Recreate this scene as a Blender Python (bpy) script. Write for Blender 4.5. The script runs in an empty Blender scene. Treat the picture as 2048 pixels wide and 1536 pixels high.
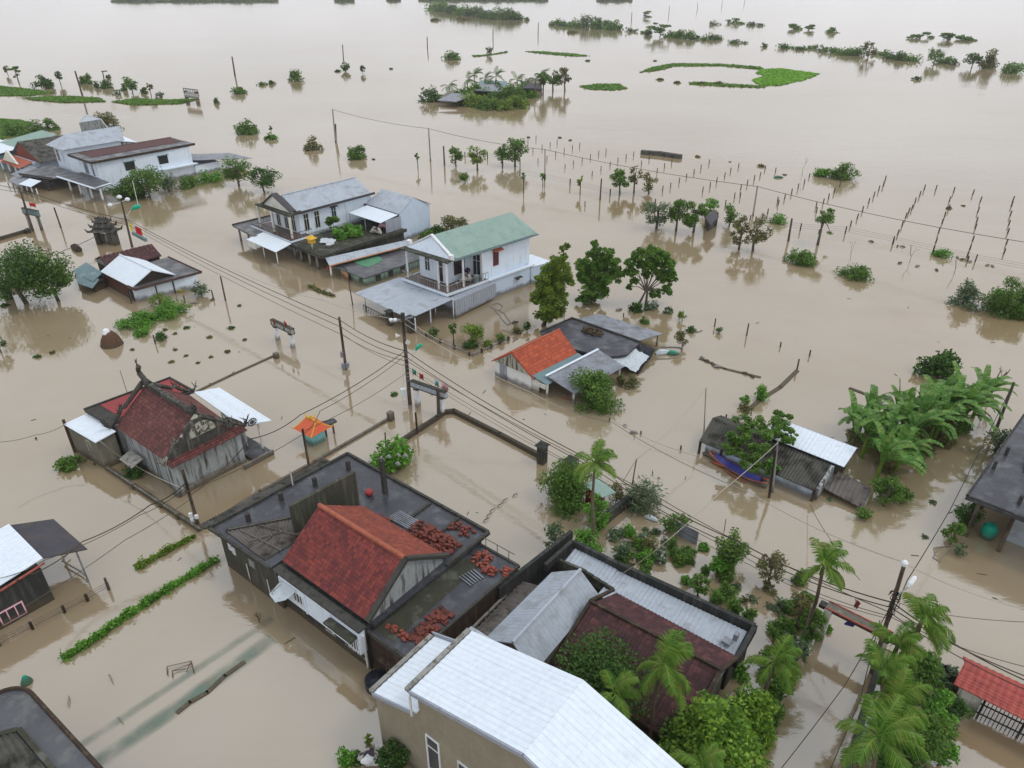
import bpy, math, random
import numpy as np
from mathutils import Vector, noise as mnoise

# ------------------------------------------------------------------ camera
SC = bpy.context.scene
COL = SC.collection
R = math.radians
CAMH = 30.0
PITCH = R(30)
FPX = 1420.0
cam_d = bpy.data.cameras.new('camera'); cam = bpy.data.objects.new('camera', cam_d); COL.objects.link(cam)
cam_d.sensor_width = 36; cam_d.lens = 36 * FPX / 2048
cam_d.clip_start = .5; cam_d.clip_end = 20000
cam.location = (0, 0, CAMH); cam.rotation_euler = (R(90) - PITCH, 0, 0)
SC.camera = cam

# ------------------------------------------------------------------ sky, sun, exposure
SUN_EL, SUN_AZ = 58, 100           # azimuth clockwise from +Y
w = bpy.data.worlds.new('World'); SC.world = w; w.use_nodes = True
nt = w.node_tree; nt.nodes.clear()
out = nt.nodes.new('ShaderNodeOutputWorld'); bg = nt.nodes.new('ShaderNodeBackground')
sky = nt.nodes.new('ShaderNodeTexSky'); sky.sky_type = 'NISHITA'; sky.sun_disc = False
sky.sun_elevation = R(SUN_EL); sky.sun_rotation = R(SUN_AZ); sky.air_density = 1; sky.dust_density = 2
tc = nt.nodes.new('ShaderNodeTexCoord'); sep = nt.nodes.new('ShaderNodeSeparateXYZ')
rmp = nt.nodes.new('ShaderNodeValToRGB'); cl = nt.nodes.new('ShaderNodeTexNoise')
mp = nt.nodes.new('ShaderNodeMapping'); mixc = nt.nodes.new('ShaderNodeMix'); mixs = nt.nodes.new('ShaderNodeMix')
sc_ = nt.nodes.new('ShaderNodeVectorMath'); sc_.operation = 'SCALE'; sc_.inputs['Scale'].default_value = 10.5
nt.links.new(tc.outputs['Generated'], sep.inputs[0]); nt.links.new(sep.outputs['Z'], rmp.inputs['Fac'])
e = rmp.color_ramp.elements
e[0].position = 0; e[0].color = (.735, .73, .765, 1)
e[1].position = .9; e[1].color = (.80, .885, .99, 1)
m_ = e.new(.12); m_.color = (.775, .78, .81, 1)
m_ = e.new(.45); m_.color = (.80, .825, .87, 1)
mp.inputs['Scale'].default_value = (1.6, 1.6, 5)
nt.links.new(tc.outputs['Generated'], mp.inputs[0]); nt.links.new(mp.outputs[0], cl.inputs['Vector'])
cl.inputs['Scale'].default_value = 2.2; cl.inputs['Detail'].default_value = 5
mixc.data_type = 'RGBA'; mixc.blend_type = 'MULTIPLY'; mixc.inputs['Factor'].default_value = 1
clr = nt.nodes.new('ShaderNodeMapRange'); clr.inputs['From Min'].default_value = .3; clr.inputs['From Max'].default_value = .7
clr.inputs['To Min'].default_value = .86; clr.inputs['To Max'].default_value = 1.1
nt.links.new(cl.outputs['Fac'], clr.inputs['Value']); nt.links.new(rmp.outputs['Color'], mixc.inputs['A']); nt.links.new(clr.outputs[0], mixc.inputs['B'])
nt.links.new(mixc.outputs['Result'], sc_.inputs[0])
mixs.data_type = 'RGBA'; mixs.inputs['Factor'].default_value = .93
nt.links.new(sky.outputs[0], mixs.inputs['A']); nt.links.new(sc_.outputs[0], mixs.inputs['B'])
nt.links.new(mixs.outputs['Result'], bg.inputs['Color']); bg.inputs['Strength'].default_value = .12
nt.links.new(bg.outputs[0], out.inputs[0])
sl = bpy.data.lights.new('sun', 'SUN'); sl.energy = .8; sl.angle = R(14); sl.color = (1, .97, .92)
so = bpy.data.objects.new('sun', sl); COL.objects.link(so)
so.rotation_euler = (R(90 - SUN_EL), 0, R(180 - SUN_AZ)); so.location = (0, 0, 60)
SC.view_settings.view_transform = 'Standard'; SC.view_settings.look = 'None'
SC.view_settings.exposure = 0; SC.view_settings.gamma = 1
SC.cycles.max_bounces = 6; SC.cycles.volume_bounces = 1; SC.cycles.transparent_max_bounces = 6

# ------------------------------------------------------------------ coordinates
CA, SA = math.cos(R(-38)), math.sin(R(-38))
def S(u, v, z=0.):                       # village street grid (metres) -> world
    return (u * CA - v * SA, u * SA + v * CA, z)
def at(px, py, z=0.):                    # where the line of sight of a photo pixel meets height z
    r = (px - 1024) / FPX; q = (768 - py) / FPX
    d = (r, math.cos(PITCH) + q * math.sin(PITCH), -math.sin(PITCH) + q * math.cos(PITCH))
    t = (z - CAMH) / d[2]
    return (d[0] * t, d[1] * t, z)
def depth_of(p):
    return p[1] * math.cos(PITCH) - (p[2] - CAMH) * math.sin(PITCH)
def height(px, py, yt):                  # height of an upright thing standing at (px,py) whose top is at row yt
    X, Y, _ = at(px, py); lo, hi = 0., 29.
    for _i in range(40):
        m = (lo + hi) / 2; Z = m - CAMH
        y = 768 - FPX * (Y * math.sin(PITCH) + Z * math.cos(PITCH)) / (Y * math.cos(PITCH) - Z * math.sin(PITCH))
        if y > yt: lo = m
        else: hi = m
    return lo
def V3(p): return Vector(p)
def lerp(a, b, t): return tuple(a[i] + (b[i] - a[i]) * t for i in range(3))

# ------------------------------------------------------------------ objects
def tag(o, label=None, cat=None, group=None, kind=None):
    if label: o['label'] = label
    if cat: o['category'] = cat
    if group: o['group'] = group
    if kind: o['kind'] = kind
    return o
def thing(name, label, cat, loc, group=None):
    o = bpy.data.objects.new(name, None); COL.objects.link(o); o.location = loc
    o.empty_display_size = .3
    return tag(o, label, cat, group)
def wloc(o):
    v = Vector(o.location)
    while o.parent: o = o.parent; v += Vector(o.location)
    return v
class MB:
    def __init__(s): s.v = []; s.f = []; s.uv = []; s.has = False
    def add(s, vs, fs, uvs=None):
        n = len(s.v); s.v += [tuple(p) for p in vs]
        for i, f in enumerate(fs):
            s.f.append(tuple(k + n for k in f))
            if uvs: s.uv.append(uvs[i]); s.has = True
            else: s.uv.append([(0, 0)] * len(f))
        return s
    def prism(s, bot, top):
        n = len(bot); fs = [tuple(range(n - 1, -1, -1)), tuple(range(n, 2 * n))]
        for i in range(n): j = (i + 1) % n; fs.append((i, j, n + j, n + i))
        return s.add(list(bot) + list(top), fs)
    def slab(s, pts, th):                # pts = top outline, counter-clockwise from above
        return s.prism([(p[0], p[1], p[2] - th) for p in pts], pts)
    def ext(s, pts, z0, z1):             # vertical extrusion of an outline of (x,y..)
        return s.prism([(p[0], p[1], z0) for p in pts], [(p[0], p[1], z1) for p in pts])
    def sbox(s, u0, u1, v0, v1, z0, z1):
        return s.ext([S(u0, v0), S(u1, v0), S(u1, v1), S(u0, v1)], z0, z1)
    def box(s, c, sx, sy, sz, rot=0.):   # box centred in x,y standing on c.z
        co, si = math.cos(rot), math.sin(rot)
        q = [(c[0] + x * co - y * si, c[1] + x * si + y * co) for x, y in ((-sx/2, -sy/2), (sx/2, -sy/2), (sx/2, sy/2), (-sx/2, sy/2))]
        return s.ext(q, c[2], c[2] + sz)
    def bar(s, p, q, wd, h):             # rectangular bar between two points
        p = V3(p); q = V3(q); d = (q - p).normalized(); x = d.cross(Vector((0, 0, 1)))
        if x.length < 1e-4: x = Vector((CA, SA, 0))
        x.normalize(); y = x.cross(d); x *= wd / 2; y *= h / 2
        return s.prism([p - x - y, p + x - y, p + x + y, p - x + y], [q - x - y, q + x - y, q + x + y, q - x + y])
    def tube(s, p, q, r0, r1=None, n=7):
        r1 = r0 if r1 is None else r1; return s.path([p, q], [r0, r1], n)
    def path(s, pts, rs, n=6):
        if not hasattr(rs, '__len__'): rs = [rs] * len(pts)
        P = [V3(p) for p in pts]; vs = []; fs = []; prev = None
        for i, p in enumerate(P):
            d = (P[min(i + 1, len(P) - 1)] - P[max(i - 1, 0)])
            d = d.normalized() if d.length > 1e-6 else Vector((0, 0, 1))
            x = d.cross(Vector((0, 0, 1))) if abs(d.z) < .95 else d.cross(Vector((0, 1, 0)))
            x.normalize(); y = d.cross(x)
            for k in range(n):
                a = 2 * math.pi * k / n; vs.append(p + (x * math.cos(a) + y * math.sin(a)) * rs[i])
        for i in range(len(P) - 1):
            for k in range(n):
                k2 = (k + 1) % n; fs.append((i*n + k, i*n + k2, (i+1)*n + k2, (i+1)*n + k))
        fs.append(tuple(range(n - 1, -1, -1))); fs.append(tuple((len(P)-1)*n + k for k in range(n)))
        return s.add(vs, fs)
    def lathe(s, c, prof, n=12):         # prof = [(r, z)...] about a vertical axis
        vs = []; fs = []
        for r, z in prof:
            for k in range(n): a = 2*math.pi*k/n; vs.append((c[0] + r*math.cos(a), c[1] + r*math.sin(a), c[2] + z))
        for i in range(len(prof) - 1):
            for k in range(n): k2 = (k+1) % n; fs.append((i*n+k, i*n+k2, (i+1)*n+k2, (i+1)*n+k))
        fs.append(tuple(range(n-1, -1, -1))); fs.append(tuple((len(prof)-1)*n + k for k in range(n)))
        return s.add(vs, fs)
    def sheet(s, a, b, c, d, pitch=.25, amp=.02, rows=0, step=.03, th=.04, sub=4):
        """roof sheet: a-b is the upper edge, d-c the lower one; ribs or tile waves run from upper to lower edge"""
        a, b, c, d = map(V3, (a, b, c, d)); L = ((b - a).length + (c - d).length) / 2; D = ((d - a).length + (c - b).length) / 2
        nx = max(2, int(round(L / pitch)) * sub); ny = max(1, rows)
        nrm = (b - a).cross(d - a).normalized()
        if nrm.z < 0: nrm = -nrm
        vs = []; fs = []; uvs = []
        def P(i, j, lift):
            t = i / nx; r = j / ny
            top = a.lerp(b, t); bo = d.lerp(c, t)
            return top.lerp(bo, r) + nrm * (amp * math.sin(2 * math.pi * i / sub) + lift)
        for j in range(ny):
            n0 = len(vs)
            for i in range(nx + 1): vs.append(P(i, j, 0 if rows else 0)); 
            for i in range(nx + 1): vs.append(P(i, j + 1, step if rows else 0))
            if rows and j > 0:           # riser under the tile course above
                pass
            for i in range(nx):
                q = (n0 + i, n0 + nx + 1 + i, n0 + nx + 2 + i, n0 + 1 + i)
                if (b - a).cross(d - a).z > 0: q = (q[0], q[3], q[2], q[1])
                fs.append(q)
                u0, u1 = L * i / nx, L * (i + 1) / nx; w0, w1 = D * j / ny + .001, D * (j + 1) / ny - .001
                uq = {0: (u0, w0), 1: (u0, w1), 2: (u1, w1), 3: (u1, w0)}
                o = [0, 1, 2, 3] if (b - a).cross(d - a).z <= 0 else [0, 3, 2, 1]
                uvs.append([uq[k] for k in o])
            if rows:                     # front edge of the course
                m0 = len(vs)
                for i in range(nx + 1): vs.append(vs[n0 + nx + 1 + i]); 
                for i in range(nx + 1): vs.append(Vector(vs[n0 + nx + 1 + i]) - nrm * (step + .005))
                for i in range(nx):
                    fs.append((m0 + i, m0 + nx + 1 + i, m0 + nx + 2 + i, m0 + 1 + i))
                    u0 = L * i / nx; uvs.append([(u0, D * (j + 1) / ny - .001)] * 4)
        s.add(vs, fs, uvs)
        lo = [p - nrm * (amp + .005) for p in (a, b, c, d)]
        if (b - a).cross(d - a).z > 0: s.prism([p - nrm * th for p in lo], lo)
        else: s.prism([p - nrm * th for p in reversed(lo)], list(reversed(lo)))
        return s
    def build(s, name, mat, parent=None, label=None, cat=None, group=None, kind=None, org=None, smooth=False):
        o0 = wloc(parent) if parent else Vector(org if org is not None else (s.v[0] if s.v else (0, 0, 0)))
        if not parent and org is None:
            A = np.array(s.v); o0 = Vector((A[:, 0].mean(), A[:, 1].mean(), A[:, 2].min()))
        me = bpy.data.meshes.new(name)
        me.from_pydata([(p[0] - o0.x, p[1] - o0.y, p[2] - o0.z) for p in s.v], [], s.f)
        if s.has:
            uvl = me.uv_layers.new(name='UVMap')
            flat = [c for poly in s.uv for q in poly for c in q]
            uvl.data.foreach_set('uv', flat)
        me.materials.append(M[mat] if isinstance(mat, str) else mat)
        if smooth: me.polygons.foreach_set('use_smooth', [True] * len(me.polygons))
        me.update()
        o = bpy.data.objects.new(name, me); COL.objects.link(o)
        if parent: o.parent = parent
        else: o.location = o0
        return tag(o, label, cat, group, kind)

# ------------------------------------------------------------------ materials
M = {}
def base_mat(name, rough=.7, spec=.5, metal=0):
    m = bpy.data.materials.new(name); m.use_nodes = True; t = m.node_tree; b = t.nodes['Principled BSDF']
    b.inputs['Roughness'].default_value = rough; b.inputs['Metallic'].default_value = metal
    b.inputs['Specular IOR Level'].default_value = spec
    M[name] = m; return m, t, b
def N(t, k, **kw):
    n = t.nodes.new(k)
    for a, v in kw.items(): setattr(n, a, v)
    return n
def noise_fac(t, scale, detail=5, stretch=None, lo=.35, hi=.65, coord='Object', seed=0):
    tc = N(t, 'ShaderNodeTexCoord'); mp = N(t, 'ShaderNodeMapping'); nn = N(t, 'ShaderNodeTexNoise'); mr = N(t, 'ShaderNodeMapRange')
    mp.inputs['Scale'].default_value = stretch or (1, 1, 1); mp.inputs['Location'].default_value = (seed * 7.3, seed * 3.1, seed)
    nn.inputs['Scale'].default_value = scale; nn.inputs['Detail'].default_value = detail; nn.inputs['Roughness'].default_value = .62
    mr.inputs['From Min'].default_value = lo; mr.inputs['From Max'].default_value = hi
    t.links.new(tc.outputs[coord], mp.inputs[0]); t.links.new(mp.outputs[0], nn.inputs['Vector']); t.links.new(nn.outputs['Fac'], mr.inputs['Value'])
    return mr.outputs[0], nn
def mix(t, fac, a, b, blend='MIX'):
    m = N(t, 'ShaderNodeMix', data_type='RGBA', blend_type=blend)
    for sock, val in (('Factor', fac), ('A', a), ('B', b)):
        if isinstance(val, (int, float)): m.inputs[sock].default_value = val
        elif isinstance(val, tuple): m.inputs[sock].default_value = (*val[:3], 1)
        else: t.links.new(val, m.inputs[sock])
    return m.outputs['Result']
def bump(t, b, h, strength=.3, dist=.02):
    bm = N(t, 'ShaderNodeBump'); bm.inputs['Strength'].default_value = strength; bm.inputs['Distance'].default_value = dist
    t.links.new(h, bm.inputs['Height']); t.links.new(bm.outputs[0], b.inputs['Normal'])
def wmat(name, col, col2=None, dirt=None, dlo=.52, dhi=.7, scale=.8, rough=.75, spec=.16, streak=True, metal=0, bs=.15, fine=9, seed=0, rvar=0):
    """weathered surface: broad tone change, fine grain, dirt patches, streaks that run down walls"""
    m, t, b = base_mat(name, rough, spec, metal)
    f1, _ = noise_fac(t, scale, 6, seed=seed); c = mix(t, f1, col, col2 or tuple(x * .8 for x in col))
    f2, n2 = noise_fac(t, fine, 6, lo=.3, hi=.7, seed=seed + 1); c = mix(t, .35, c, mix(t, f2, tuple(x * .75 for x in col), tuple(min(1, x * 1.15) for x in col)))
    if dirt:
        st = (3.2, 3.2, .35) if streak else (1, 1, 1)
        f3, _ = noise_fac(t, 1.1, 7, stretch=st, lo=dlo, hi=dhi, seed=seed + 2); c = mix(t, f3, c, dirt)
    if streak:                           # muddy tide mark just above the flood
        tcz = N(t, 'ShaderNodeTexCoord'); sz = N(t, 'ShaderNodeSeparateXYZ'); t.links.new(tcz.outputs['Object'], sz.inputs[0])
        f5, _ = noise_fac(t, 1.4, 4, lo=.3, hi=.7, seed=seed + 6); ad = N(t, 'ShaderNodeMath', operation='MULTIPLY_ADD'); ad.inputs[1].default_value = -.35
        t.links.new(f5, ad.inputs[0]); t.links.new(sz.outputs['Z'], ad.inputs[2]); mz = N(t, 'ShaderNodeMapRange')
        mz.inputs['From Min'].default_value = .42; mz.inputs['From Max'].default_value = .05; mz.inputs['To Max'].default_value = .75
        t.links.new(ad.outputs[0], mz.inputs['Value']); c = mix(t, mz.outputs[0], c, (.085, .062, .038))
    t.links.new(c, b.inputs['Base Color']); bump(t, b, n2.outputs['Fac'], bs, .02)
    if rvar:
        f4, _ = noise_fac(t, .55, 5, lo=.42, hi=.58, seed=seed + 4); mr = N(t, 'ShaderNodeMapRange')
        mr.inputs['To Min'].default_value = max(.05, rough - rvar); mr.inputs['To Max'].default_value = rough
        t.links.new(f4, mr.inputs['Value']); t.links.new(mr.outputs[0], b.inputs['Roughness'])
    return m
def mmat(name, col, col2, dirt, dlo, dhi, rough=.5):
    """ribbed metal sheet: dull tone patches, rib shading painted in as dark stripes, sheet laps and screw rows (UV in metres)"""
    m = wmat(name, col, col2, dirt, dlo, dhi, rough=rough, spec=.45, streak=False, fine=4, bs=.04, scale=.5); t = m.node_tree; b = t.nodes['Principled BSDF']
    src = b.inputs['Base Color'].links[0].from_socket
    uv = N(t, 'ShaderNodeUVMap'); sp = N(t, 'ShaderNodeSeparateXYZ'); t.links.new(uv.outputs[0], sp.inputs[0])
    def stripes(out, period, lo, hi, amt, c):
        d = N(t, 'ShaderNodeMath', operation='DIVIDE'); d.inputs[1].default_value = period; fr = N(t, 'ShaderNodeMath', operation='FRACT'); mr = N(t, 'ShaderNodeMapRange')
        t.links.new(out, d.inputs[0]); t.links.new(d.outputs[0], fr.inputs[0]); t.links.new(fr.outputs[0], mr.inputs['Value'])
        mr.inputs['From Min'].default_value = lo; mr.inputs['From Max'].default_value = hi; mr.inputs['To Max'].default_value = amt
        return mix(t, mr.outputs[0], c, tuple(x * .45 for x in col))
    c = stripes(sp.outputs['X'], .25, .62, .9, .16, src); c = stripes(sp.outputs['X'], 1.0, .965, .975, .22, c); c = stripes(sp.outputs['Y'], 1.45, .975, .985, .16, c)  # first stripes paint rib shading into the colour, then laps and screw rows
    f, _ = noise_fac(t, 1.6, 6, stretch=(1, 1, 1), lo=.64, hi=.9, seed=9); c = mix(t, f, c, tuple(x * y for x, y in zip(col, (.62, .55, .46))))
    t.links.new(c, b.inputs['Base Color']); return m
def tmat(name, cols, tw, tl, dirt, dlo=.5, dhi=.72, rough=.55, moss=.0):
    """roof tiles: each tile its own tone, weather patches over them"""
    m, t, b = base_mat(name, rough, .18)
    uv = N(t, 'ShaderNodeUVMap'); dv = N(t, 'ShaderNodeVectorMath', operation='DIVIDE'); dv.inputs[1].default_value = (tw, tl, 1)
    fl = N(t, 'ShaderNodeVectorMath', operation='FLOOR'); wn = N(t, 'ShaderNodeTexWhiteNoise', noise_dimensions='2D')
    t.links.new(uv.outputs[0], dv.inputs[0]); t.links.new(dv.outputs[0], fl.inputs[0]); t.links.new(fl.outputs[0], wn.inputs['Vector'])
    rp = N(t, 'ShaderNodeValToRGB'); rp.color_ramp.elements[0].color = (*cols[0], 1); rp.color_ramp.elements[1].color = (*cols[-1], 1)
    for i, cc in enumerate(cols[1:-1]): rp.color_ramp.elements.new((i + 1) / (len(cols) - 1)).color = (*cc, 1)
    t.links.new(wn.outputs['Value'], rp.inputs['Fac'])
    f, _ = noise_fac(t, .7, 6, lo=dlo, hi=dhi); c = mix(t, f, rp.outputs['Color'], dirt)
    f2, n2 = noise_fac(t, 12, 5, lo=.35, hi=.7); c = mix(t, mix(t, f2, (0, 0, 0), (.35, .35, .35)), c, tuple(x * .45 for x in dirt))
    # dark joint along the lower edge of each course
    fr = N(t, 'ShaderNodeVectorMath', operation='FRACTION'); sp = N(t, 'ShaderNodeSeparateXYZ'); gt = N(t, 'ShaderNodeMath', operation='GREATER_THAN'); gt.inputs[1].default_value = .9
    t.links.new(dv.outputs[0], fr.inputs[0]); t.links.new(fr.outputs[0], sp.inputs[0]); t.links.new(sp.outputs['Y'], gt.inputs[0])
    sc2 = N(t, 'ShaderNodeMath', operation='MULTIPLY'); sc2.inputs[1].default_value = .55; t.links.new(gt.outputs[0], sc2.inputs[0])
    c = mix(t, sc2.outputs[0], c, tuple(x * .25 for x in dirt))
    t.links.new(c, b.inputs['Base Color']); bump(t, b, n2.outputs['Fac'], .2, .01)
    return m
def leafmat(name, cols, rough=.5):
    m, t, b = base_mat(name, rough, .22)
    g = N(t, 'ShaderNodeNewGeometry'); rp = N(t, 'ShaderNodeValToRGB'); cols = [(x[0] * 1.5, x[1] * 1.38, x[2] * 1.3) for x in cols]
    rp.color_ramp.elements[0].color = (*cols[0], 1); rp.color_ramp.elements[1].color = (*cols[-1], 1)
    for i, cc in enumerate(cols[1:-1]): rp.color_ramp.elements.new((i + 1) / (len(cols) - 1)).color = (*cc, 1)
    f, _ = noise_fac(t, .9, 4, lo=.3, hi=.7)
    ad = N(t, 'ShaderNodeMath', operation='MULTIPLY_ADD'); ad.inputs[1].default_value = .55; 
    hf = N(t, 'ShaderNodeMath', operation='MULTIPLY'); hf.inputs[1].default_value = .5
    t.links.new(f, hf.inputs[0]); t.links.new(g.outputs['Random Per Island'], ad.inputs[0]); t.links.new(hf.outputs[0], ad.inputs[2])
    t.links.new(ad.outputs[0], rp.inputs['Fac']); t.links.new(rp.outputs['Color'], b.inputs['Base Color'])
    tr = N(t, 'ShaderNodeBsdfTranslucent'); ms = N(t, 'ShaderNodeMixShader'); ms.inputs[0].default_value = .32
    t.links.new(rp.outputs['Color'], tr.inputs['Color']); t.links.new(b.outputs[0], ms.inputs[1]); t.links.new(tr.outputs[0], ms.inputs[2])
    t.links.new(ms.outputs[0], t.nodes['Material Output'].inputs['Surface'])
    return m

wmat('white_wall', (.74, .81, .89), (.65, .73, .82), (.36, .37, .36), .58, .78, rough=.8)
wmat('bright_wall', (.80, .80, .78), (.72, .73, .72), (.4, .38, .34), .62, .8)
wmat('cream_wall', (.72, .70, .62), (.62, .61, .54), (.25, .24, .2), .56, .74, rough=.8)
wmat('blue_wall', (.55, .64, .75), (.48, .56, .67), (.25, .28, .3), .6, .8, rough=.8)
wmat('mint_wall', (.42, .62, .50), (.30, .46, .38), (.1, .12, .09), .5, .7)
wmat('teal_paint', (.28, .66, .66), (.2, .55, .56), (.12, .25, .22), .58, .75)
wmat('black_wall', (.032, .034, .032), (.05, .05, .045), (.10, .10, .085), .5, .75, scale=.5)
wmat('mossy_wall', (.07, .068, .05), (.045, .045, .035), (.13, .12, .09), .5, .7, scale=.6)
wmat('brown_wall', (.055, .036, .026), (.035, .026, .02), (.12, .085, .055), .52, .72)
wmat('tan_wall', (.30, .262, .19), (.23, .20, .145), (.30, .28, .2), .55, .75, scale=.9, fine=5)
wmat('grey_plaster', (.36, .38, .38), (.26, .27, .26), (.07, .065, .055), .5, .62, scale=.7)
wmat('brick_grey', (.17, .155, .12), (.12, .11, .085), (.22, .2, .15), .5, .7)
wmat('orange_wall', (.62, .32, .18), (.5, .27, .16), (.2, .12, .08), .55, .75)
wmat('pink_band', (.45, .12, .09), None, (.1, .05, .04), .5, .7)
wmat('concrete', (.30, .29, .26), (.2, .19, .17), (.07, .07, .055), .5, .68)
wmat('dark_concrete', (.07, .067, .058), (.04, .039, .034), (.03, .03, .022), .5, .68)
wmat('wet_roof', (.05, .05, .058), (.028, .028, .034), (.10, .105, .11), .5, .7, scale=.45, rough=.55, spec=.45, streak=False, rvar=.33, bs=.08)
wmat('wet_roof_grey', (.09, .09, .096), (.055, .055, .06), (.14, .14, .13), .5, .7, scale=.5, rough=.6, spec=.4, streak=False, rvar=.3)
wmat('moss_roof', (.04, .042, .028), (.06, .058, .04), (.11, .11, .09), .5, .66, streak=False)
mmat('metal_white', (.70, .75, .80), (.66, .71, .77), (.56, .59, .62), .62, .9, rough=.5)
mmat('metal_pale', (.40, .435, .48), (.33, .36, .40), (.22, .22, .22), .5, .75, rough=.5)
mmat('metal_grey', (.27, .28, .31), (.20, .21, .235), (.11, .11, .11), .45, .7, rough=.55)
wmat('metal_cladding', (.34, .36, .41), (.28, .30, .34), (.2, .2, .2), .55, .75, rough=.55)
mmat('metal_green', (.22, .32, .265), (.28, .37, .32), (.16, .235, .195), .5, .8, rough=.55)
wmat('metal_teal', (.13, .20, .21), (.18, .25, .26), (.3, .35, .34), .55, .75, rough=.55, streak=False)
wmat('metal_dark', (.075, .07, .08), (.055, .05, .06), (.10, .08, .07), .5, .7, rough=.6, streak=False)
wmat('fibro', (.085, .08, .068), (.12, .115, .10), (.03, .03, .022), .48, .64, rough=.85, streak=False)
wmat('old_planks', (.16, .14, .125), (.10, .088, .078), (.05, .04, .033), .5, .66, rough=.9, streak=False)
wmat('wood', (.14, .09, .055), (.09, .06, .04), None, rough=.8)
wmat('dark_wood', (.035, .026, .02), (.05, .038, .03), None, rough=.8)
wmat('rust_wood', (.10, .045, .03), (.07, .035, .025), None, rough=.85)
wmat('window_dark', (.018, .021, .025), (.03, .033, .038), None, rough=.25, spec=.6, bs=0)
wmat('pole_concrete', (.085, .06, .045), (.16, .13, .105), (.03, .02, .015), .5, .62, scale=2)
wmat('pole_pale', (.34, .33, .30), (.24, .23, .21), (.1, .09, .07), .5, .7)
wmat('stake', (.085, .065, .055), (.13, .11, .095), (.03, .025, .02), .5, .7, scale=3)
wmat('bark', (.10, .085, .065), (.16, .14, .11), (.05, .04, .03), .5, .65, scale=3)
wmat('palm_bark', (.14, .10, .07), (.22, .18, .14), (.06, .04, .03), .5, .65, scale=3)
wmat('cable', (.02, .02, .02), None, None, rough=.6)
wmat('pale_cable', (.42, .38, .32), None, None, rough=.6)
wmat('white_plastic', (.78, .79, .80), None, (.4, .38, .33), .6, .8, rough=.5)
wmat('white_pipe', (.72, .70, .66), None, None, rough=.5)
wmat('green_lamp', (.02, .42, .26), (.02, .35, .22), None, rough=.35)
wmat('red_cloth', (.70, .03, .02), (.5, .02, .02), None, rough=.8)
wmat('pink_cloth', (.85, .5, .55), (.75, .4, .5), None, rough=.8)
wmat('teal_cloth', (.05, .55, .45), (.05, .45, .4), None, rough=.8)
wmat('sky_cloth', (.20, .60, .72), None, None, rough=.8)
wmat('yellow_cloth', (.85, .68, .04), None, None, rough=.8)
wmat('orange_plastic', (.62, .13, .06), (.75, .12, .05), None, rough=.45)
wmat('blue_tarp', (.03, .03, .17), (.045, .05, .24), (.1, .1, .25), .5, .75, rough=.45, streak=False)
wmat('green_tarp', (.01, .30, .20), (.02, .22, .15), None, rough=.6)
wmat('green_patch', (.10, .25, .14), (.07, .19, .11), (.05, .08, .05), .55, .75, rough=.6, streak=False)
wmat('black_tarp', (.013, .014, .02), (.02, .022, .03), (.06, .065, .075), .55, .75, rough=.4, streak=False)
wmat('white_tarp', (.52, .56, .58), (.44, .48, .5), (.25, .26, .25), .55, .75, rough=.5, streak=False)
wmat('brick', (.27, .075, .05), (.17, .05, .038), (.10, .04, .03), .5, .7, scale=6, streak=False)
wmat('brick_pile', (.19, .055, .04), (.11, .038, .03), (.05, .03, .025), .5, .66, scale=5, streak=False)
wmat('clay_ridge', (.40, .12, .07), (.32, .10, .06), (.2, .08, .05), .52, .72)
wmat('ornament', (.045, .042, .035), (.09, .088, .075), (.16, .155, .135), .52, .66, scale=3)
wmat('relief', (.46, .44, .36), (.3, .29, .24), (.08, .075, .06), .48, .6, scale=4)
wmat('gold', (.70, .42, .04), (.55, .30, .03), None, rough=.4)
wmat('haystack', (.10, .055, .035), (.14, .08, .05), (.05, .03, .02), .5, .7, scale=4, rough=.95)
wmat('debris', (.16, .15, .12), (.10, .095, .075), (.3, .28, .24), .55, .7, scale=4)
wmat('navy_cloth', (.02, .022, .09), None, None, rough=.9)
wmat('skin', (.42, .24, .16), None, None, rough=.6, bs=.02)
wmat('hair', (.012, .01, .01), None, None, rough=.6)
wmat('patterned_cloth', (.50, .46, .40), (.3, .27, .25), (.05, .04, .05), .5, .55, scale=6, streak=False)
wmat('floor_tile', (.12, .075, .065), (.08, .06, .055), None, rough=.35)
wmat('red_metal', (.30, .045, .045), (.24, .04, .04), (.1, .04, .04), .55, .75, rough=.5, streak=False)
wmat('submerged_net', (.11, .21, .16), (.15, .22, .165), (.22, .21, .15), .5, .68, scale=2, rough=.4, streak=False)
tmat('tile_red', [(.12, .030, .030), (.19, .042, .038), (.28, .062, .046), (.16, .037, .034)], .2, .21, (.12, .035, .035))
tmat('tile_orange', [(.42, .085, .035), (.55, .13, .06), (.34, .07, .04), (.5, .105, .045)], .22, .33, (.30, .07, .04), .55, .8)
tmat('tile_mix', [(.21, .055, .038), (.30, .08, .05), (.25, .062, .042), (.35, .10, .062)], .2, .33, (.18, .055, .045), .5, .75)
tmat('tile_rust', [(.10, .038, .036), (.17, .055, .048), (.12, .045, .042), (.23, .09, .072), (.075, .03, .03)], .2, .26, (.10, .05, .045))
tmat('tile_dark', [(.075, .032, .034), (.10, .042, .042), (.06, .028, .03), (.15, .06, .055)], .2, .3, (.045, .028, .03), rough=.7)
tmat('tile_bright', [(.36, .075, .06), (.42, .09, .07), (.32, .07, .06)], .3, .3, (.35, .06, .055), .6, .8)
leafmat('leaf_dark', [(.016, .042, .010), (.030, .075, .014), (.048, .11, .020), (.075, .155, .03)])
leafmat('leaf_mid', [(.026, .062, .012), (.052, .115, .020), (.085, .17, .028), (.13, .23, .04)])
leafmat('leaf_yellow', [(.045, .085, .015), (.085, .15, .02), (.14, .22, .03), (.21, .29, .05)])
leafmat('leaf_grey', [(.035, .065, .032), (.062, .105, .052), (.10, .15, .078), (.15, .19, .11)])
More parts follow.
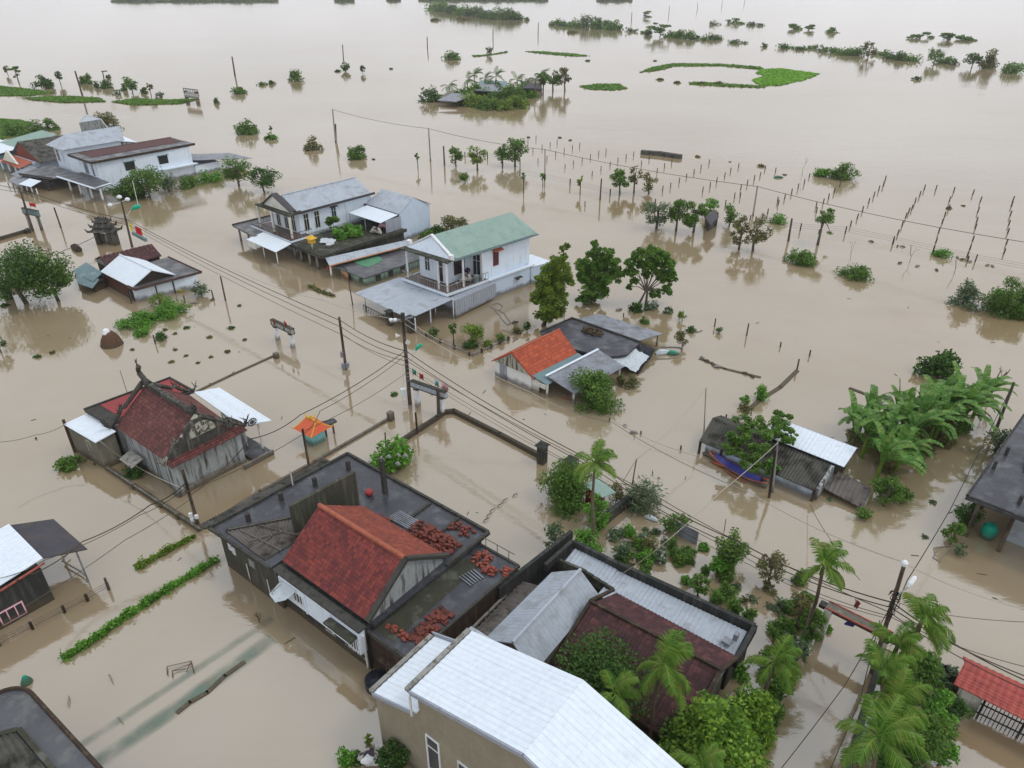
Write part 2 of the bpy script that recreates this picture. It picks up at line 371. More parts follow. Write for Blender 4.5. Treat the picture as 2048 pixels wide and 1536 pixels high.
leafmat('leaf_brown', [(.05, .055, .022), (.085, .095, .035), (.13, .13, .05), (.11, .15, .04)])
leafmat('leaf_bright', [(.03, .09, .012), (.06, .16, .02), (.10, .25, .03), (.14, .30, .05)])
leafmat('palm_leaf', [(.03, .08, .012), (.06, .145, .02), (.10, .21, .03), (.17, .25, .05), (.20, .18, .07)], .4)
leafmat('banana_leaf', [(.022, .072, .012), (.042, .12, .02), (.07, .17, .03), (.12, .23, .055), (.20, .21, .045)], .35)
leafmat('leaf_mid2', [(.032, .08, .014), (.06, .14, .022), (.10, .20, .032), (.15, .27, .05)])
leafmat('leaf_mango', [(.018, .05, .008), (.04, .10, .012), (.085, .18, .018), (.15, .26, .03), (.24, .34, .05)])
leafmat('grass', [(.045, .11, .018), (.07, .16, .022), (.10, .21, .03), (.08, .13, .04)], .8)
leafmat('grass_bright', [(.10, .24, .025), (.13, .30, .03), (.16, .34, .04)], .9)

# ------------------------------------------------------------------ flood water
def water_material():
    m, t, b = base_mat('flood_water', .03, .5)
    b.inputs['IOR'].default_value = 2.45
    f1, _ = noise_fac(t, .035, 5, lo=.35, hi=.65); f2, _ = noise_fac(t, .22, 4, lo=.35, hi=.68, seed=3)
    f0, _ = noise_fac(t, .012, 6, stretch=(1, 1.8, 1), lo=.38, hi=.62, seed=5); c = mix(t, f1, (.262, .188, .10), (.30, .222, .128)); c = mix(t, f2, c, (.252, .18, .095)); c = mix(t, f0, c, (.31, .245, .16))
    t.links.new(c, b.inputs['Base Color'])
    tc = N(t, 'ShaderNodeTexCoord')
    hs = []
    for sc, st, rot in ((1.1, (1, 2.2, 1), 20), (4.5, (1, 2.6, 1), 35), (.16, (1, 1.7, 1), 10)):
        mp = N(t, 'ShaderNodeMapping'); mp.inputs['Scale'].default_value = st; mp.inputs['Rotation'].default_value = (0, 0, R(rot))
        n = N(t, 'ShaderNodeTexNoise'); n.inputs['Scale'].default_value = sc; n.inputs['Detail'].default_value = 4
        t.links.new(tc.outputs['Object'], mp.inputs[0]); t.links.new(mp.outputs[0], n.inputs['Vector']); hs.append(n.outputs['Fac'])
    a = N(t, 'ShaderNodeMath', operation='MULTIPLY_ADD'); a.inputs[1].default_value = .22
    t.links.new(hs[1], a.inputs[0]); t.links.new(hs[0], a.inputs[2])
    a2 = N(t, 'ShaderNodeMath', operation='MULTIPLY_ADD'); a2.inputs[1].default_value = 3
    t.links.new(hs[2], a2.inputs[0]); t.links.new(a.outputs[0], a2.inputs[2])
    bm = N(t, 'ShaderNodeBump'); bm.inputs['Strength'].default_value = .5; bm.inputs['Distance'].default_value = .016
    fs_, _ = noise_fac(t, .05, 4, stretch=(1, 2.6, 1), lo=.38, hi=.62, seed=8); ms_ = N(t, 'ShaderNodeMapRange'); ms_.inputs['To Min'].default_value = .22; ms_.inputs['To Max'].default_value = .8
    t.links.new(fs_, ms_.inputs['Value']); t.links.new(ms_.outputs[0], bm.inputs['Strength'])
    t.links.new(a2.outputs[0], bm.inputs['Height']); t.links.new(bm.outputs[0], b.inputs['Normal'])
water_material()
mb = MB(); mb.add([(-9000, -200, 0), (9000, -200, 0), (9000, 16000, 0), (-9000, 16000, 0)], [(0, 1, 2, 3)])
mb.build('flood_water', 'flood_water', kind='structure', label='brown flood water covering the whole village and fields', org=(0, 0, 0))
# ------------------------------------------------------------------ building helpers
def uvq(L): return [S(*p) for p in L]
def e2(p, z): q = S(p[0], p[1]); return Vector((q[0], q[1], z))
def gable(root, c, z0, ze, zr, along='v', wall='white_wall', roof='metal_grey', over=.35, og=.25, pitch=.3, amp=.015, rows=0, step=.02, shift=.5, th=.05, ridge=None, bottom=True):
    """c = corners (u,v): front-left, front-right, back-right, back-left. along = ridge direction."""
    if along == 'v': a, b, cc, d = c                 # gables on a-b (front) and d-cc (back)
    else: a, b, cc, d = c[3], c[0], c[1], c[2]       # gables on left (d..a) and right
    A, B, C_, D = [e2(p, ze) for p in (a, b, cc, d)]
    R0 = A.lerp(B, shift); R0.z = zr; R1 = D.lerp(C_, shift); R1.z = zr
    mb = MB(); bt = [Vector((p.x, p.y, z0)) for p in (A, B, C_, D)]
    vs = bt + [A, B, C_, D, R0, R1]
    mb.add(vs, [(0, 1, 5, 8, 4), (1, 2, 6, 5), (2, 3, 7, 9, 6), (3, 0, 4, 7), (8, 5, 6, 9), (4, 8, 9, 7)])
    mb.build('wall', wall, root)
    ax = (R1 - R0).normalized()
    def slope(E0, E1):
        r0 = R0 - ax * og; r1 = R1 + ax * og
        d0 = (E0 - R0); d0n = d0 / math.hypot(d0.x, d0.y); d1 = (E1 - R1); d1n = d1 / math.hypot(d1.x, d1.y)
        e0 = E0 + d0n * over - ax * og; e1 = E1 + d1n * over + ax * og
        up = Vector((0, 0, .07))
        return r0 + up, r1 + up, e1 + up, e0 + up
    for (E0, E1) in ((B, C_), (A, D)):
        r0, r1, e1, e0 = slope(E0, E1)
        mb = MB(); mb.sheet(r0, r1, e1, e0, pitch, amp, rows, step, th); mb.build('roof', roof, root)
    rm = ridge or roof
    mb = MB(); up = Vector((0, 0, .10)); mb.path([R0 - ax * og + up, R1 + ax * og + up], .09, 6); mb.build('ridge_cap', rm, root)
    return R0, R1
def window(root, a, b, s, wd, z0, h, bars=1, frame='white_plastic', pane='window_dark', name='window', hood=None, sill=False):
    """window or door on the wall a->b (u,v points); the outside is to the right of that direction; s = metres from a to its middle"""
    P = e2(a, z0); Q = e2(b, z0); d = (Q - P).normalized(); n = Vector((d.y, -d.x, 0)); up = Vector((0, 0, 1))
    c = P + d * s
    def bx(x0, x1, y0, y1, n0, n1):
        p = [c + d * x + up * y + n * k for k in (n0, n1) for x, y in ((x0, y0), (x1, y0), (x1, y1), (x0, y1))]
        return MB().add(p, [(3, 2, 1, 0), (4, 5, 6, 7), (0, 1, 5, 4), (1, 2, 6, 5), (2, 3, 7, 6), (3, 0, 4, 7)])
    w2 = wd / 2
    fr = bx(-w2, -w2 + .07, 0, h, -.05, .05)
    for q in (bx(w2 - .07, w2, 0, h, -.05, .05), bx(-w2 + .07, w2 - .07, h - .07, h, -.05, .048), bx(-w2 + .07, w2 - .07, 0, .07, -.05, .048)): fr.add(q.v, q.f)
    for i in range(bars):
        x = -w2 + wd * (i + 1) / (bars + 1); q = bx(x - .025, x + .025, .07, h - .07, -.03, .04); fr.add(q.v, q.f)
    if h > 1.3: q = bx(-w2 + .07, w2 - .07, h * .7 - .025, h * .7 + .025, -.03, .035); fr.add(q.v, q.f)
    o = fr.build(name, frame, root)
    g = bx(-w2 + .06, w2 - .06, .06, h - .06, -.05, .015).build('pane', pane, o)
    if hood: bx(-w2 - .12, w2 + .12, h + .04, h + .12, -.03, .4).build('hood', hood, o)
    return o
def flat(root, pts, z, th, mat='wet_roof', name='roof_slab', para=None, pmat='dark_concrete', pw=.12, ph=.14):
    q = [e2(p, z) for p in pts]; MB().slab(q, th).build(name, mat, root)
    if para is not None:
        n = len(q); cx = sum((p for p in q), Vector()) / n
        mb = MB()
        for i in range(n):
            if i in para:
                a, b = q[i], q[(i + 1) % n]; d = (b - a).normalized(); nn = Vector((-d.y, d.x, 0)) * pw
                sh = d * .0
                mb.prism([a - nn * .1 - d * .02 - Vector((0, 0, .02)), b - nn * .1 + d * .02 - Vector((0, 0, .02)), b + nn + d * .02 - Vector((0, 0, .02)), a + nn - d * .02 - Vector((0, 0, .02))],
                         [a - nn * .1 - d * .02 + Vector((0, 0, ph)), b - nn * .1 + d * .02 + Vector((0, 0, ph)), b + nn + d * .02 + Vector((0, 0, ph)), a + nn - d * .02 + Vector((0, 0, ph))])
        if mb.v: mb.build('parapet', pmat, root)
def wallq(root, a, b, z0, z1, th, mat, name='wall'):
    A, B = e2(a, 0), e2(b, 0); d = (B - A).normalized(); n = Vector((-d.y, d.x, 0)) * th
    return MB().ext([A, B, B + n, A + n], z0, z1).build(name, mat, root)
def sheet_part(root, pts, mat, name='roof', pitch=.3, amp=.015, rows=0, step=.02, th=.03):
    """pts = (u,v,z) upper-left, upper-right, lower-right, lower-left"""
    q = [S(*p) for p in pts]; return MB().sheet(*q, pitch, amp, rows, step, th).build(name, mat, root)
def post(root, u, v, z1, r=.07, mat='pole_pale', z0=-.6, name='post', n=6):
    a = S(u, v); return MB().tube((a[0], a[1], z0), (a[0], a[1], z1), r, r, n).build(name, mat, root)
def rail(root, pts, z0, h, mat='concrete', name='railing', gap=.18, r=.02):
    mb = MB(); q = [e2(p, z0) for p in pts]
    for a, b in zip(q, q[1:]):
        L = (b - a).length; n = max(1, int(L / gap)); H = Vector((0, 0, h))
        mb.bar(a + H, b + H, .06, .05); mb.bar(a + H * .08, b + H * .08, .04, .04)
        for i in range(n + 1): p = a.lerp(b, i / n); mb.tube(p, p + H, r, r, 4)
    return mb.build(name, mat, root)
RNG = random.Random(5)

# ================================================================== 1. dark house with the red gable in the middle foreground
h = thing('brick_house', 'large dark mossy house with wet flat roof around a red tiled gable', 'house', S(-26, 18))
MB().ext(uvq([(-32.0, 13.95), (-26.7, 13.95), (-26.7, 22.9), (-32.0, 22.9)]), -.8, 2.86).build('wall', 'mossy_wall', h)
MB().ext(uvq([(-26.7, 14.2), (-20.0, 14.2), (-20.0, 22.8), (-26.7, 22.8)]), -.8, 2.86).build('wall', 'black_wall', h)
MB().ext(uvq([(-20.0, 14.35), (-17.35, 14.35), (-17.0, 22.3), (-20.0, 22.3)]), -.8, 2.48).build('wall', 'brown_wall', h, label='brown stained side wing wall')
flat(h, [(-32.2, 13.55), (-26.9, 13.75), (-26.9, 14.6), (-19.75, 14.6), (-19.55, 23.05), (-31.6, 23.2), (-32.2, 13.56)], 3.0, .16, 'wet_roof', para=None)
mb = MB()
for a, b in (((-32.2, 13.5), (-31.6, 23.1)), ((-31.6, 23.1), (-19.6, 22.95)), ((-19.7, 19.6), (-19.58, 22.9)), ((-32.2, 13.55), (-26.9, 13.75))):
    A, B = e2(a, 3.0), e2(b, 3.0); mb.bar(A + Vector((0, 0, .06)), B + Vector((0, 0, .06)), .16, .16)
mb.build('parapet', 'dark_concrete', h)
flat(h, [(-20.0, 14.3), (-17.3, 14.3), (-16.9, 22.35), (-20.0, 22.35)], 2.62, .16, 'wet_roof', name='terrace_slab', para=None)
MB().sbox(-19.9, -18.6, 14.6, 21.0, 2.6, 2.632).build('moss_patch', 'moss_roof', h)
mb = MB()
for a, b in (((-19.55, 22.25), (-16.95, 22.25)), ((-17.25, 14.4), (-16.95, 22.2)), ((-20.0, 14.35), (-17.3, 14.35))):
    A, B = e2(a, 2.64), e2(b, 2.64); mb.bar(A, B, .14, .12)
mb.build('terrace_kerb', 'dark_concrete', h)
# red gable (ridge runs along u)
RD = S(-26.6, 17.15, 5.2); RE = S(-20.0, 17.15, 5.2)
mb = MB()
f0, f1, b0, b1 = S(-26.55, 14.55, 2.95), S(-20.05, 14.55, 2.95), S(-26.55, 19.75, 2.95), S(-20.05, 19.75, 2.95)
mb.add([f0, f1, b1, b0, S(-26.55, 14.55, 3.2), S(-20.05, 14.55, 3.2), S(-20.05, 19.75, 3.2), S(-26.55, 19.75, 3.2), S(-26.55, 17.15, 5.05), S(-20.05, 17.15, 5.05)],
       [(0, 1, 5, 4), (1, 2, 6, 9, 5), (2, 3, 7, 6), (3, 0, 4, 8, 7), (4, 5, 9, 8), (8, 9, 6, 7)])
mb.build('gable_wall', 'grey_plaster', h, label='pale stained gable end')
sheet_part(h, [(-26.6, 17.15, 5.2), (-20.15, 17.15, 5.2), (-20.15, 14.4, 3.25), (-26.6, 14.4, 3.25)], 'tile_red', 'tile_roof', .2, .022, 15, .03, .05)
sheet_part(h, [(-26.6, 17.15, 5.2), (-20.15, 17.15, 5.2), (-20.15, 20.0, 3.25), (-26.6, 20.0, 3.25)], 'tile_mix', 'tile_roof', .2, .03, 9, .02, .05)
MB().path([S(-26.6, 17.15, 5.22), S(-20.1, 17.15, 5.22)], .13, 8).build('ridge_cap', 'clay_ridge', h)
mb = MB()
for vv in (14.4, 20.1): mb.bar(S(-20.0, 17.15, 5.22), S(-20.0, vv, 3.27), .30, .16)
mb.build('gable_coping', 'dark_concrete', h)
MB().bar(S(-26.7, 14.05, 2.98), S(-20.0, 14.05, 2.98), .5, .1).build('eaves_gutter', 'dark_concrete', h)
# free standing parapet wall behind the gable
mb = MB(); mb.prism([S(-28.2, 16.3, 3.02), S(-28.0, 16.25, 3.02), S(-27.15, 20.2, 3.02), S(-27.35, 20.25, 3.02)], [S(-28.2, 16.3, 4.95), S(-28.0, 16.25, 4.95), S(-27.15, 20.2, 5.35), S(-27.35, 20.25, 5.35)])
mb.build('firewall', 'mossy_wall', h)
# white upper facade over dark water-stained ground floor
MB().sbox(-26.3, -20.05, 13.86, 14.2, 1.4, 2.85).build('facade', 'white_wall', h)
for k in range(4): MB().sbox(-26.3 + k * 2.05, -26.22 + k * 2.05, 13.81, 13.86, 1.4, 2.8).build('pilaster', 'white_wall', h)
MB().sbox(-22.2, -20.2, 13.4, 13.86, 2.45, 2.57).build('canopy_slab', 'moss_roof', h)
window(h, (-26.7, 13.86), (-20, 13.86), 1.9, .8, 1.75, .8, 2)
window(h, (-26.7, 13.86), (-20, 13.86), 6.1, .8, 1.4, .9, 3)
for s, z in ((.9, 1.75), (1.25, 1.62)): window(h, (-32.0, 13.95), (-26.7, 13.95), s, .28, z, .5, 0, pane='white_plastic')
window(h, (-32.0, 13.95), (-26.7, 13.95), 3.0, .55, 1.7, .5, 1, frame='concrete', pane='grey_plaster')
for x in (-29.6, -27.7): MB().tube(S(x, 13.9, .1), S(x, 13.9, 1.6), .035, .035, 5).build('drain_pipe', 'white_pipe', h)
mb = MB(); mb.tube(S(-20.0, 14.05, .3), S(-20.0, 14.05, 2.6), .06, .06, 6); mb.build('drain_pipe', 'white_pipe', h)
window(h, (-20.0, 14.35), (-17.35, 14.35), 1.55, 1.0, .5, 1.1, 3, frame='wood', hood='brown_wall')
for s in (2.6, 3.2): window(h, (-20.0, 14.2), (-20.0, 14.3), s - 2.6, .01, 0, .01, 0) if False else None
mb = MB(); [mb.tube(S(-26.1, 13.85 - k * .13, 1.4), S(-26.1, 13.85 - k * .13, 2.4), .02, .02, 4) for k in range(6)]
mb.bar(S(-26.0, 14.1, 2.5), S(-26.0, 13.2, 2.4), .03, .03); mb.build('balcony_grille', 'pole_pale', h)
mb = MB(); mb.add([S(-26.1, 13.85, 2.6), S(-26.25, 13.1, 2.1), S(-25.7, 13.05, 1.9), S(-25.2, 13.35, 2.15), S(-24.8, 13.83, 2.65), S(-25.6, 13.5, 2.1)], [(0, 1, 5), (1, 2, 5), (2, 3, 5), (3, 4, 5), (4, 0, 5)])
mb.build('awning_cloth', 'white_tarp', h, label='torn pale blue awning over the corner balcony')
# ground floor arches and openings: round grilles on the dark wall
for s in (3.9, 5.4, 6.3):
    a = S(-26.7 + s - .0, 14.12); mb = MB(); c = V3(S(-26.7 + s, 14.1, .75)); d = V3(S(1, 0)) ; pts = []
    for k in range(9): an = math.pi * k / 8; pts.append(c + d * (.38 * math.cos(an)) + Vector((0, 0, .38 * math.sin(an))))
    mb.path(pts, .03, 4); mb.bar(c - d * .38, c + d * .38, .05, .05); mb.build('arched_vent', 'relief', h)
# corrugated gutter strip on the street side and stub columns
sheet_part(h, [(-32.4, 13.4, 2.98), (-31.8, 21.9, 2.98), (-32.5, 22.0, 2.9), (-33.05, 13.5, 2.9)], 'fibro', 'gutter_sheet', .18, .03, th=.03)
for (u, v, hh) in ((-31.0, 15.3, .55), (-31.1, 17.6, .55), (-30.6, 19.7, .6), (-30.2, 22.0, .7)): MB().sbox(u - .11, u + .11, v - .11, v + .11, 3.0, 3.0 + hh).build('stub_column', 'dark_concrete', h)
mb = MB(); c = S(-26.8, 21.9); mb.box((c[0], c[1], 3.0), .26, .26, 2.35, CA)
for dx, dy in ((-.08, -.08), (.08, -.08), (.08, .08), (-.08, .08)): mb.tube((c[0] + dx, c[1] + dy, 5.3), (c[0] + dx * 1.2, c[1] + dy * 1.1, 5.75), .012, .012, 4)
mb.build('tall_column', 'dark_concrete', h, label='tall bare column with rusty rods on top')
# corrugated sunken bay with laths
sheet_part(h, [(-31.2, 14.0, 3.06), (-28.2, 19.0, 3.06), (-27.4, 16.2, 3.06), (-27.6, 13.95, 3.06)], 'old_planks', 'corrugated_bay', .16, .03)
mb = MB()
for a, b in (((-30.6, 14.5), (-27.4, 14.9)), ((-30.0, 15.4), (-27.3, 16.3)), ((-29.4, 14.2), (-28.4, 16.2)), ((-28.6, 14.2), (-28.9, 16.0)), ((-31.1, 14.1), (-28.9, 17.3))): mb.bar(S(*a, 3.16), S(*b, 3.16), .06, .05)
mb.build('lath', 'old_planks', h)
MB().bar(S(-31.25, 14.0, 3.1), S(-27.9, 18.8, 3.1), .16, .14).build('bay_kerb', 'dark_concrete', h)
mb = MB(); [mb.bar(S(u, 20.6, 3.05), S(u, 22.8, 3.05), .16, .14) for u in (-23.9, -21.7)]; mb.build('roof_rib', 'dark_concrete', h)
mb = MB()
for k, a in enumerate((-19.2, -18.4, -17.6)): mb.tube(S(a, 22.25, 2.6), S(a, 22.25, 3.3), .02, .02, 4)
mb.bar(S(-19.4, 22.25, 3.3), S(-17.2, 22.25, 3.3), .03, .03); mb.build('railing', 'stake', h)

# loose bricks and pipes lying on those roofs
def bricks(name, label, u0, u1, v0, v1, z, n, layers, mat, group=None, tilt=.5, size=(.22, .14, .10)):
    mb = MB(); rg = random.Random(n * 7 + layers)
    for k in range(n):
        u, v = rg.uniform(u0, u1), rg.uniform(v0, v1)
        fu = 1 - abs((u - (u0+u1)/2) / ((u1-u0)/2 + 1e-6)); fv = 1 - abs((v - (v0+v1)/2) / ((v1-v0)/2 + 1e-6))
        lz = int(rg.random() * layers * min(1, 1.4 * min(fu, fv) + .25)); p = S(u, v); an = rg.uniform(-tilt, tilt) + R(-38)
        for q in range(lz + 1): mb.box((p[0] + rg.uniform(-.03, .03), p[1] + rg.uniform(-.03, .03), z + q * size[2] + rg.uniform(.003, .05)), size[0] * rg.uniform(.8, 1.15), size[1], size[2], an + rg.uniform(-.3, .3) * min(1, tilt))
    return mb.build(name, mat, label=label, cat='bricks', group=group)
bricks('brick_heap', 'big heap of red bricks beside the gable on the flat roof', -23.3, -20.1, 20.1, 21.3, 3.0, 150, 3, 'brick_pile', tilt=.5, size=(.22, .16, .13))
bricks('brick_heap', 'loose red bricks near the far right corner of the flat roof', -21.6, -20.2, 21.8, 22.6, 3.0, 26, 2, 'brick_pile', tilt=1.2)
bricks('brick_heap', 'small heap of bricks at the end of the grey pipes', -25.4, -24.6, 19.9, 20.3, 3.0, 16, 2, 'brick_pile', tilt=1)
bricks('brick_heap', 'orange broken bricks below the step on the lower terrace', -19.3, -18.4, 20.9, 22.0, 2.62, 36, 3, 'brick', tilt=1.2, size=(.2, .12, .08))
bricks('brick_heap', 'orange bricks in the middle of the lower terrace edge', -18.3, -17.6, 20.7, 21.3, 2.62, 26, 3, 'brick', tilt=1.2, size=(.2, .12, .08))
bricks('brick_heap', 'few orange bricks in the outer corner of the lower terrace', -17.4, -16.95, 21.2, 21.8, 2.62, 12, 2, 'brick', tilt=.3)
bricks('brick_heap', 'neat rows of stacked red tiles by the terrace edge', -18.3, -17.4, 15.3, 17.6, 2.62, 120, 2, 'brick_pile', tilt=.08, size=(.26, .16, .09))
bricks('brick_heap', 'line of orange bricks across the lower terrace', -19.5, -18.0, 15.0, 15.35, 2.62, 34, 2, 'brick', tilt=.5, size=(.18, .12, .08))
mb = MB()
for k in range(7): mb.tube(S(-24.9 + .02 * k, 20.35 + k * .13, 3.1), S(-22.7 + .1 * k, 20.4 + k * .13, 3.1), .045, .045, 6)
mb.build('pipe_bundle', 'metal_grey', label='grey pipes lying side by side on the dark flat roof', cat='pipes')
mb = MB()
for k in range(6): mb.tube(S(-18.9 + .05 * k, 19.7 + k * .17, 2.68), S(-18.0 + .03 * k, 19.6 + k * .16, 2.68), .035, .035, 6)
mb.build('pipe_bundle', 'metal_grey', label='short grey pipes on the lower terrace near the orange bricks', cat='pipes')
c = S(-27.3, 21.1); MB().lathe((c[0], c[1], 3.0), [(.1, 0), (.22, .1), (.26, .3), (.2, .38), (.12, .4)], 12).build('clay_pot', 'red_metal', label='dark red round pot beside the tall column on the flat roof', cat='pot')
MB().slab([S(-28.75, 18.3, 3.2), S(-28.15, 18.0, 3.5), S(-28.0, 18.7, 3.5), S(-28.6, 19.0, 3.2)], .03).build('plastic_sheet', 'sky_cloth', label='small turquoise sheet lying at the bare parapet wall', cat='sheet')
MB().tube(S(-32.9, 19.6, 3.1), S(-31.4, 18.7, 3.25), .05, .05, 6).build('pipe', 'white_plastic', label='short white pipe lying across the ribbed roof edge', cat='pipe')
c = S(-19.1, 13.75); MB().lathe((c[0], c[1], -.3), [(.5, 0), (.55, .3), (.55, .8), (.48, .9), (.2, .95)], 16).build('water_drum', 'black_tarp', label='dark blue plastic drum floating at the house corner', cat='drum')

# ================================================================== 2. temple with ornamented tile roof
t_ = thing('temple', 'old temple with rust tiled roof, dragon ridge ornaments and stained grey walls', 'temple', S(-45, 18))
gable(t_, [(-47.3, 15.75), (-40.4, 15.75), (-40.15, 20.5), (-47.0, 21.0)], -.8, 2.62, 4.75, 'u', 'grey_plaster', 'tile_rust', .12, .1, .2, .022, 13, .03, ridge='ornament')
RO = 'ornament'
def orn(pts, rs): return MB().path([S(*p) for p in pts], rs, 6)
mb = MB(); mb.bar(S(-47.4, 18.3, 5.05), S(-40.5, 18.15, 5.05), .3, .34); mb.build('ridge_beam', RO, t_)
for k, (a, sgn) in enumerate((((-47.4, 18.3), -1), ((-40.6, 18.15), 1))):
    pts = [(a[0] - sgn * .9, a[1], 5.2), (a[0] - sgn * .3, a[1], 5.3), (a[0] + sgn * .25, a[1], 5.6), (a[0] + sgn * .3, a[1], 5.9), (a[0] + sgn * .1, a[1], 6.15), (a[0] + sgn * .3, a[1], 6.45)]
    sc = 1 if k == 0 else .55
    pts = [(p[0], p[1], 5.1 + (p[2] - 5.1) * sc) for p in pts]
    mb = orn(pts, [.22, .2, .2, .17, .2, .03]); rg = random.Random(k)
    for q in range(14): p = pts[1 + q % 5]; mb.tube(S(*p), S(p[0] + rg.uniform(-.4, .4), p[1] + rg.uniform(-.1, .1), p[2] + rg.uniform(-.05, .35)), .07, .01, 4)
    mb.build('dragon_ornament', RO, t_)
# verge ridges down both slopes at both gables
def verge(u, vend, zend, mat=RO):
    pts = [(u, 18.2, 5.05), (u, 18.2 + (vend - 18.2) * .3, 4.35), (u, 18.2 + (vend - 18.2) * .55, 3.75), (u, 18.2 + (vend - 18.2) * .62, 3.85), (u, 18.2 + (vend - 18.2) * .7, 3.45), (u, vend, zend), (u + .05, vend + (vend - 18.2) * .06, zend + .35)]
    mb = orn(pts, [.18, .16, .14, .16, .13, .15, .05]); rg = random.Random(int(abs(u * 3 + vend)))
    for q in range(16): p = pts[3 + q % 4]; mb.tube(S(*p), S(p[0] + rg.uniform(-.3, .3), p[1] + rg.uniform(-.4, .4), p[2] + rg.uniform(.05, .6)), .06, .01, 4)
    mb.build('verge_ornament', mat, t_)
verge(-47.35, 15.2, 2.75); verge(-47.25, 21.5, 2.75)
verge(-40.35, 15.3, 2.6, 'relief'); verge(-40.2, 21.2, 2.75)
# arched pediment on the near gable, with relief
c0 = V3(S(-40.28, 18.15, 0)); dv = V3(S(0, 1)); du = V3(S(1, 0))
def arch_prof(scale, n=14):
    P_ = [(-2.75, 2.7), (-2.45, 3.2), (-2.05, 3.75), (-1.6, 3.95), (-1.5, 4.15)]
    P_ += [(-1.25 * math.cos(math.pi * k / n), 3.95 + 1.0 * math.sin(math.pi * k / n)) for k in range(n + 1)]
    P_ += [(1.5, 4.15), (1.6, 3.95), (2.2, 3.8), (2.9, 3.1)]
    return P_
pf = arch_prof(1); f_ = [c0 + dv * x + Vector((0, 0, z)) + du * .16 for x, z in pf]; k_ = [c0 + dv * x + Vector((0, 0, z)) - du * .1 for x, z in pf]
MB().prism(k_, f_).build('pediment', RO, t_)
pa = [(-.95 * math.cos(math.pi * k / 12), 3.72 + .95 * math.sin(math.pi * k / 12)) for k in range(13)]
MB().prism([c0 + dv * x + Vector((0, 0, z)) + du * .12 for x, z in pa], [c0 + dv * x + Vector((0, 0, z)) + du * .185 for x, z in pa]).build('relief_panel', 'relief', t_)
rg = random.Random(3)
mb = MB()
for q in range(22):
    x, z = rg.uniform(-.75, .75), rg.uniform(3.76, 4.4); p = c0 + dv * x + Vector((0, 0, z)) + du * .2
    mb.bar(p, p + dv * rg.uniform(-.25, .25) + Vector((0, 0, rg.uniform(.03, .2))), .05, .06)
mb.build('relief_carving', RO, t_)
sheet_part(t_, [(-40.2, 15.5, 2.98), (-40.2, 20.9, 2.98), (-39.65, 21.0, 2.66), (-39.65, 15.4, 2.66)], 'tile_rust', 'skirt_roof', .24, .03, 3, .04)
c = S(-39.7, 21.5, 3.05); mb = MB()
for k in range(12): a = 2*math.pi*k/12; mb.tube(c, (c[0] + .35*math.cos(a)*CA, c[1] + .3*math.cos(a), c[2] + .35*math.sin(a)), .04, .02, 4)
mb.path([(c[0] + .26*math.cos(2*math.pi*k/12)*CA, c[1] + .24*math.cos(2*math.pi*k/12), c[2] + .26*math.sin(2*math.pi*k/12)) for k in range(13)], .04, 5); mb.build('wheel_ornament', RO, t_)
# flat rear part with red patch, platform, annex, canopy
MB().ext(uvq([(-50.3, 15.4), (-47.3, 15.7), (-47.0, 21.1), (-49.9, 21.2)]), -.8, 2.75).build('rear_wall', 'grey_plaster', t_)
flat(t_, [(-50.7, 15.1), (-47.35, 15.3), (-47.0, 21.4), (-50.2, 21.35)], 3.0, .22, 'dark_concrete', para=(2, 3), ph=.1)
MB().ext(uvq([(-50.35, 16.1), (-47.6, 16.2), (-47.3, 21.2), (-50.0, 21.2)]), 3.0, 3.035).build('red_roof_patch', 'red_metal', t_)
MB().ext(uvq([(-50.85, 13.75), (-47.0, 14.05), (-47.0, 15.3), (-50.7, 15.2)]), -.8, 2.35).build('annex_wall', 'brick_grey', t_)
sheet_part(t_, [(-50.7, 15.25, 2.62), (-46.75, 15.35, 2.62), (-46.75, 13.9, 2.46), (-50.85, 13.6, 2.46)], 'metal_white', 'annex_roof', .3, .012)
window(t_, (-50.85, 13.75), (-47.0, 14.05), 2.6, .5, 1.1, .9, 1, frame='relief', pane='brick_grey')
MB().tube(S(-50.9, 13.7, -.4), S(-50.9, 13.7, 2.75), .12, .1, 8).build('corner_post', 'rust_wood', t_)
sheet_part(t_, [(-47.0, 21.4, 2.85), (-46.4, 23.1, 2.7), (-39.5, 22.85, 2.6), (-40.2, 21.0, 2.75)], 'metal_white', 'canopy_roof', .9, .02)
for u, v in ((-41.3, 21.6), (-40.1, 22.1), (-45.9, 22.6)): post(t_, u, v, 2.6, .09, 'cream_wall', name='canopy_post')
MB().sbox(-46.8, -39.4, 20.9, 22.35, -.5, .28).build('platform', 'wet_roof', t_)
mb = MB(); mb.sbox(-39.4, -39.25, 20.0, 22.4, -.4, .4); mb.sbox(-40.6, -40.05, 15.5, 20.5, -.5, .35); mb.build('plinth', 'concrete', t_)
mb = MB(); mb.sbox(-40.38, -40.02, 20.2, 20.6, -.3, 2.5); mb.sbox(-40.35, -40.0, 15.6, 15.95, -.3, 2.4); mb.build('corner_pilaster', 'grey_plaster', t_)
mb = MB(); mb.tube(S(-52.5, 18.9, -.5), S(-52.6, 18.9, 3.9), .03, .02, 5); mb.build('mast', 'stake', label='thin bare mast behind the temple roof', cat='mast')
sheet_part(t_, [(-45.6, 15.5, 1.5), (-43.9, 15.5, 1.5), (-43.9, 14.6, 1.2), (-45.6, 14.6, 1.2)], 'concrete', 'door_canopy', .4, .004)

